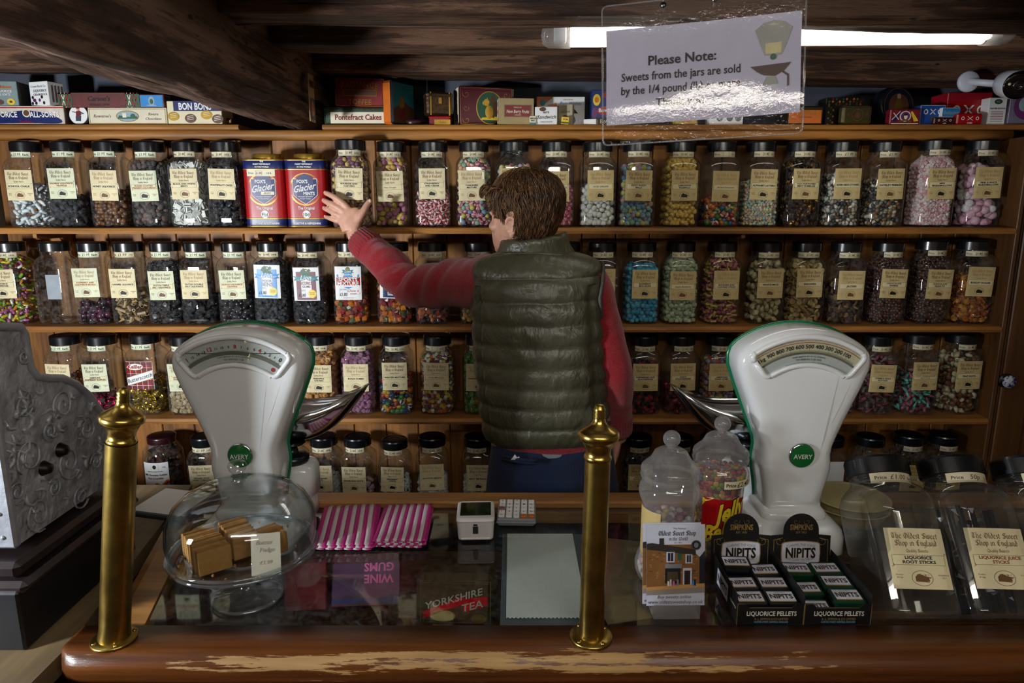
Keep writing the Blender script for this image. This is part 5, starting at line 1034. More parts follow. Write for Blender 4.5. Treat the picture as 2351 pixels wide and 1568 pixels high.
m = MB().lathe([(rr - .003, 0), (rr, .002), (rr, .05), (rr - .003, .052)], 44, 0, True, ML); m.lathe([(rr - .003, .052), (rr * .85, .0525), (.001, .0525)], 44, 1, False, ML); m.lathe([(rr, .0), (.001, 0)], 44, 0, False, ML)
MF = T(0, -.003, rr) @ STAND
for vf, c, o in ((ring(0, 0, rr * .86, rr * .86, .002, 40), 2, .0006), (oval(.0, .0, rr * .6, rr * .6, 30), 3, .0006), (poly((-.02, -.02), (.02, -.02), (.008, .025), (-.01, .02)), 2, .001), (oval(0, .03, .008, .009, 12), 4, .001)): m.flat(vf, c, MF, off=o)
m.build('body', [pm('navy_tin', '#14161f', .35, .3), pm('navy_lid', '#1b2233', .35, .2), GOLD, BROWNP, pm('portrait', '#a8886a', .6)], t)
carton('small_tin', 2041, 2110, 250, 292, 'red tin with flags and a cameo portrait, in front of the round dark tin', 'tin', pm('crimson_tin', '#7a1626', .35), lambda W, H: [(poly((-W * .45, H * .25), (-W * .2, H * .9), (-W * .15, H * .85), (-W * .3, H * .2)), N_, 1), (pen([[(-W * .44, H * .3), (-W * .18, H * .85)], [(-W * .4, H * .75), (-W * .2, H * .3)]], .0025, 20, .002), W_, 2), (poly((W * .45, H * .25), (W * .22, H * .85), (W * .17, H * .8), (W * .3, H * .2)), Y_, 1), (oval(0, H * .53, W * .19, H * .34), C_, 2), (oval(0, H * .53, W * .15, H * .28), P_, 3), (oval(W * .01, H * .5, W * .06, H * .16), C_, 4), (oval(W * .0, H * .64, W * .07, H * .07), K_, 5), (pen([[(-W * .2, H * .2), (0, H * .28), (W * .2, H * .2)]], .004, 70, .003), G_, 4), bnd(W, H, -.45, .04, .45, .1, C_), (text('x', H * .2, 0, H * .86, .03), G_, 4)], depth=.03, Y=2.266, bev=.003)
def oxo(W, H, y=.3, s=.45, low=None):
    k = H * s; out = [(ring(-W * .28, H * y + k * .36, k * .36, k * .40, k * .15, 20), W_, 2), (ring(W * .28, H * y + k * .36, k * .36, k * .40, k * .15, 20), W_, 2), (pen([[(-W * .10, H * y - k * .05), (W * .10, H * y + k * .78)], [(W * .10, H * y - k * .05), (-W * .10, H * y + k * .78)]], k * .2, 0, k * .1), W_, 2)]
    if low: out.append((text(low, H * .17, 0, H * .06, .03, fit=W * .6), W_, 2))
    return out
carton('large_tin', 2169, 2268, 212, 290, 'largest red cube tin with three white letters, at the back', 'tin', RED, lambda W, H: oxo(W, H, .36, .34) + [(oval(W * .1, H * .85, .003, .003, 10), D_, 1)], depth=.09, Y=2.315, bev=.002, tin='top', lidm=pm('bright_red_lid', '#a31626', .35))
carton('small_tin', 2109, 2166, 241, 291, 'blue tin with white letters and a gold flower, left of the red tins', 'tin', pm('royal_blue_tin', '#1c4a9a', .4), lambda W, H: oxo(W, H, .55, .32) + [(oval(W * .05, H * .3, W * .13, H * .13), G_, 1), (oval(W * .05, H * .28, W * .07, H * .06), S_, 2), frm(W, H, .001, W_, 1, .0008)], depth=.04, Y=2.285, bev=.002)
z5 = SZ[0] + .034
carton('small_carton', 2158, 2201, 247, 292, 'pale blue and white carton standing behind the two smallest red tins', 'carton', WHITE, lambda W, H: [(rect(-W * .5, H * .48, W * .5, H * .96), S_, 1), mid(W, H, 0, .62, 'Bellamys', .28, L_B, 2, bold=.02, fit=W * .85)], depth=.03, Y=2.275, yaw=.12)
carton('small_tin', 2143, 2190, 269, 292, 'small maroon cube tin marked cubes, in front of the blue tin', 'tin', pm('maroon_cube_tin', '#3c1014', .35), lambda W, H: oxo(W, H, .40, .42, 'CUBES'), depth=.015, Y=2.2515, bev=.003)
carton('small_tin', 2195, 2254, 260, 291, 'bright red cube tin marked cubes, in front of the largest red tin', 'tin', RED, lambda W, H: oxo(W, H, .38, .42, 'CUBES'), depth=.025, Y=2.255, bev=.004)
carton('sweet_carton', 2264, 2305, 224, 291, 'tall white printed carton between red tin and lilac tin', 'carton', WHITE, lambda W, H: [(oval(0, H * .85, W * .22, H * .09), B_, 1), (oval(0, H * .85, W * .12, H * .05), T_, 2), mid(W, H, 0, .58, 'BUTTER SCOTCH', .07, K_, bold=.03, fit=W * .8)] + [bnd(W, H, -.35, .12 + .06 * k, .35, .14 + .06 * k, (A_, R_)[k % 2]) for k in range(7)], depth=.04, Y=2.275)
carton('picture_tin', 2308, 2398, 208, 291, 'silvery lilac tin with a round floral picture, at the right end of the ledge', 'tin', LILAC, lambda W, H: [(oval(0, H * .55, W * .36, H * .40), P_, 1), (oval(-W * .1, H * .6, W * .14, H * .2), L_B, 2), (oval(W * .08, H * .45, W * .12, H * .12), C_, 2)], depth=.05, Y=2.285, bev=.006)
# ---------------------------------------------------------------- brass rail posts
def brass_post(px, py, H, lean, label, cr=1.06):
    p = atZ(px, py, CZ + .002); t = thing('brass_post', label, 'post', p, (0, 0, 0), 'brass posts on the front rail')
    MB().lathe([(.001, .0), (.034, .0), (.0345, .002), (.033, .004), (.022, .0055), (.001, .0055)], 36).build('base_flange', BRASS, t)
    for a in (.6, 2.2, 3.9, 5.3): MB().lathe([(.0035, .0045), (.0032, .0062), (.001, .0066)], 10, 0, True, T(.0285 * math.cos(a), .0285 * math.sin(a), 0)).build('flange_screw', BRASS, t)
    MB().lathe([(.0200 * cr, .004), (.0188 * cr, .02), (.0186 * cr, .10), (.0186 * cr, .11), (.0182 * cr, H)], 36).build('column', BRASS, t).rotation_euler = (0, lean, 0)
    MB().lathe([(.018, H - .004), (.0205, H), (.0215, H + .003), (.0205, H + .006), (.019, H + .008), (.0195, H + .016), (.023, H + .024), (.0265, H + .030), (.030, H + .0325), (.0312, H + .036), (.0312, H + .041), (.029, H + .0445), (.022, H + .048), (.013, H + .054), (.0095, H + .060), (.009, H + .064)], 40).build('capital', BRASS_HI, t).rotation_euler = (0, lean, 0)
    MB().lathe([(.0085, H + .060)] + [(.0088 - .0006 * (k // 2) * .3 + (.0009 if k % 2 else -.0004), H + .063 + k * .0028) for k in range(7)] + [(.0065, H + .083), (.005, H + .085), (.001, H + .0855)], 24).build('threaded_tip', BRASS, t).rotation_euler = (0, lean, 0)
brass_post(1357, 1462, .300, rad(.6), 'upright brass post on the front rail in front of the blue trousers')
brass_post(263, 1467, .332, rad(8.4), 'leaning brass post on the front rail beside the old cash register', 1.2)

# ---------------------------------------------------------------- old cast cash register
CASTM = pm('cast_silver', '#a4a6ac', .52, .35, .38, 30, 1.0, 38, bd=.010); CAST2 = pm('cast_silver_rim', '#a3a7b0', .4, .55, .2, 40, .4, 80)
PLINTH = pm('black_register_wood', '#0f1014', .45, 0, .3, 20, .2, 40); PLN2 = pm('dark_moulding', '#241a1c', .35, 0, .3, 30, coat=.3)
XS = -.785
prof_px = [(-40, 752), (0, 750), (58, 752), (66, 762), (66, 800), (74, 845), (92, 866), (120, 868), (150, 868), (182, 882), (212, 908), (236, 945), (252, 962), (259, 985), (258, 1010), (262, 1060), (262, 1120)]
pp_ = [atX(x, y, XS) for x, y in prof_px]
reg = thing('cash_register', 'old ornate silver cash register with a curved side on a black plinth, at far left', 'register', (-1.0, 1.1, .90))
far = max(p.y for p in pp_); zt_ = pp_[1].z
poly_ = [(p.y, p.z) for p in pp_]; zb_ = 1.062
poly_ = [(1.010, zb_), (1.010, 1.417), (1.03, 1.414), (1.080, 1.404), (1.087, 1.392), (1.087, 1.368), (1.089, 1.335), (1.102, 1.316)] + [(y, z) for y, z in poly_[7:-2]] + [(1.270, 1.099), (1.268, zb_)]
def regpart(mb, nm, mat): o = mb.build(nm, mat, reg); o.location = (1.0, -1.1, -.90); return o
YZ = np.array([[0, 0, 1, 0], [1, 0, 0, 0], [0, 1, 0, 0], [0, 0, 0, 1.]])
regpart(MB().prism(poly_, -1.05, XS - .006, 0, YZ), 'case', CASTM)
m = MB()      # raised border and relief scrolls of the side plate
m.tube([(XS - .006, y, z) for y, z in poly_[1:]] , .007, 10)
m.ball((XS, far - .005, atX(252, 962, XS).z), .014)
regpart(m, 'side_moulding', CAST2)
m = MB(); r = random.Random(4)
def relief(px, py, s):
    c = atX(px, py, XS); k = []
    for j in range(26): t_ = j * .42; rr_ = s * (.15 + .034 * j); k.append((XS - .004, c.y + rr_ * math.cos(t_ + px), c.z + rr_ * math.sin(t_ + px)))
    m.tube(k, .0024, 6, flat=.5)
for q in ((60, 930, .034), (150, 930, .04), (205, 985, .034), (75, 1050, .046), (165, 1060, .05), (95, 1180, .045), (190, 1140, .034), (45, 1130, .03), (225, 1060, .026), (60, 820, .02), (120, 990, .026), (130, 1120, .026)): relief(q[0], q[1], q[2] * .7)
for _ in range(46):
    px, py = r.uniform(30, 240), r.uniform(900, 1200); c = atX(px, py, XS)
    if c.z < zb_ + .02 or c.y > far - .02: continue
    a = r.uniform(0, 6.28); L = r.uniform(.012, .03); m.tube([(XS - .005, c.y + L * u * math.cos(a + u), c.z + L * u * math.sin(a + u)) for u in (-.8, -.3, .2, .8)], [.002, .005, .0055, .002], 6, flat=.6)
regpart(m, 'scroll_pattern', CASTM)
m = MB()
for px, py in ((100, 1075), (138, 1033)): c = atX(px, py, XS); regpart(MB().lathe([(.001, .014), (.008, .012), (.011, .004), (.013, 0)], 16, 0, True, T(XS, c.y, c.z, ry=rad(90))), 'side_bolt', pm('dark_bolt', '#26221f', .4, .8))
m = MB().box((-.92, (.985 + far) / 2, 1.035), (.30, far - .955, .028), 0, .008).box((-.92, (.975 + far) / 2, 1.012), (.33, far - .945, .02), 0, .008)
regpart(m, 'base_moulding', PLN2)
regpart(MB().box((-.92, (.975 + far) / 2, .952), (.295, far - .955, .103), 0, .004), 'plinth', PLINTH)
m = MB()   # keys and front face toward the till operator side (nearest edge in the picture)
m.box((-.918, 1.004, 1.235), (.262, .014, .35), 0, .004)
for k in range(9): m.ball((-.806, .997, 1.08 + k * .04), (.004, .003, .004), 0, 8, 6); m.ball((-.84, .997, 1.09 + k * .035), (.010 - .004 * (k % 2), .004, .008), 0, 10, 6)
regpart(m, 'front_plate', CAST2)

# ---------------------------------------------------------------- tray with white paper, behind the register
a = atZ(395, 1160, .945)
t = thing('clipboard', 'dark tray holding a white sheet between the cash register and left scale', 'tray', (a.x + .01, a.y, .9405), (rad(3), 0, rad(-14)))
MB().box((0, 0, .006), (.15, .12, .012), 0, .003).box((.066, 0, .014), (.018, .12, .006), 0, .002).build('tray', pm('slate_tray', '#2a2f36', .4), t)
MB().box((-.008, 0, .0126), (.125, .105, .001), 0).build('paper', WHITE, t)
# ---------------------------------------------------------------- fan scales
DIALP = pm('dial_cream', '#cfc8a6', .5, 0, .04); DIALW = pm('dial_white', '#c3c8c4', .4, 0, .05); DIALG = pm('dial_grey', '#8d908c', .5, 0, .05)
def rounded(P, rs, n=7):
    out = []; k = len(P)
    for i in range(k):
        p0, p, p1 = Vector(P[i - 1]), Vector(P[i]), Vector(P[(i + 1) % k]); a = (p0 - p).normalized(); b = (p1 - p).normalized(); r_ = rs[i]
        for j in range(n): u = j / (n - 1); q = (p + a * r_ * (1 - u) ** 2 + b * r_ * u ** 2); out.append((q.x, q.y))
    return out
def scale_thing(pxc, label, kilo, badge_txt, dish_side):
    Y = 1.30; c = atY(pxc, 1042, Y - .05); base = CZ - .002
    t = thing('shop_scale', label, 'scale', (c.x, Y, base), group='white fan shaped shop scales'); S = 1.0
    # outline of the fan head in metres above the counter, taken from its own proportions
    R0 = .190; HT = .452; zc = HT - R0
    top = [(R0 * math.sin(u), zc + R0 * math.cos(u)) for u in np.linspace(rad(32), rad(-32), 19)]
    left = [(-.113, .414), (-.1225, .403), (-.1265, .388), (-.1255, .370), (-.1135, .335), (-.0915, .280), (-.0760, .242), (-.0675, .220), (-.0645, .204), (-.0660, .188), (-.0672, .172), (-.0645, .152), (-.0595, .128), (-.0565, .108), (-.0555, .076)]
    right = [(-x, z) for x, z in left][::-1]
    out = top + left + right
    out = [(x * S, z * S) for x, z in out]
    n = len(out); cen_ = lambda z: 0
    def inset(d):
        o = []
        for i in range(n):
            a, b = Vector(out[i - 1]), Vector(out[(i + 1) % n]); tg = (b - a).normalized(); nr = Vector((-tg.y, tg.x)); p = Vector(out[i]) + nr * d; o.append((p.x, p.y))
        return o
    ringsY = []
    for d, y in ((.030, -.0515), (.018, -.0505), (.010, -.0475), (.0045, -.042), (.001, -.034), (0, -.024), (0, .018), (.002, .026), (.010, .034), (.02, .036)):
        bow = [0.007 * max(0, 1 - abs(z - .19) / .07) for x, z in out]
        ringsY.append([(x, y - (bw if y < -.03 else 0), z) for (x, z), bw in zip(inset(d), bow)])
    MB().loft(ringsY, 0, True).build('fan_head', ENAMEL, t)
    MB().tube([(x, .024, z) for x, z in [(q[0] * 1.004, q[1] * 1.0) for q in out[:n - 0]]] + [(out[0][0], .024, out[0][1])], .0042, 8).build('green_edge', GREEN, t)
    # dial window: curved sector
    ro, ri, am = .1745, .121, rad(38.5)
    sec = lambda r0_, r1_, a_, k=20: [(r1_ * math.sin(u), zc + r1_ * math.cos(u)) for u in np.linspace(-a_, a_, k)] + [(r0_ * math.sin(u), zc + r0_ * math.cos(u)) for u in np.linspace(a_, -a_, k)]
    sp_ = sec(ri, ro, am)
    sp_ = [(x, z) for x, z in rounded(sp_, [.012 if q in (0, 19, 20, 39) else .002 for q in range(40)], 5)]
    rim = sp_
    rim3 = [(x, -.0522, z) for x, z in rim]
    MB().tube(rim3 + [rim3[0]], .0055, 8).build('dial_frame', ENAMEL, t)
    m = MB(); FR = lambda vf, c_, o: m.flat(vf, c_, T(0, -.0518, 0) @ STAND, off=o)
    FR(poly(*sp_), 1 if kilo else 2, .0002)
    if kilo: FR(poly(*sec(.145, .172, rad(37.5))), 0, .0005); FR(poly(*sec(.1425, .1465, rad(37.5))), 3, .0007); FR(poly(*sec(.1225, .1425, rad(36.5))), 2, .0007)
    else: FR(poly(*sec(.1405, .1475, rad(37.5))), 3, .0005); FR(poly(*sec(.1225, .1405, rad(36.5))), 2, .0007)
    tick = []
    for k in range(101):
        u = rad(-34 + 68 * k / 100); r1_ = .1468; L = .0045 if k % 10 == 0 else .0035 if k % 5 == 0 else .0024
        tick.append(poly(*[((r1_ + rr_) * math.sin(u + w_), zc + (r1_ + rr_) * math.cos(u + w_)) for rr_, w_ in ((0, -.0018), (0, .0018), (L, .0018), (L, -.0018))]))
    FR(join(*tick), 4, .0010)
    tick = []
    for k in range(65):
        u = rad(-34 + 68 * k / 64); r1_ = .1670; L = .0042 if k % 4 == 0 else .0025
        tick.append(poly(*[((r1_ + rr_) * math.sin(u + w_), zc + (r1_ + rr_) * math.cos(u + w_)) for rr_, w_ in ((0, -.0017), (0, .0017), (L, .0017), (L, -.0017))]))
    FR(join(*tick), 5, .0010)
    if kilo:
        nums = [('1kg', -34)] + [(str(v * 100), -34 + (10 - v) * 6.8) for v in range(9, 0, -1)]
        for s_, dg in nums:
            v, f = text(s_, .0108, 0, 0, .02, fit=.0158); u = rad(dg); v = np.stack([v[:, 0] * math.cos(u) + v[:, 1] * math.sin(u), -v[:, 0] * math.sin(u) + v[:, 1] * math.cos(u)], 1) + np.array([(.1530) * math.sin(u), zc + .1530 * math.cos(u)]); FR((v, f), 4, .0011)
        FR(poly(*sec(.1638, .1648, rad(36))), 5, .0010)
    else:
        for s_, dg, col in (('1', -23, 5), ('15', -20, 4), ('14', -17, 4), ('13', -14, 4), ('12', -11, 5), ('11', -8, 4), ('10', -5, 4), ('9', -2, 4), ('8', 1, 5), ('7', 4, 4), ('6', 7, 4), ('5', 10, 4), ('4', 12.5, 5), ('3', 15, 4), ('2', 17.5, 4), ('1', 20, 4), ('0', 22.8, 4)):
            v, f = text(s_, .0110 if col == 5 or s_ == '0' else .0070, 0, 0, .025); u = rad(dg * 1.48); v = np.stack([v[:, 0] * math.cos(u) + v[:, 1] * math.sin(u), -v[:, 0] * math.sin(u) + v[:, 1] * math.cos(u)], 1) + np.array([.1530 * math.sin(u), zc + .1530 * math.cos(u)]); FR((v, f), col, .0011)
        FR(oval(.133 * math.sin(rad(33)), zc + .133 * math.cos(rad(33)), .0042, .0042, 14), 5, .0013)
    for s_, rr_, sz in ((('CHART MARKED BY 1/8 OZ. DIVISIONS', .1365, .0036), ('TO WEIGH 2 LB 1KG' if kilo else 'TO WEIGH 1 LB', .1302, .0052), ('MADE IN ENGLAND BY W.& T. AVERY LTD. BIRMINGHAM', .1250, .0034))): FR(arc(text(s_, sz, 0, 0, .01, fit=.085), 0, zc, rr_), 4, .0011)
    m.build('dial', [DIALP, DIALG, DIALW, pm('dial_dark_band', '#6d6b60', .5), INK_B, pm('dial_red', '#a3271c', .5)], t)  # darker grey band runs between the dial's rings
    g = MB(); g.flat(poly(*sp_), 0, T(0, -.0555, 0) @ STAND); g.build('dial_glass', GLASS_CLEAN, t)
    MB().lathe([(.001, .006), (.0225, .005), (.0245, .0035), (.0250, .001), (.0250, -.004)], 40, 0, True, T(0, -.0535 - .0035, .206, rx=rad(90))).build('badge_ring', CHROME, t)
    b_ = MB().lathe([(.001, .0078), (.012, .0074), (.0228, .0056)], 40, 0, True, T(0, -.0572, .206, rx=rad(90)))
    b_.flat(text(badge_txt, .0125, 0, -.0045, .015, fit=.036, sx=1.15), 1, T(0, -.0572, .206) @ STAND, off=.0085); b_.build('badge', [BADGE, pm('badge_silver', '#c9d0c8', .3)], t)
    # foot and base housing reaching back under the pan
    def rr_ring(w_, y0, y1, z, r_): return [(x, y, z) for x, y in rounded([(-w_, y0), (w_, y0), (w_, y1), (-w_, y1)], [r_] * 4, 8)]
    MB().loft([rr_ring(.088, -.088, .138, .010, .03), rr_ring(.092, -.092, .142, .014, .03), rr_ring(.092, -.092, .142, .045, .034), rr_ring(.089, -.088, .138, .058, .036), rr_ring(.080, -.078, .132, .066, .04), rr_ring(.062, -.058, .12, .074, .04), rr_ring(.03, -.03, .09, .076, .03)], 0, True).build('base', ENAMEL, t)
    MB().loft([rr_ring(w_, a_, b_, z_, .026) for w_, a_, b_, z_ in ((.060, -.058, .044, .068), (.064, -.062, .048, .072), (.065, -.063, .049, .078), (.063, -.061, .047, .085), (.058, -.055, .041, .091), (.050, -.045, .03, .094))], 0, True).build('collar', ENAMEL, t)
    for q in ((-.07, -.06), (.07, -.06), (-.07, .12), (.07, .12)): MB().lathe([(.001, .002), (.012, .002), (.012, .011), (.001, .011)], 16, 0, True, T(q[0], q[1], 0)).build('foot', BLACK_LID, t)
    # rear column and chrome pan
    sx = dish_side
    MB().loft([rr_ring(.052, .045, .128, .07, .03), rr_ring(.052, .045, .128, .125, .03), rr_ring(.046, .05, .122, .137, .03), rr_ring(.02, .07, .10, .139, .01)], 0, True, M=T(sx * .05, 0, 0)).build('rear_housing', ENAMEL, t)
    MB().lathe([(.034, .138), (.036, .142), (.036, .152), (.030, .156), (.014, .158), (.012, .175), (.03, .180), (.001, .181)], 28, 0, True, T(sx * .05, .085, 0)).build('pan_support', pm('dark_steel', '#3a3c40', .3, .9), t)
    rings_ = []
    for u in np.linspace(-1, 1, 25):
        wv = max(.02, (1 - abs(u) ** 2.2)) ** .62; hw = .088 * wv; dz = .078 * (1 - abs(u) ** 2.4) ; tip = .035 * max(0, u) ** 2 + .012 * u * u
        rings_.append([(u * .165 * sx, hw * math.sin(b__), -dz * math.cos(b__) + tip + .062) for b__ in np.linspace(-1.5, 1.5, 13)])
    pm_ = MB().loft(rings_, 0, True, cap=False, close=False, M=T(sx * .045, .135, .186, rx=rad(-4)))
    o = pm_.build('pan', CHROME, t); sd = o.modifiers.new('thickness', 'SOLIDIFY'); sd.thickness = .0018
    return t
scale_thing(1836, 'white fan scale with cream gram dial and clear green badge, right side of counter', True, 'AVERY', -1)
scale_thing(556, 'white fan scale with grey pound dial behind the glass cake dome', False, 'AVERY', 1)

# ---------------------------------------------------------------- cake stand, dome, fudge
GC = atZ(570, 1371, CZ - .003); RP = .124; ZP = .086
st_ = thing('cake_stand', 'clear glass cake stand holding fudge on the counter', 'cake stand', (GC.x, GC.y, CZ - .002))
MB().lathe([(.001, .001), (.055, .001), (.059, .002), (.0595, .004), (.056, .006), (.030, .010), (.015, .018), (.011, .030), (.0105, .045), (.014, .058), (.024, .070), (.05, .078), (.10, .082), (RP - .003, ZP + .004), (RP, ZP + .006), (RP + .0005, ZP + .009), (RP - .002, ZP + .0095), (RP - .006, ZP + .005), (.10, ZP), (.001, ZP - .001)], 56).build('stand', GLASS_CLEAN, st_)
GLASS_RIM = thin_glass('glass_rim', (.85, .9, .92), (.35, .42, .46), 1.8, .02, haze=.10)
MB().lathe([(RP - .006, ZP + .0045), (RP - .002, ZP + .0098), (RP + .0012, ZP + .0092), (RP + .0006, ZP + .005)], 72).build('plate_rim', GLASS_RIM, st_); MB().lathe([(.055, .0010), (.0602, .0015), (.0606, .0045), (.056, .0066)], 60).build('foot_rim', GLASS_RIM, st_)
dm = thing('cake_dome', 'clear glass dome with a knob covering the fudge', 'cake dome', (GC.x, GC.y, CZ - .002 + ZP + .0102))
RD = RP - .005
dpr = [(RD + .0005, .003), (RD + .0045, .03), (RD + .002, .058), (RD - .010, .082), (RD - .030, .100), (RD - .060, .112), (.030, .117), (.020, .1185), (.012, .121)]
MB().lathe([(r_ - .0028, z_ - .0012) for r_, z_ in dpr[::-1]] + [(RD - .003, .0005), (RD + .001, .0)] + dpr, 72).build('dome', GLASS_CLEAN, dm)
MB().lathe([(RD - .004, .0), (RD + .002, .0), (RD + .0028, .002), (RD + .002, .0045), (RD - .003, .0045), (RD - .004, .002), (RD - .004, .0)], 72).build('rim', GLASS_RIM, dm)
MB().lathe([(.012, .1195), (.0085, .124), (.0075, .132), (.010, .138), (.014, .143), (.0155, .149), (.013, .155), (.007, .158), (.001, .1585)], 28).build('knob', GLASS_CLEAN, dm)
FUD = [pm('fudge_' + n, c, .75, 0, .12, 120, .4, 200) for n, c in (('light', '#b07c3e'), ('mid', '#a3702f'), ('pale', '#bd8b4d'))]
fz = CZ - .002 + ZP + .0005; FK = 'slices of fudge on the glass cake stand'
def fudge_row(px, py, n, ang, ln, ht, lab, step=.0066):
    p = atZ(px, py, fz)
    for k in range(n):
        d = k * step; x = p.x + math.cos(ang) * d; y = p.y + math.sin(ang) * d
        m = MB().box((0, 0, ht / 2), (.0056, ln * R.uniform(.93, 1.04), ht * R.uniform(.88, 1.06)), 0, .0011); v = m.v[0]; m.v[0] = v + np.array([[R.uniform(-.0006, .0006) for _ in range(3)] for _ in v])
        m.v[0][:, 2] = np.maximum(m.v[0][:, 2], 0)
        o = m.build('fudge_slice', FUD[k % 3]); o.location = (x + R.uniform(-.002, .002) * math.sin(ang), y + R.uniform(-.002, .002) * math.cos(ang), fz + .0006); o.rotation_euler = (0, 0, ang + R.uniform(-.03, .03))
        tag(o, lab, 'fudge', FK)
fudge_row(458, 1266, 15, rad(-50), .052, .043, 'upright slice of brown fudge in the front left block on the cake stand')
fudge_row(534, 1244, 12, rad(-50), .044, .042, 'upright slice of brown fudge in the middle block, behind the price card')
fudge_row(612, 1252, 8, rad(-46), .038, .038, 'upright slice of brown fudge in the right hand block on the cake stand')
m = MB(); r = random.Random(9)
for _ in range(90):
    a, q = r.uniform(0, 6.28), r.uniform(.02, .105); m.box((q * math.cos(a), q * math.sin(a), .0012), [r.uniform(.0015, .004)] * 3, 0, .0004, rz=r.uniform(0, 3))
o = m.build('fudge_crumbs', FUD[2]); o.location = (GC.x, GC.y, fz + .0022); tag(o, 'scattered fudge crumbs on the glass cake stand', 'crumbs', kind='stuff')
p = atZ(612, 1322, fz); t = thing('price_card', 'small cream handwritten card leaning against the fudge', 'card', (p.x, p.y, fz + .001), (rad(-14), 0, rad(10)))
m = MB().box((0, 0, .034), (.046, .0012, .068), 0); m.flat(join(text('Butter', .010, -.002, .050, .0, .25), text('Fudge', .010, .002, .038, .0, .25), text('£1.99', .009, 0, .018, .0, .2)), 1, T(0, -.0006, 0) @ STAND, off=.0004); m.build('card', [pm('card_cream', '#d6c9b4', .6), pm('faded_ink', '#a08a80', .6)], t)

# ---------------------------------------------------------------- striped paper bags
BPINK = pm('magenta_stripe', '#b5237a', .6, 0, .06); BWHT = pm('bag_white', '#d9cdcd', .6, 0, .04); BG = 'pink striped paper bags on the counter'
def bag_stack(px, nst, n, ang, Wb, Lb, labs, shear):
    c = atZ(*px, CZ)
    for k in range(n):
        m = MB(); ns = nst; ny = 10
        for i in range(ns):
            x0, x1 = -Wb / 2 + Wb * i / ns, -Wb / 2 + Wb * (i + 1) / ns; v = []; f = []
            for j in range(ny + 1):
                y = -Lb / 2 + Lb * j / ny
                for x in (x0, x1):
                    zz = .0020 * math.sin(x * 34) * (j / ny) + .0030 * math.exp(-((y + Lb / 2) / .02) ** 2) + .0012 * math.sin(y * 30)
                    sa = .0012 * (((i + (x == x1)) % 2) * 2 - 1) if j in (0, ny) else 0
                    v.append((x + shear * y, y + sa, zz))
            f = [(2 * j, 2 * j + 1, 2 * j + 3, 2 * j + 2) for j in range(ny)]; m.add(v, f, i % 2, True)
        o = m.build('paper_bag', [BPINK, BWHT]); sd = o.modifiers.new('thickness', 'SOLIDIFY'); sd.thickness = .0009
        o.location = (c.x + R.uniform(-.006, .006), c.y + R.uniform(-.005, .005), CZ + .0012 + k * .0024); o.rotation_euler = (0, 0, ang + R.uniform(-.03, .03))
        tag(o, labs[0] if k == n - 1 else labs[1], 'paper bag', BG)
bag_stack((800, 1216), 13, 6, rad(0), .120, .186, ('topmost pink striped paper bag of the left pile beside the cake dome', 'pink striped paper bag lower in the left pile beside the cake dome'), -.11)
bag_stack((928, 1213), 13, 7, rad(-1), .106, .172, ('topmost pink striped paper bag of the right pile', 'pink striped paper bag lower in the right pile'), -.05)

# ---------------------------------------------------------------- card terminal and calculator
p = atZ(1092, 1241, CZ); TW = pm('terminal_white', '#d8d2d4', .35, 0, .03)
t = thing('card_terminal', 'white card payment terminal with a dark screen painted with a green reflection beside the calculator', 'card reader', (p.x, p.y, CZ - .001), (0, 0, rad(2)))
W2 = .0385
def rrt(w_, y0, y1, z, r_): return [(x, y, z) for x, y in rounded([(-w_, y0), (w_, y0), (w_, y1), (-w_, y1)], [r_] * 4, 6)]
MB().loft([rrt(W2 - .004, .004, .082, 0, .008), rrt(W2 - .002, .002, .086, .003, .010), rrt(W2, .0, .088, .040, .010), rrt(W2 + .001, -.001, .089, .043, .010), rrt(W2, .001, .088, .047, .010), rrt(W2 - .003, .004, .085, .049, .010)], 0, False).build('body', TW, t)
MB().box((0, .046, .0492), (.064, .062, .0014), 0, .0006).build('screen', pm('terminal_screen', '#10240f', .06, 0, .9, 60, coat=1), t)  # green reflection put into the dark screen's base colour
MB().box((0, -.0008, .0245), (.011, .0016, .016), 0, .0006).box((0, -.0008, .0355), (.008, .0014, .003), 0).build('card_slot', pm('slot_black', '#14161c', .4), t)
MB().box((0, -.0006, .0055), (.060, .003, .004), 0, .001).build('lower_lip', WHITE, t)
p = atZ(1185, 1208, CZ); t = thing('calculator', 'small grey desk calculator with white and orange keys by the back rail', 'calculator', (p.x, p.y, CZ - .001), (rad(0), 0, rad(-2)))
MB().loft([[(x, y, z) for x, y in ((-w_, a_), (w_, a_), (w_, b2), (-w_, b2))] for w_, a_, b2, z in ((.036, .004, .082, 0), (.042, -.002, .086, .009), (.042, -.002, .086, .012))], 0, False).build('body', pm('calc_grey', '#9a9da2', .4), t)
TLT = T(0, .042, .0165, rx=rad(4)); MB().box((0, 0, 0), (.083, .086, .009), 0, .003, M=TLT).build('top_shell', pm('calc_top', '#7f8288', .35), t)
for j in range(5):
    for i in range(5):
        cm = ORANGE if (j == 0 and i >= 3) else (pm('calc_rose', '#8a5560', .5) if (i == 0 and j == 2) else WHITE)
        k_ = MB().box((-.032 + i * .016, -.033 + j * .0155, .0065), (.0130, .0118, .005), 0, .0012, M=TLT)
        k_.flat(text('0.=+-123x%456/C789MR'[(j * 5 + i) % 20], .0075, -.032 + i * .016, -.0358 + j * .0155, .01), 1, TLT, off=.0093)
        k_.build('key', [cm, INK_B], t)
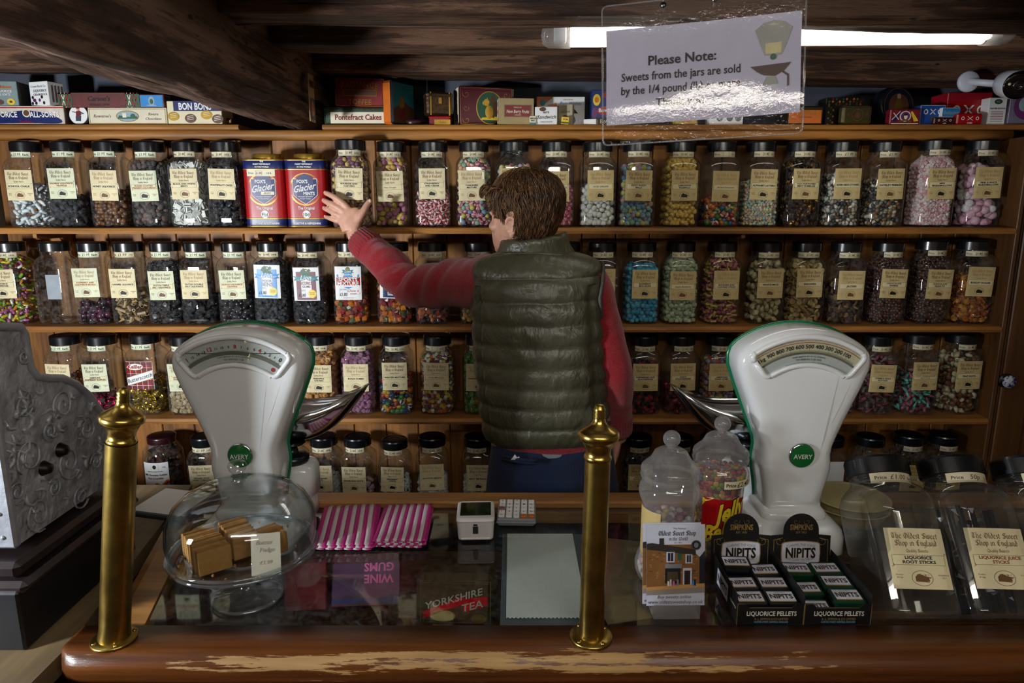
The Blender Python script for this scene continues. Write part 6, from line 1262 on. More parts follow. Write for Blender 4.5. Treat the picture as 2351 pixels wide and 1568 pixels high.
# ---------------------------------------------------------------- ball-topped plastic jars
def ball_jar(px, py, lab, s=1.0):
    p = atZ(px, py, CZ); t = thing('plastic_sweet_jar', lab, 'jar', (p.x, p.y, CZ - .002), group='clear plastic jars with ball lids'); t.scale = (s, s, s)
    MB().lathe([(.001, .003), (.036, .003), (.044, .0), (.052, .006), (.056, .018), (.057, .030), (.053, .046), (.0475, .058), (.0465, .075), (.0465, .135), (.0475, .150), (.052, .160), (.0545, .170), (.0545, .178), (.050, .188), (.046, .194), (.046, .203)], 48).build('plastic_body', PLASTIC, t)
    MB().lathe([(.0485, .1945), (.0515, .197), (.053, .203), (.051, .208), (.0525, .212), (.051, .218), (.045, .224), (.038, .230), (.033, .238), (.029, .246), (.020, .2515), (.009, .253), (.0075, .256), (.0085, .258)], 48).build('lid', PLASTIC, t)
    MB().ball((0, 0, .270), .0155, 0, 24, 16).build('knob', PLASTIC, t)
    return t
JA = ball_jar(1527, 1322, 'plastic jar with ball lid, one third full of pastel sugar eggs, behind the leaflets')
def hj(zr): return lambda z: np.interp(z, [0, .006, .018, .030, .046, .058, .075, .135, .150, .160, .17, .178, .188], [.043, .050, .0545, .055, .051, .0460, .045, .045, .046, .050, .0525, .0525, .048])
def round_heap(noun, size, cols, fin, top, par, lab, kind='pebble', core=.0):
    b = shape(kind); m = MB(); V = b.v[0]; prof = hj(0); k = 0; mats = [candy_mat(c, fin) for c in cols]; s = size * .84; z = .006 + size * .4
    while z < top:
        rr_ = float(prof(z)) - size * .5; q = rr_; lay = 0
        while q > 0 and (lay < 2 or z > top - size * 1.6):
            nn = max(1, int(2 * math.pi * q / s)); o = R.uniform(0, 6)
            for i in range(nn):
                a = o + 6.283 * i / nn; M_ = T(q * math.cos(a), q * math.sin(a), z + R.uniform(-.3, .3) * size * .4, R.uniform(0, 6), R.uniform(0, 6), R.uniform(0, 6), size * R.uniform(.88, 1.05)) @ np.diag([1.1, .9, .85, 1.])
                c = R.randrange(len(cols))
                for fa, mt, sm in b.f: m.add(V, fa, c, sm, M_)
                # keep shared vertices single per sweet
            q -= s; lay += 1
        z += s * .82
    W = np.concatenate(m.v); W[:, 2] = np.maximum(W[:, 2], .0065); h_ = np.interp(W[:, 2], [0, .006, .018, .030, .046, .058, .075, .135, .150, .160, .17, .178, .188], [.039, .047, .0515, .052, .047, .0425, .0415, .0415, .0425, .047, .0495, .0495, .043])
    f_ = np.maximum(1, np.hypot(W[:, 0], W[:, 1]) / h_); W[:, 0] /= f_; W[:, 1] /= f_; m.v = [W]
    o = m.build(noun, mats); o.location = par.location; o.scale = par.scale; tag(o, lab, 'sweets', None, 'stuff')
round_heap('sugar_eggs', .017, ['#c9c0b8', '#b8a04a', '#8f5a6c', '#8fa394', '#6a3a52', '#a9a9b4', '#c29aa0'], 'm', .120, JA, 'pastel sugar eggs in the plastic jar behind the leaflets')
m = MB(); m.flat(strip(-.028, .048, .028, .145, 8), 0, T(0, 0, 0, rz=rad(-62)), .0482, .0); m.flat(join(*[rect(-.02, .06 + .012 * k, .02, .065 + .012 * k) for k in range(6)]), 1, T(0, 0, 0, rz=rad(-62)), .0482, .0004); m.build('paper_label', [CREAMP[3], INK_T], JA)
JB = ball_jar(1640, 1270, 'plastic jar with ball lid packed with jelly beans, red and yellow label', 1.0)
round_heap('jelly_beans', .0125, ['#b8a41c', '#8f2a18', '#b86a2c', '#5a1a24', '#7a8a2c', '#3a4a6a', '#c2a08a', '#a83a4a'], 'g', .183, JB, 'mixed jelly beans packed in the plastic jar with a red label')
m = MB()
m.flat(strip(-.044, .052, .044, .136, 16), 0, None, .0478, .0002)
m.flat(join(poly((-.044, .118), (-.044, .134), (-.020, .139), (-.030, .132), (-.038, .128)), poly((.044, .052), (.044, .066), (.030, .058), (.02, .052))), 1, None, .0478, .0006)
tl = lambda vf, a=.35: (np.stack([vf[0][:, 0], vf[0][:, 1] + vf[0][:, 0] * a], 1), vf[1])
for c, b_, o in ((2, .075, .0009), (1, .035, .0013)): m.flat(join(tl(text('Jelly', .050, .012, .094, b_, .2, fit=.064)), tl(text('Belly', .046, -.006, .060, b_, .2, fit=.062))), c, None, .0478, o)
m.build('printed_label', [RED, YEL, pm('dark_outline', '#2a1408', .5)], JB)
m = MB(); m.flat(strip(-.034, -.0075, .034, .0075, 12), 0, T(0, 0, .168, rz=rad(28)), .0552, .0002); m.flat(join(text('Price', .0095, -.021, -.003, .02), text('£2.40', .0135, .006, -.0045, .01, .2), text('1/4', .007, .029, -.002)), 1, T(0, 0, .168, rz=rad(28)), .0552, .0007); m.build('price_label', [PRICEP, INK_B], JB)

# ---------------------------------------------------------------- leaflets in a clear stand
p = atZ(1552, 1416, CZ); WL, HL = .098, .138
t = thing('leaflet_holder', 'clear acrylic leaflet stand in front of the ball-topped jars', 'leaflet stand', (p.x, p.y, CZ - .002), (0, 0, rad(1)))
MB().box((0, .020, .0015), (.078, .05, .003), 0, .001).box((0, -.004, .014), (.078, .002, .026), 0, .0006).box((0, .020, .05), (.078, .002, .10), 0, .0006, rx=rad(-9)).build('stand', PLASTIC, t)
def leaflet(dx, dy, dz, lab):
    o_ = thing('leaflet', lab, 'leaflet', (p.x + dx, p.y + .008 + dy, CZ + .016 + dz), (rad(-9), 0, rad(1)), 'leaflets in the clear stand'); m = MB()
    m.box((0, 0, HL / 2), (WL, .0008, HL), 0); F = lambda vf, c, o: m.flat(vf, c, T(0, -.0004, 0) @ STAND, off=o)
    F(rect(-WL / 2, .030, WL / 2, .104), 1, .0003)                                      # stone front
    r = random.Random(2)
    for k in range(70): x = r.uniform(-.046, .034); y = r.uniform(.045, .095); F(rect(x, y, x + r.uniform(.002, .006), y + .0018), 2 if k % 2 else 3, .0004)
    F(poly((-WL / 2, .096), (WL / 2, .084), (WL / 2, .093), (-.040, .107), (-WL / 2, .106)), 4, .0006); F(rect(-.028, .104, -.020, .115), 4, .0006)
    for x, y, w_, h_ in ((-.016, .074, .014, .018), (.016, .072, .012, .016)): F(rect(x, y, x + w_, y + h_), 0, .0006); F(rect(x + .0025, y + .002, x + w_ - .0025, y + h_ - .002), 5, .0008); F(rect(x + w_ / 2 - .0004, y + .002, x + w_ / 2 + .0004, y + h_ - .002), 0, .0010)
    F(rect(.003, .078, .010, .090), 6, .0006); F(rect(-.018, .038, .008, .068), 5, .0006); F(rect(-.018, .064, .010, .071), 7, .0008)
    F(rect(-.014, .042, .004, .058), 8, .0008); F(rect(.012, .036, .027, .064), 0, .0006); F(rect(.0145, .036, .0245, .060), 9, .0008)
    for k, (x, c) in enumerate(((-.014, 10), (-.010, 0), (-.005, 11), (.002, 7), (.028, 12), (.031, 5))): F(rect(x, .034, x + .003, .042 + .003 * (k % 2)), c, .0010)
    F(poly((-WL / 2, .026), (WL / 2, .032), (WL / 2, .038), (-WL / 2, .032)), 13, .0009); F(poly((-WL / 2, .018), (WL / 2, .022), (WL / 2, .033), (-WL / 2, .027)), 14, .0008); F(rect(.040, .030, WL / 2, .088), 5, .0005)
    F(black('Oldest Sweet Shop', .0052, .002, .1195, .080, .24), 15, .0006); F(black('in the World', .0040, .004, .1110, .045, .22), 15, .0006); F(join(text('The Famous', .0045, .006, .130, fit=.03), text('Est 1827', .0038, .004, .106)), 15, .0006)
    F(poly((.034, .088), (.040, .083), (WL / 2, .094), (WL / 2, .108), (.032, .106)), 0, .0007)
    F(oval(.034, .103, .0085, .0085, 20), 5, .0009); F(ring(.034, .103, .0078, .0078, .0006, 20), 7, .0011); F(oval(.034, .103, .004, .0045, 14), 7, .0011)
    F(text('Buy sweets online', .0078, -.002, .0125, .0, .15, fit=.06), 15, .0006); F(text('www.oldestsweetshop.co.uk', .0088, 0, .0035, .0, .15, fit=.092), 15, .0006)
    m.build('sheet', [pm('leaflet_white', '#c3c6d6', .45, 0, .03), pm('stone_print', '#7a5228', .5, 0, .2), pm('stone_light_print', '#9a6e38', .5), pm('stone_dark_print', '#54361c', .5), pm('roof_print', '#2a2420', .5), pm('night_print', '#161c2a', .4), GREENP, GREY, pm('shop_glow_print', '#4a3a24', .5), pm('door_print', '#241214', .5), CREAM, PINK, SKYB, pm('kerb_print', '#b8864a', .5), pm('road_print', '#8a8078', .5), INK_B], o_)
leaflet(0, 0, 0, 'front leaflet showing the stone sweet shop, in the clear stand')
leaflet(-.006, .004, .001, 'second leaflet peeping out left behind the front leaflet')

# ---------------------------------------------------------------- liquorice pellet display boxes and tins
GOLDT = pm('tin_gold', '#a8863c', .3, .8, .15); TINB = pm('tin_black', '#0d0e10', .3, .5, .2); TING = pm('tin_green', '#0e3a26', .3, .4, .2); TINW = pm('tin_label_white', '#c6c6d2', .35, 0, .03); TRIM = pm('box_gold_trim', '#8f7440', .5)
def pellet_box(px, lab, green, tins):
    p = atZ(px, 1430, CZ); Wb, D = .110, .150
    t = thing('display_box', lab, 'display box', (p.x, p.y, CZ - .002), (0, 0, rad(0)), 'black liquorice pellet display boxes')
    m = MB().box((0, D / 2, .001), (Wb, D, .002)).box((-Wb / 2, D / 2, .028), (.0016, D, .050), 0, .0004).box((Wb / 2, D / 2, .028), (.0016, D, .050), 0, .0004)
    m.prism([(-Wb / 2, 0), (Wb / 2, 0), (Wb / 2, .038), (Wb / 2 - .012, .038), (Wb / 2 - .020, .031), (-Wb / 2 + .020, .031), (-Wb / 2 + .012, .038), (-Wb / 2, .038)], 0, .0016, 0, STAND)
    F = lambda vf, c, o: m.flat(vf, c, T(0, -.0018, 0) @ STAND, off=o)
    F(text('LIQUORICE PELLETS', .0112, .002, .0165, .02, fit=.082), 2, .0004); F(text('A. L. SIMPKIN & CO LIMITED', .006, .002, .0085, fit=.056), 1, .0004); F(text('HUNTER STREET, SHEFFIELD, ENGLAND', .005, .002, .0035, .015, fit=.056), 3, .0004)
    F(join(rect(-Wb / 2, 0, -Wb / 2 + .0006, .038), rect(Wb / 2 - .0006, 0, Wb / 2, .038), rect(-Wb / 2, .0375, -Wb / 2 + .012, .038), rect(-Wb / 2 + .02, .0305, Wb / 2 - .02, .031)), 1, .0004)
    S_ = T(-Wb / 2 - .001, D / 2, 0, rz=rad(-90)) @ STAND
    for vf, c, o in ((rect(-.030, .012, .030, .042), 4, .0003), (text('NIPITS', .020, 0, .02, .03, fit=.052), 0, .0006), (text('LIQUORICE', .006, .058, .026, fit=.03), 2, .0004)): m.flat(vf, c, S_, off=o)
    m.build('tray', [BLACKC, TRIM, pm('box_white_print', '#c9c4b8', .5), pm('box_blue_print', '#5f8aa0', .5), TINW], t)
    hb = .130; m = MB()
    arch = [(-Wb / 2, .0), (Wb / 2, .0), (Wb / 2, .078), (.033, .080), (.0325, .088)] + [(.0325 * math.cos(a), .088 + .032 * math.sin(a)) for a in np.linspace(.1, 3.04, 16)] + [(-.0325, .088), (-.033, .080), (-Wb / 2, .078)]
    MBk_ = T(0, D - .002, .0, rx=rad(-6)); m.prism(arch, -.0008, .0008, 0, MBk_ @ STAND)
    F = lambda vf, c, o: m.flat(vf, c, MBk_ @ T(0, -.0010, 0) @ STAND, off=o)
    F(text('SIMPKINS', .0150, 0, .089, .015, fit=.042, sx=.8), 1, .0004); F(text('EST 1921', .0055, 0, .0825, .01), 1, .0004)
    F(join(scroll(-.010, .105, .006), scroll(.010, .105, .006, -1), scroll(-.040, .068, .009), scroll(.040, .068, .009, -1), scroll(-.046, .016, .005), scroll(.046, .016, .005, -1), pen([[(-.050, .010), (-.050, .070), (-.034, .074)], [(.050, .010), (.050, .070), (.034, .074)]], .0008, 45, .0008)), 1, .0004)
    lab_ = [(-.034, .029)] + [(x, .026 - .003 * math.cos(x * 46)) for x in np.linspace(-.03, .03, 9)] + [(.034, .029), (.035, .045), (.034, .062)] + [(x, .063 + .004 * math.cos(x * 40)) for x in np.linspace(.03, -.03, 9)] + [(-.034, .062), (-.035, .045)]
    F(poly(*[(x * 1.05, (z - .045) * 1.07 + .045) for x, z in lab_]), 1, .0004); F(poly(*lab_), 2, .0006)
    bowt = lambda vf, k=3.2: (np.stack([vf[0][:, 0], (vf[0][:, 1] - .046) * (1 - .22 * (1 - (vf[0][:, 0] / .03) ** 2) * 0 + 12 * vf[0][:, 0] ** 2 * k * 3) + .046], 1), vf[1])
    F(bowt(text('NIPITS', .0255, 0, .0365, .04, fit=.056, sx=.8)), 1, .0008); F(bowt(text('NIPITS', .0255, 0, .0368, .022, fit=.055, sx=.8)), 0, .0010)
    F(arc(text('CLARIFIES THE VOICE', .0066, 0, 0, .01, fit=.052), 0, -.06, .1185), 3, .0008); F(arc(text('AND CLEARS THE THROAT', .0062, 0, 0, .01, fit=.054), 0, .130, .1005, False), 3, .0008)
    F(text('LIQUORICE PELLETS', .0068, 0, .0165, .015, fit=.06), 4, .0004)
    m.build('back_card', [BLACKC, TRIM, TINW, GREY, pm('box_white_print', '#c9c4b8', .5)], t)
    for k, (x, y, z, lb) in enumerate(tins):
        tt = thing('pellet_tin', lb, 'tin', (p.x + x, p.y + y, CZ + z), (rad(7), 0, R.uniform(-.05, .05)), 'small liquorice pellet tins'); w_, d_, h_ = .051, .036, .013
        rr4 = lambda wq, dq, z_, r_: [(a, b, z_) for a, b in rounded([(-wq, -dq), (wq, -dq), (wq, dq), (-wq, dq)], [r_] * 4, 6)]
        MB().loft([rr4(w_ / 2 - .001, d_ / 2 - .001, 0, .006), rr4(w_ / 2, d_ / 2, .001, .007), rr4(w_ / 2, d_ / 2, .008, .007)], 0, False).build('body', TING if green else TINB, tt)
        q = MB().loft([rr4(w_ / 2 + .0008, d_ / 2 + .0008, .0075, .007), rr4(w_ / 2 + .0008, d_ / 2 + .0008, .0118, .007), rr4(w_ / 2 - .001, d_ / 2 - .001, .0130, .006)], 0, False)
        q.flat(rect(-.0215, -.0095, .0215, .0140), 1, off=.0133); q.flat(text('NIPITS', .0150, 0, -.0035, .035, fit=.038), 2, off=.0136); q.flat(rect(-.0215, -.0120, .0215, -.0095), 3, off=.0134); q.flat(text('LIQUORICE', .0036, 0, .0098, fit=.024), 4, off=.0136)
        q.build('lid', [TING if green else TINB, TINW, pm('nipit_brown', '#2e1c10', .5), GOLDT, GREY], tt)
BX = pellet_box(1766, 'black liquorice pellet display box with black tins, beside the leaflets', False, [
    (-.0265, .024, .020, 'front left black pellet tin in the left display box'), (.0265, .024, .020, 'front right black pellet tin in the left display box'), (-.0265, .064, .022, 'middle left black pellet tin in the left display box'), (.0265, .064, .022, 'middle right black pellet tin in the left display box'),
    (.026, .104, .024, 'back right black pellet tin in the left display box'), (-.0265, .102, .0405, 'raised black pellet tin at the back left of the left display box'), (-.0265, .104, .024, 'black pellet tin under the raised tin, back left of the left display box')])
BY = pellet_box(1920, 'black liquorice pellet display box with green tins, beside the tilted jars', True, [
    (-.0265, .022, .004, 'lowest green pellet tin at the front left of the right display box'), (.0265, .026, .022, 'front right green pellet tin in the right display box'), (-.0265, .062, .014, 'second green pellet tin from the front, left row of the right display box'),
    (.0265, .066, .024, 'middle green pellet tin in the right row of the right display box'), (-.0265, .105, .026, 'back left green pellet tin in the right display box'), (.0265, .106, .026, 'back right green pellet tin in the right display box')])

# ---------------------------------------------------------------- big tilted jars at the right
TILT_W = wood('rack_wood', '#3a2412', '#7a5028', 'X', 4)
def tilted(px, py, nm, pstr, lab, tilt=36, yaw=0, style='K'):
    s = 1.08; f_ = atZ(px, py, .917); M_ = Matrix.Rotation(rad(yaw), 4, 'Z') @ Matrix.Rotation(rad(-tilt), 4, 'X')
    loc = f_ - M_ @ Vector((0, -JH * s, 0))
    t = thing('sweet_jar', lab, 'jar', loc, M_.to_euler(), 'large tilted jars on the counter'); t.scale = (s * 1.12, s, s)
    new_part('glass', jar_glass, GLASS_CLEAN, 'glass_body', t).data = new_part('glass_big', jar_glass, GLASS_BIG, 'tmp', t).data
    for ch in list(t.children):
        if ch.name.startswith('tmp'): bpy.data.objects.remove(ch)
    new_part('lid', lid_mb, BLACK_LID, 'lid', t, (0, 0, .2368))
    m = MB(); L = .074; Rn = .0436; m.flat(strip(-L / 2, -.0085, L / 2, .0085, 14), 0, None, Rn, .0004); m.flat(join(text('Price', .0085, -.022, -.003, .01), text(pstr, .0115, .004, -.0035, .0, .2), text('Each', .007, .028, -.003)), 1, None, Rn, .0008)
    m.build('price_label', [PRICEP, INK_B], t, (0, 0, .2262)).rotation_euler = (0, 0, .12)
    mb, ms = paper_label(nm, style, 0, 1); mb.build('paper_label', ms, t, (.002, 0, .045)).rotation_euler = (0, .03, 0)
    return t, M_, loc, s
GLASS_BIG = thin_glass('tilted_jar_glass', (.90, .91, .88), (.74, .77, .72), 1.75, .02, haze=.05)
J1 = tilted(2136, 1424, 'LIQUORICE|ROOT STICKS', '£1.00', 'large tilted jar labelled liquorice root sticks, nearly empty, right of the display boxes')
J2 = tilted(2330, 1424, 'LIQUORICE JUICE|STICKS', '50p', 'large tilted jar labelled liquorice juice sticks with torn label, crinkled wrappers inside', style='R')
J3 = tilted(2524, 1424, 'LIQUORICE|CUTTINGS', '50p', 'third large tilted jar cut off by the right edge')
m = MB(); r = random.Random(8); bw = pm('clear_wrapper', '#aeb4bd', .15, .3, .3, 80, .8, 90); dk = pm('liquorice_stick', '#121114', .35)
for k in range(20):
    x, y = r.uniform(-.030, .030), r.uniform(-.028, .028); m.tube([(x, y, .012), (x + r.uniform(-.010, .010), y + r.uniform(-.008, .008), r.uniform(.15, .185))], .0042, 6, 0)
for k in range(70):
    a = r.uniform(0, 6.28); x, y, z = r.uniform(-.036, .036), r.uniform(-.038, .03), r.uniform(.02, .18); q = [Vector((r.uniform(-1, 1), r.uniform(-1, 1), r.uniform(-1, 1))) * .010 for _ in range(4)]
    m.add([(x + v.x, y + v.y, z + v.z) for v in q], [(0, 1, 2), (0, 2, 3)], 1)
o = m.build('wrapped_liquorice_sticks', [dk, bw]); o.location = J2[2]; o.rotation_euler = J2[1].to_euler(); o.scale = (1.2, 1.08, 1.08); tag(o, 'black liquorice sticks in crinkled wrappers inside the second tilted jar', 'sweets', None, 'stuff')
m = MB()
for k in range(3): m.tube([(-.02 + .02 * k, -.02, .014), (-.025 + .022 * k, .02, .05)], .004, 7, 0)
rk = thing('display_rack', 'low wooden rack board under the large tilted jars', 'rack', (.92, 1.12, .812))
MB().box((0, 0, .006), (.60, .13, .024), 0, .002).box((-.294, 0, .02), (.012, .13, .05), 0, .002).box((.294, 0, .02), (.012, .13, .05), 0, .002).build('rack_boards', TILT_W, rk)
# cream bowls behind them
c = atZ(1935, 1170, CZ)
for k in range(2):
    q = atZ(1905, 1215 - k * 30, CZ + .0); t = thing('bowl', ('lower' if k == 0 else 'upper') + ' cream bowl stacked behind the tilted jars', 'bowl', (.735, 1.385, CZ - .001 + k * .016), group='cream bowls stacked by the back rail')
    MB().lathe([(.001, .003), (.045, .002), (.047, .0), (.052, .001), (.064, .012), (.073, .028), (.077, .038), (.081, .040), (.079, .042), (.074, .039), (.067, .028), (.058, .015), (.045, .006), (.001, .005)], 44).build('bowl', pm('cream_ceramic', '#b5a97c', .3, 0, .08, coat=.4), t)

# ---------------------------------------------------------------- inside the glass-topped counter
IN_Z = .762
t = thing('tea_tin', 'large red and brown tea tin under the glass, in front of the card terminal', 'tin', (-.108, 1.165, .799), (rad(-8), 0, rad(-3))); TW_, TH_ = .155, .100
m = MB().box((0, .035, TH_ / 2 + .008), (TW_, .07, TH_), 0, .016); F = lambda vf, c, o: m.flat(vf, c, T(0, 0, .008) @ STAND @ np.diag([.815, .74, 1, 1.]), off=o)
TW_, TH_ = .19, .135
F(frame2(-TW_ / 2 + .012, .012, TW_ / 2 - .012, TH_ - .012, .0015), 1, .0006); F(poly((-.075, .04), (.02, .085), (.02, .062), (-.075, .022)), 2, .0006); F(poly((.018, .04), (.075, .06), (.075, .085), (.018, .075)), 2, .0006)
wv = lambda vf: (np.stack([vf[0][:, 0], vf[0][:, 1] + vf[0][:, 0] * .32], 1), vf[1])
F(wv(text('YORKSHIRE', .026, -.004, .068, .015, fit=.135)), 3, .0010); F(wv(text('TEA', .028, .040, .036, .015)), 3, .0010); F(oval(-.03, .03, .03, .015), 4, .0006); F(oval(.055, .025, .018, .012), 1, .0006)
m.build('body', [pm('tea_tin_brown', '#4a3a20', .4, .3, .2), GOLD, RED, pm('tea_silver', '#a8a08c', .4, .3), pm('tea_gold_field', '#8a7434', .5)], t)
t = thing('sweet_box', 'purple wine gums box lying upside down under the counter glass', 'box', (-.285, 1.19, .835), (rad(-30), 0, rad(4)))
m = MB().box((0, .04, .05), (.13, .06, .10), 0, .002); MF = T(0, .0095, 0) @ STAND @ T(0, .10, 0, rz=math.pi)
for vf, c, o in ((rect(-.065, .02, .065, .08), 1, .0004), (text('WINE', .022, -.025, .042, .03), 2, .0008), (text('GUMS', .022, -.025, .020, .03), 2, .0008), (rect(-.065, .084, .065, .094), 3, .0004)): m.flat(vf, c, MF, off=o)
m.build('box', [pm('wine_box_red', '#42090f', .4), pm('wine_box_purple', '#431448', .4), PINK, BLUE], t)
for k, (x, y, cc_, lb) in enumerate(((-.50, 1.07, pm('carton_maroon', '#3c0a10', .4), 'dark red carton under the glass beneath the cake stand'), (-.40, 1.06, pm('carton_red', '#5e0c13', .4), 'red carton under the glass left of the wine gums box'))):
    carton_ = thing('sweet_carton', lb, 'carton', (x, y + .13, .825), (rad(-22), 0, .1), 'cartons under the counter glass'); MB().box((0, .03, .045), (.08, .06, .09), 0, .002).build('body', cc_, carton_)
m = MB(); n = 40; top = [(-.010 + .0, 1.335), (.128, 1.335)]; zig = [(.128 - .138 * i / n, 1.035 + (.0035 if i % 2 else 0)) for i in range(n + 1)]
m.prism(top + zig, CZ - .0075, CZ - .0068); o = m.build('wrapping_paper', pm('white_wrapping_paper', '#d0d5ce', .7, 0, .06, 300)); tag(o, 'white sheet with a serrated front edge under the glass, beside the calculator', 'paper')
m = MB().prism([(-.020, 1.005), (.150, 1.005), (.150, 1.34), (-.020, 1.34)], CZ - .012, CZ - .0105); o = m.build('liner_sheet', pm('grey_liner', '#4c5659', .6, 0, .1)); tag(o, 'grey liner sheet beneath the white serrated paper under the glass', 'paper')
m = MB().prism([(.135, 1.15), (.16, 1.02), (.26, 1.045), (.285, 1.30), (.150, 1.33)], CZ - .0092, CZ - .0084); o = m.build('kraft_paper', pm('brown_kraft_paper', '#6a5838', .7, 0, .12, 60)); tag(o, 'brown kraft paper under the glass between brass post and leaflets', 'paper')
# ---------------------------------------------------------------- the shopkeeper, seen from behind
SKIN = pm('skin', '#cf9c84', .5, 0, .12, 60, .12, 220)
def knit():
    m, nt, b, N, L = base_mat('red_knit_wool'); n = noise(nt, 260, 4, rough=.7); n2 = noise(nt, 9, 3); f = noise(nt, 420, 1)
    r = ramp(nt, n.outputs[0], [(.3, srgb('#6d121a')), (.7, srgb('#a3222c'))]); fl = ramp(nt, f.outputs[0], [(.80, (0, 0, 0)), (.83, (1, 1, 1))])
    mx = N.new('ShaderNodeMix'); mx.data_type = 'RGBA'; mx.inputs[7].default_value = (*srgb('#b8642c'), 1); L.new(fl.outputs[0], mx.inputs[0]); L.new(r.outputs[0], mx.inputs[6]); L.new(mx.outputs[2], b.inputs['Base Color'])
    b.inputs['Roughness'].default_value = .95; b.inputs['Sheen Weight'].default_value = .35; b.inputs['Sheen Roughness'].default_value = .5; b.inputs['Specular IOR Level'].default_value = .15
    bump(nt, n.outputs[0], .8, .003); return m
KNIT = knit()
def puffer():
    m, nt, b, N, L = base_mat('olive_quilted_nylon'); n = noise(nt, 11, 3, stretch=(1.3, 1, .9), rough=.6); n2 = noise(nt, 30, 3, stretch=(1.3, 1, .8)); n.inputs['Distortion'].default_value = 1.6; n2.inputs['Distortion'].default_value = 2.0; g = noise(nt, 5, 2)
    r = ramp(nt, g.outputs[0], [(.3, srgb('#3b3a28')), (.7, srgb('#504e3c'))]); L.new(r.outputs[0], b.inputs['Base Color']); b.inputs['Roughness'].default_value = .40; b.inputs['Specular IOR Level'].default_value = .7
    a = N.new('ShaderNodeMath'); a.operation = 'MULTIPLY_ADD'; a.inputs[1].default_value = .35; L.new(n2.outputs[0], a.inputs[0]); L.new(n.outputs[0], a.inputs[2]); bump(nt, a.outputs[0], .38, .014); return m
PUFF = puffer()
def corduroy():
    m, nt, b, N, L = base_mat('navy_corduroy'); tc = N.new('ShaderNodeTexCoord'); wv_ = N.new('ShaderNodeTexWave'); wv_.bands_direction = 'X'; wv_.inputs['Scale'].default_value = 95; wv_.inputs['Distortion'].default_value = .35; L.new(tc.outputs['Object'], wv_.inputs[0])
    n = noise(nt, 8, 4); r = ramp(nt, n.outputs[0], [(.3, srgb('#0c1730')), (.75, srgb('#182a52'))]); L.new(r.outputs[0], b.inputs['Base Color']); b.inputs['Roughness'].default_value = .9; b.inputs['Sheen Weight'].default_value = .04
    bump(nt, wv_.outputs[0], .55, .0012); return m
CORD = corduroy()
P0 = Vector((.085, 1.74, 0))
man = thing('person', 'person in olive quilted vest, red jumper and navy corduroy trousers reaching for a jar', 'person', P0)
def mpart(mb, nm, mats, par=None, w=True):
    o = mb.build(nm, mats, par or man)
    if par is None: o.location = -P0
    return o
def ell(c, a, b, n=28, rz=0, pw=2.0):
    o = []
    for k in range(n):
        t_ = 2 * math.pi * k / n; cs, sn = math.cos(t_), math.sin(t_); x = a * math.copysign(abs(cs) ** (2 / pw), cs); y = b * math.copysign(abs(sn) ** (2 / pw), sn)
        o.append((c[0] + x * math.cos(rz) - y * math.sin(rz), c[1] + x * math.sin(rz) + y * math.cos(rz), c[2]))
    return o
def spline(K, n):
    """Catmull-Rom through key tuples."""
    K = [np.array(k, float) for k in K]; out = []
    for i in range(len(K) - 1):
        p0, p1, p2, p3 = K[max(i - 1, 0)], K[i], K[i + 1], K[min(i + 2, len(K) - 1)]
        for s in range(n):
            t = s / n; out.append(.5 * (2 * p1 + (p2 - p0) * t + (2 * p0 - 5 * p1 + 4 * p2 - p3) * t * t + (3 * p1 - p0 - 3 * p2 + p3) * t ** 3))
    return out + [K[-1]]
# key points (metres)
S_L, E_L, W_L = Vector((-.050, 1.79, 1.398)), Vector((-.285, 1.955, 1.365)), Vector((-.462, 2.085, 1.490))
S_R, E_R, W_R = Vector((.196, 1.74, 1.405)), Vector((.262, 1.72, 1.17)), Vector((.292, 1.79, .985))
HD = Vector((.030, 1.79, 1.462)); HY = rad(53)       # chin level point of the head and its turn to his left
body = MB()
trunk = [(.105, 1.76, .86, .150, .105), (.10, 1.76, 1.0, .140, .10), (.085, 1.755, 1.15, .138, .095), (.07, 1.755, 1.30, .150, .10), (.066, 1.755, 1.39, .155, .092), (.062, 1.76, 1.425, .100, .070), (.052, 1.765, 1.445, .058, .056), (.042, 1.772, 1.48, .054, .056), (.036, 1.780, 1.53, .052, .054)]
body.loft([ell(q[:3], q[3], q[4], 28, rad(-8)) for q in trunk])
for sx in (-1, 1):   # legs and feet
    hx = .105 + sx * .085
    body.loft([ell((hx, 1.76, .90), .085, .095, 20), ell((hx, 1.76, .80), .082, .09, 20), ell((hx + sx * .005, 1.765, .50), .058, .062, 20), ell((hx + sx * .01, 1.775, .38), .056, .06, 20), ell((hx + sx * .01, 1.76, .10), .038, .042, 20), ell((hx + sx * .01, 1.77, .04), .04, .06, 20)])
def limb(K, n=16, sub=5):
    pts = spline([(*p, r) for p, r in K], sub); body.tube([q[:3] for q in pts], [q[3] for q in pts], n)
limb([(Vector((.03, 1.77, 1.40)), .05), (S_L, .05), (E_L, .042), (W_L, .027), (W_L + Vector((-.006, .012, .012)), .026)])
limb([(Vector((.12, 1.76, 1.39)), .05), (S_R + Vector((-.01, 0, -.02)), .042), (E_R, .040), (W_R, .026), (W_R + Vector((0, .008, -.012)), .025)])
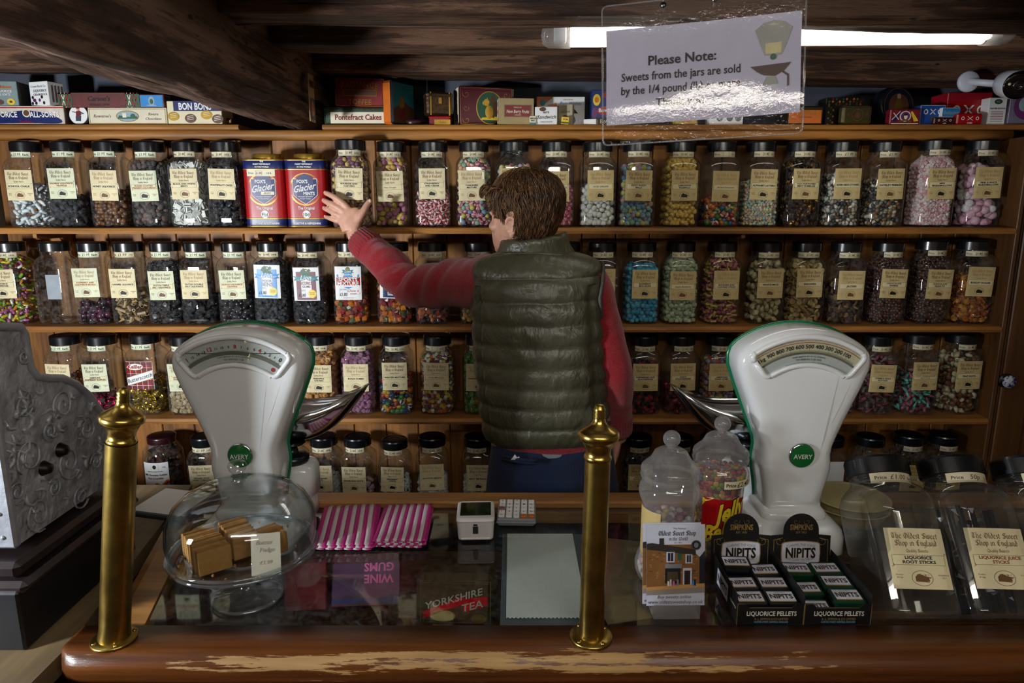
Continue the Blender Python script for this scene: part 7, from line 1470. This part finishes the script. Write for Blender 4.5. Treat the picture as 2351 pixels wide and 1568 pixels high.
# head: rings from chin to crown in head space (x right, y forward, z up), then turned
hr = [(.000, .052, .022, .026), (.012, .046, .038, .044), (.030, .034, .050, .062), (.055, .022, .059, .078), (.085, .012, .066, .089), (.115, .004, .070, .096), (.145, .000, .073, .098), (.172, -.003, .071, .095), (.197, -.005, .060, .082), (.213, -.006, .045, .063), (.223, -.006, .026, .038), (.2265, -.006, .004, .006)]
MH = np.array(Matrix.Translation(HD) @ Matrix.Rotation(HY, 4, 'Z') @ Matrix.Rotation(rad(6), 4, 'X') @ Matrix.Rotation(rad(-3), 4, 'Y') @ Matrix.Scale(.945, 4))
hs = spline(hr, 3); body.loft([ell((0, q[1], q[0]), q[2], q[3], 32, 0, 2.2) for q in hs], M=MH)
body.loft([ell((0, .095, .060), .010, .010, 12), ell((0, .108, .064), .0155, .014, 12), ell((0, .112, .072), .013, .013, 12), ell((0, .104, .090), .009, .010, 12), ell((0, .092, .110), .008, .008, 12)], M=MH)      # nose
for sx in (-1, 1):
    body.ball((sx * .034, .078, .113), (.021, .016, .0075), 0, 12, 8, MH)        # brow
    body.ball((sx * .045, .066, .078), (.020, .018, .016), 0, 12, 8, MH)       # cheekbone
    body.ball((sx * .050, .020, .036), (.012, .024, .016), 0, 12, 8, MH)        # jaw angle
body.ball((0, .097, .042), (.021, .009, .0055), 0, 14, 8, MH); body.ball((0, .095, .033), (.018, .010, .006), 0, 14, 8, MH); body.ball((0, .084, .010), (.018, .014, .012), 0, 14, 8, MH)      # lips, chin
ear = [(0, -.008, -.026, .0045), (0, -.014, -.014, .004), (0, -.018, .003, .0042), (0, -.016, .018, .0042), (0, -.005, .026, .0042), (0, .006, .021, .004), (0, .009, .008, .004)]
for sx in (-1, 1):
    ME = MH @ T(sx * .076, -.002, .088, rz=rad(-sx * 24), ry=rad(sx * 6)); p_ = spline(ear, 4); body.tube([q[:3] for q in p_], [q[3] for q in p_], 8, M=ME)
    body.ball((-sx * .004, -.003, .002), (.0035, .017, .026), 0, 12, 10, ME); body.ball((0, -.006, -.024), (.0045, .009, .010), 0, 10, 8, ME)
# hands: palm plus five separate fingers, each a jointed chain
def finger(pts, r0, r1):
    p_ = spline([(*p,) for p in pts], 4); n_ = len(p_); r0 *= 1.08; r1 *= 1.10; body.tube(p_, [r0 + (r1 - r0) * i / (n_ - 1) for i in range(n_)], 10)
    body.ball(p_[-1], r1 * 1.0, 0, 10, 8)
def pz(px, py, D): q = atY(px, py, D); return tuple(q)
YJ = 2.113
palm = [(pz(806, 530, 2.095), .027, .020), (pz(805, 512, 2.098), .036, .0175), (pz(800, 496, 2.103), .041, .0155), (pz(795, 482, 2.107), .038, .0135)]
ax_ = (Vector(palm[-1][0]) - Vector(palm[0][0])).normalized()
wd_ = Vector((.80, .0, .40)).normalized()
rings = []
for c, a, b in palm:
    c = Vector(c); nn_ = ax_.cross(wd_).normalized(); w2 = nn_.cross(ax_).normalized()
    rings.append([c + w2 * a * math.cos(t_) + nn_ * b * math.sin(t_) for t_ in np.arange(18) * 2 * math.pi / 18])
body.loft(rings)
finger([pz(803, 484, YJ - .008), pz(789, 468, YJ - .010), pz(770, 454, YJ - .006), pz(757, 447, YJ + .002), pz(748, 443, YJ + .016)], .0095, .0073)
finger([pz(795, 490, YJ - .010), pz(782, 481, YJ - .012), pz(763, 470, YJ - .008), pz(751, 464, YJ + .003), pz(744, 460, YJ + .020)], .0098, .0075)
finger([pz(790, 498, YJ - .010), pz(776, 494, YJ - .012), pz(761, 486, YJ - .006), pz(751, 481, YJ + .004), pz(745, 478, YJ + .022)], .0092, .0070)
finger([pz(788, 508, YJ - .008), pz(774, 507, YJ - .010), pz(762, 503, YJ - .004), pz(754, 500, YJ + .004), pz(748, 498, YJ + .018)], .0082, .0062)
finger([pz(812, 514, 2.096), pz(823, 502, 2.094), pz(833, 487, 2.098), pz(841, 473, 2.106), pz(848, 463, 2.113)], .0125, .0080)
rp = Vector((.289, 1.805, .965)); rings = []
for dz, a, b, dx, dy in ((.012, .026, .022, 0, 0), (-.012, .036, .018, -.001, .006), (-.038, .041, .016, -.003, .010), (-.060, .037, .014, -.005, .012)): rings.append([(rp.x + dx + b * math.cos(t_), rp.y + dy + a * math.sin(t_), rp.z + dz) for t_ in np.arange(18) * 2 * math.pi / 18])
body.loft(rings)
for k, (dy, L, r0) in enumerate(((.038, .9, .0088), (.018, 1.0, .0092), (-.004, .95, .0088), (-.022, .8, .0078))):
    b0 = rp + Vector((-.005, dy, -.058)); finger([b0 + Vector((0, 0, .01)), b0 + Vector((-.006, 0, -.022 * L)), b0 + Vector((-.020, .002, -.042 * L)), b0 + Vector((-.037, .004, -.046 * L)), b0 + Vector((-.046, .004, -.034 * L))], r0, r0 * .8)
finger([rp + Vector((-.008, .03, -.01)), rp + Vector((-.014, .046, -.03)), rp + Vector((-.018, .050, -.055)), rp + Vector((-.022, .044, -.074))], .0115, .0080)
bo = mpart(body, 'body', SKIN)
rm = bo.modifiers.new('one_skin', 'REMESH'); rm.mode = 'VOXEL'; rm.voxel_size = .0034; rm.use_smooth_shade = True
sm = bo.modifiers.new('smooth', 'SMOOTH'); sm.factor = .5; sm.iterations = 3
for sx in (-1, 1):
    e = MB().ball((sx * .029, .078, .100), (.0125, .0115, .010), 0, 16, 10, MH); e.ball((sx * .029, .089, .100), (.0052, .002, .0052), 1, 12, 6, MH); mpart(e, 'eye', [WHITE, INK_B])
# finger nails on the reaching hand
nl = MB()
for q in ((747, 442, 2.128), (743, 459, 2.132), (744, 477, 2.134), (747, 497, 2.130)): nl.ball(pz(q[0] - 1, q[1] - 1, q[2] - .006), (.0035, .003, .004), 0, 8, 6)
nl.ball(pz(849, 461, 2.105), (.005, .002, .006), 0, 8, 6); mpart(nl, 'finger_nails', pm('nail', '#d3a593', .3))
# trousers
def ring_n(z, cx, cy_, a, b, ph=0): return ell((cx, cy_, z), a, b, 48, rad(-6), 2.3)
tr = MB()
K = [(.74, .112, 1.755, .186, .128), (.82, .110, 1.752, .182, .126), (.90, .108, 1.752, .172, .120), (.96, .106, 1.754, .162, .112), (1.0, .102, 1.756, .155, .106), (1.02, .100, 1.757, .152, .103)]
ks = spline(K, 5); rings = []
for z, cx, cyy, a, b in ks:
    r_ = []
    for k, p in enumerate(ring_n(z, cx, cyy, a, b)):
        x, y, zz = p; back = max(0, -(y - cyy) / b); seam = math.exp(-((x - cx) / .02) ** 2)
        y -= back * (.018 * math.exp(-((z - .86) / .07) ** 2) * (1 - .9 * math.exp(-((x - cx) / .035) ** 2))) ; y += back * .004 * seam
        y -= .004 * MN.noise((x * 22, z * 16, 3)); r_.append((x, y, zz))
    rings.append(r_)
tr.loft(rings, cap=False)
for sx in (-1, 1):
    hx = .110 + sx * .092; tr.loft([ell((hx, 1.755, .80), .092, .118, 28), ell((hx, 1.758, .65), .090, .105, 28), ell((hx + sx * .004, 1.765, .45), .080, .088, 28), ell((hx + sx * .008, 1.765, .2), .074, .08, 28), ell((hx + sx * .01, 1.765, .05), .078, .088, 28)], cap=False)
tro = mpart(tr, 'trousers', CORD)
def back_y(x, z): return 1.752 - .121 * max(.05, 1 - (abs(x - .106) / .172) ** 2.3) ** (1 / 2.3)
def on_back(px, py): # a point on the seat of the trousers seen at this pixel
    q = atY(px, py, 1.63); return (q.x, back_y(q.x, q.z) - .012, q.z)
for (xa, xb, yy) in ((1153, 1232, 1057), (1388, 1425, 1024)):
    pk = MB(); n_ = 8; P1 = [Vector(on_back(xa + (xb - xa) * i / n_, yy - (10 * i / n_ if xa > 1300 else 0))) for i in range(n_ + 1)]
    for off in (-.004, .004): pk.tube([p + Vector((0, -.002, off)) for p in P1], .0028, 6)
    pk.tube([p + Vector((0, .0, 0)) for p in P1], .003, 6, 1); o_ = mpart(pk, 'back_pocket', [CORD, pm('pocket_dark_cloth', '#0b1224', .9)], tro); o_.location = (0, 0, 0)  # darker strip along the pocket opening, between the welts
q = Vector(on_back(1183, 1052)); tis = MB().add([(q.x - .011, q.y - .004, q.z - .004), (q.x + .012, q.y - .004, q.z - .004), (q.x + .010, q.y - .002, q.z + .004), (q.x + .004, q.y - .006, q.z + .003), (q.x - .001, q.y - .003, q.z + .010), (q.x - .006, q.y - .006, q.z + .003)], [(0, 1, 2, 3, 4, 5)]); o_ = mpart(tis, 'tissue', WHITE, tro); o_.location = (0, 0, 0)
for sx in (-1, 1):
    hx = .118 + sx * .092; sh_ = MB().loft([ell((hx, 1.80, z), a, b, 20) for z, a, b in ((.004, .045, .125), (.03, .047, .128), (.06, .044, .11), (.09, .038, .06))]); mpart(sh_, 'shoe', pm('black_shoe', '#141212', .4))
# jumper: hem band, sleeves with creases, ribbed cuffs
def crease(P, rs, seed, amp, n=28, folds=(), flat=1.0):
    """Sleeve with soft folds across it."""
    pts = spline([(*p, r) for p, r in zip(P, rs)], 26); k = len(pts); m_ = MB(); V = [Vector(q[:3]) for q in pts]; rings = []; side = None
    for q in range(k):
        t_ = (V[min(q + 1, k - 1)] - V[max(q - 1, 0)]).normalized()
        if side is None: side = t_.cross(Vector((0, 1, 0))).normalized()
        side = (side - t_ * side.dot(t_)).normalized(); nn_ = side.cross(t_); ring_ = []
        for a in np.arange(n) * 2 * math.pi / n:
            u = q / (k - 1); d = 1 + amp * MN.noise((math.cos(a) * 1.1 + seed, math.sin(a) * 1.1, u * 9)) + amp * .6 * MN.noise((math.cos(a) * 2 + seed, math.sin(a) * 2 + u * 3, u * 22))
            for fu, fw, fa, fs in folds: d += fs * math.exp(-((u - fu - .05 * math.sin(a - fa)) / fw) ** 2) * max(0, .45 + .55 * math.cos(a - fa)) * (.7 + .6 * MN.noise((a, fu * 40, seed)))
            ring_.append(V[q] + (side * math.cos(a) + nn_ * math.sin(a) * flat) * pts[q][3] * d)
        rings.append(ring_)
    return m_.loft(rings, 0, True)
jm = crease([Vector((.06, 1.765, 1.415)), S_L + Vector((.01, -.02, .0)), S_L.lerp(E_L, .5), E_L, E_L.lerp(W_L, .45), W_L + (E_L - W_L).normalized() * .055], [.074, .072, .066, .058, .054, .046], 2, .06, folds=((.20, .020, 1.6, .16), (.245, .014, 1.9, -.20), (.29, .020, 1.4, .15), (.36, .016, 4.0, -.14), (.43, .022, 4.4, .12), (.49, .014, 4.8, -.14), (.55, .024, 4.6, .13), (.615, .014, 4.4, -.16), (.67, .022, 4.3, .12), (.73, .014, 4.0, -.12), (.80, .022, 3.0, .08), (.86, .012, 2.0, -.08)))
mpart(jm, 'left_sleeve', KNIT)
def cuff(A, B, r0, r1, nm):
    pts = [A.lerp(B, t_) for t_ in np.linspace(0, 1, 9)]; m_ = MB(); t_ = (B - A).normalized(); side = t_.cross(Vector((0, 1, 0))).normalized(); nn_ = side.cross(t_); rings = []; n_ = 120
    prof_ = [(0, r0 * .96), (.08, r0), (.5, (r0 + r1) / 2), (.92, r1), (1.0, r1 * .97), (1.0, r1 * .85)]
    for u, r_ in prof_: rings.append([A.lerp(B, u) + (side * math.cos(a) + nn_ * math.sin(a)) * (r_ + .0013 * (1 if (k // 2) % 2 else -1)) for k, a in enumerate(np.arange(n_) * 2 * math.pi / n_)])
    mpart(m_.loft(rings, 0, True, cap=False), nm, KNIT)
dW = (E_L - W_L).normalized(); cuff(W_L + dW * .062, W_L + dW * .002, .049, .0445, 'cuff')
jr = crease([Vector((.13, 1.76, 1.41)), S_R + Vector((-.005, 0, -.01)), S_R.lerp(E_R, .4), E_R, E_R.lerp(W_R, .5), W_R + (E_R - W_R).normalized() * .045], [.066, .058, .053, .051, .044, .039], 8, .05, folds=((.42, .05, 1, .05), (.66, .03, 2, .07), (.74, .03, 4, -.05), (.85, .03, 0, .06)))
mpart(jr, 'right_sleeve', KNIT)
dR = (E_R - W_R).normalized(); cuff(W_R + dR * .055, W_R + dR * -.002, .0415, .038, 'cuff')
mpart(MB().loft([ell((.101, 1.757, z), a, b, 60, rad(-6), 2.3) for z, a, b in ((.972, .160, .112), (.978, .163, .115), (1.0, .164, .116), (1.06, .160, .112))], cap=False), 'jumper_hem', KNIT)
mpart(MB().loft([ell((.103, 1.757, z), a, b, 60, rad(-6), 2.3) for z, a, b in ((.960, .159, .111), (.966, .160, .112), (.99, .158, .11))], cap=False), 'shirt_tail', pm('grey_shirt', '#7d8088', .8))
# quilted vest
vk = [(.985, .093, 1.757, .158, .113), (1.02, .091, 1.757, .163, .121), (1.10, .084, 1.756, .166, .124), (1.20, .076, 1.755, .168, .124), (1.30, .068, 1.755, .166, .122), (1.37, .066, 1.756, .163, .116), (1.41, .065, 1.757, .161, .110), (1.440, .063, 1.760, .158, .100), (1.462, .061, 1.764, .146, .088), (1.476, .058, 1.767, .120, .078), (1.484, .055, 1.769, .078, .068)]
vs = spline(vk, 14); rings = []
seams = [.985, 1.038, 1.092, 1.146, 1.198, 1.250, 1.304, 1.360, 1.418, 1.478, 1.53]
def puff(z):
    for a, b in zip(seams[:-1], seams[1:]):
        if a <= z <= b: u = (z - a) / (b - a); return (4 * u * (1 - u)) ** .45
    return 0
for z, cx, cyy, a, b in vs:
    r_ = []
    for k in range(128):
        t_ = 2 * math.pi * k / 128; cs, sn = math.cos(t_), math.sin(t_); x = a * math.copysign(abs(cs) ** (2 / 2.5), cs); y = b * math.copysign(abs(sn) ** (2 / 2.5), sn)
        zw = z + .012 * (x / a) * (1 - (z - .98) / .6) * .8 + .004 * MN.noise((x * 9, z * 3, 1))           # hem dips to one side
        pf = puff(z + .004 * MN.noise((x * 12, 0, z * 4)))
        wr = .0042 * MN.noise((x * 26 + z * 14, 5, z * 20)) + .0032 * MN.noise((x * 52 - z * 30, 8, z * 26)) + .002 * MN.noise((x * 95, 2, z * 50))
        edge = abs(x) / a; d = .0095 * pf + wr * .7 * (.35 + .65 * pf); l_ = math.hypot(x, y); d -= .010 * math.exp(-((edge - .84) / .05) ** 2) * (z < 1.40) * (y < 0)
        nx, ny = x / l_, y / l_; x += nx * d; y += ny * d
        dz = -.012 * max(0, z - 1.42) / .06 * (abs(x) / .16) ** 1.5
        r_.append((cx + x * math.cos(rad(-8)) - y * math.sin(rad(-8)), cyy + x * math.sin(rad(-8)) + y * math.cos(rad(-8)), zw + dz))
    rings.append(r_)
ve = MB().loft(rings, 0, True, cap=False)
vo = mpart(ve, 'quilted_vest', PUFF)
co = MB(); rings = []     # stand-up collar, folded softly
for z, a, b, dy in ((1.452, .112, .082, 0), (1.470, .104, .077, 0), (1.486, .094, .074, -.002), (1.500, .089, .074, -.004), (1.510, .087, .074, -.005), (1.517, .081, .069, -.004), (1.508, .073, .063, 0), (1.47, .068, .058, 0)):
    rings.append([(.056 + a * math.cos(t_) * (1 + .03 * MN.noise((t_ * 2, z * 40, 1))), 1.768 + dy + b * math.sin(t_), z + .010 * math.cos(t_ - .3) + .005 * MN.noise((math.cos(t_) * 3, math.sin(t_) * 3, z * 30)) - .010 * max(0, math.sin(t_))) for t_ in np.arange(72) * 2 * math.pi / 72])
o_ = mpart(co.loft(rings, 0, True, cap=False), 'collar', PUFF, vo); o_.location = (0, 0, 0)
for sx, cxx in ((-1, .066), (1, .066)):     # piped armholes
    P_ = []; am = MB()
    for t_ in np.linspace(0, 2 * math.pi, 30): P_.append((cxx + sx * (.150 + .014 * abs(math.cos(t_))), 1.765 + .075 * math.sin(t_) + sx * -.02, 1.365 + .085 * math.cos(t_)))
    am.tube(P_, .005, 8); o_ = mpart(am, 'armhole_binding', pm('grey_binding', '#3c3c34', .6), vo); o_.location = (0, 0, 0)
# hair: a close cap and many locks combed from the crown
def haircol():
    m, nt, b, N, L = base_mat('brown_hair'); n = noise(nt, 170, 3, stretch=(1, 1, .25)); r = ramp(nt, n.outputs[0], [(.3, srgb('#2e1d11')), (.52, srgb('#5c3f26')), (.74, srgb('#8a6440'))]); L.new(r.outputs[0], b.inputs['Base Color']); b.inputs['Roughness'].default_value = .5; b.inputs['Specular IOR Level'].default_value = .35; return m
HAIR = haircol(); hm = MB()
def scalp(th, ph, lift=0):
    """Point on the head: th from crown (0) downward, ph round from the face (0)."""
    z = .113 + .114 * math.cos(th); q = np.array([np.interp(z, [k[0] for k in hr], [k[i] for k in hr]) for i in (1, 2, 3)]); s_ = 1.0 if th < .1 else 1
    x = q[1] * math.sin(ph); y = q[0] + q[2] * math.cos(ph); n_ = Vector((x / .075, (y - .0) / .1, (z - .113) / .114)).normalized()
    return Vector((x, y, z)) + n_ * lift
def hair_ok(th, ph):
    a = abs(ph); low = 1.16 if a < .9 else 1.16 + (a - .9) * 1.6 if a < 1.18 else 1.60 if a < 1.36 else 1.38 if a < 1.72 else min(2.22, 1.38 + (a - 1.72) * 2.6)
    return th < low, low
cap = []; 
for i in range(19):
    row = []
    for k in range(56):
        ph = -math.pi + 2 * math.pi * k / 56; low = hair_ok(0, ph)[1]; th = .04 + (low - .04) * i / 18; lf = .008 * min(1, (18 - i) / 4 + .25)
        row.append(scalp(th, ph, lf + .0035 * MN.noise((ph * 4, th * 2.5, 2))))
    cap.append(row)
hm.loft(cap, 0, True, M=MH)
r = random.Random(21)
for _ in range(6500):
    ph = r.uniform(-math.pi, math.pi); th0 = math.acos(1 - r.random() * 1.25); ok, low = hair_ok(th0, ph)
    if not ok: continue
    L_ = r.uniform(.45, .85); pts = []; sw = r.uniform(-.45, .45) + .35 * math.sin(ph); lf0 = r.uniform(.005, .013)
    for k in range(6):
        u = k / 5; th = min(th0 + L_ * u, low + (.02 if 1.0 < abs(ph) < 1.85 else .08) + (.03 if 1.0 < abs(ph) < 1.85 else .08) * r.random() * u); p_ = ph + sw * u * .6 + (.30 * u * (1 - abs(ph) / 3.2) if abs(ph) < 1.2 else 0)
        pts.append(scalp(th, p_, lf0 + .006 * math.sin(u * 3.1) * r.uniform(.4, 1.3) - .006 * u))
    w_ = r.uniform(.0005, .0010); hm.tube(pts, [w_ * .6, w_, w_, w_ * .9, w_ * .6, w_ * .15], 3, M=MH)
for _ in range(150):     # loose fringe curling off the forehead
    ph = r.gauss(-.35, .45); pts = []; up = r.uniform(.010, .024); cl = r.uniform(-.5, .5)
    for k in range(8):
        u = k / 7; q = scalp(1.0 + .28 * u - .10 * u * u, ph + cl * u * .5, .010 + up * math.sin(u * 2.6) + .010 * u); pts.append(q + Vector((0, .014 * u, -.010 * u * u + .006 * math.sin(u * 5 + cl))))
    hm.tube(pts, [.0012, .0015, .0015, .0014, .0012, .001, .0007, .0003], 4, M=MH)
for sx in (-1, 1):
    for _ in range(70): # sideburns
        y = r.uniform(.014, .034); z = r.uniform(.100, .135); b0 = Vector((sx * (.0705 + .002 * r.random()), y, z)); hm.tube([b0, b0 + Vector((sx * .0003, -.001, -.006)), b0 + Vector((-sx * .0015, -.002, -.013))], [.0006, .0006, .0002], 4, M=MH)
mpart(hm, 'hair', HAIR)
bw_ = MB()
for sx in (-1, 1): bw_.tube([MH[:3, :3] @ np.array((sx * x, y, z)) + MH[:3, 3] for x, y, z in ((.014, .101, .117), (.030, .097, .122), (.048, .082, .117))], [.003, .0035, .0015], 6)
mpart(bw_, 'eyebrows', HAIR)
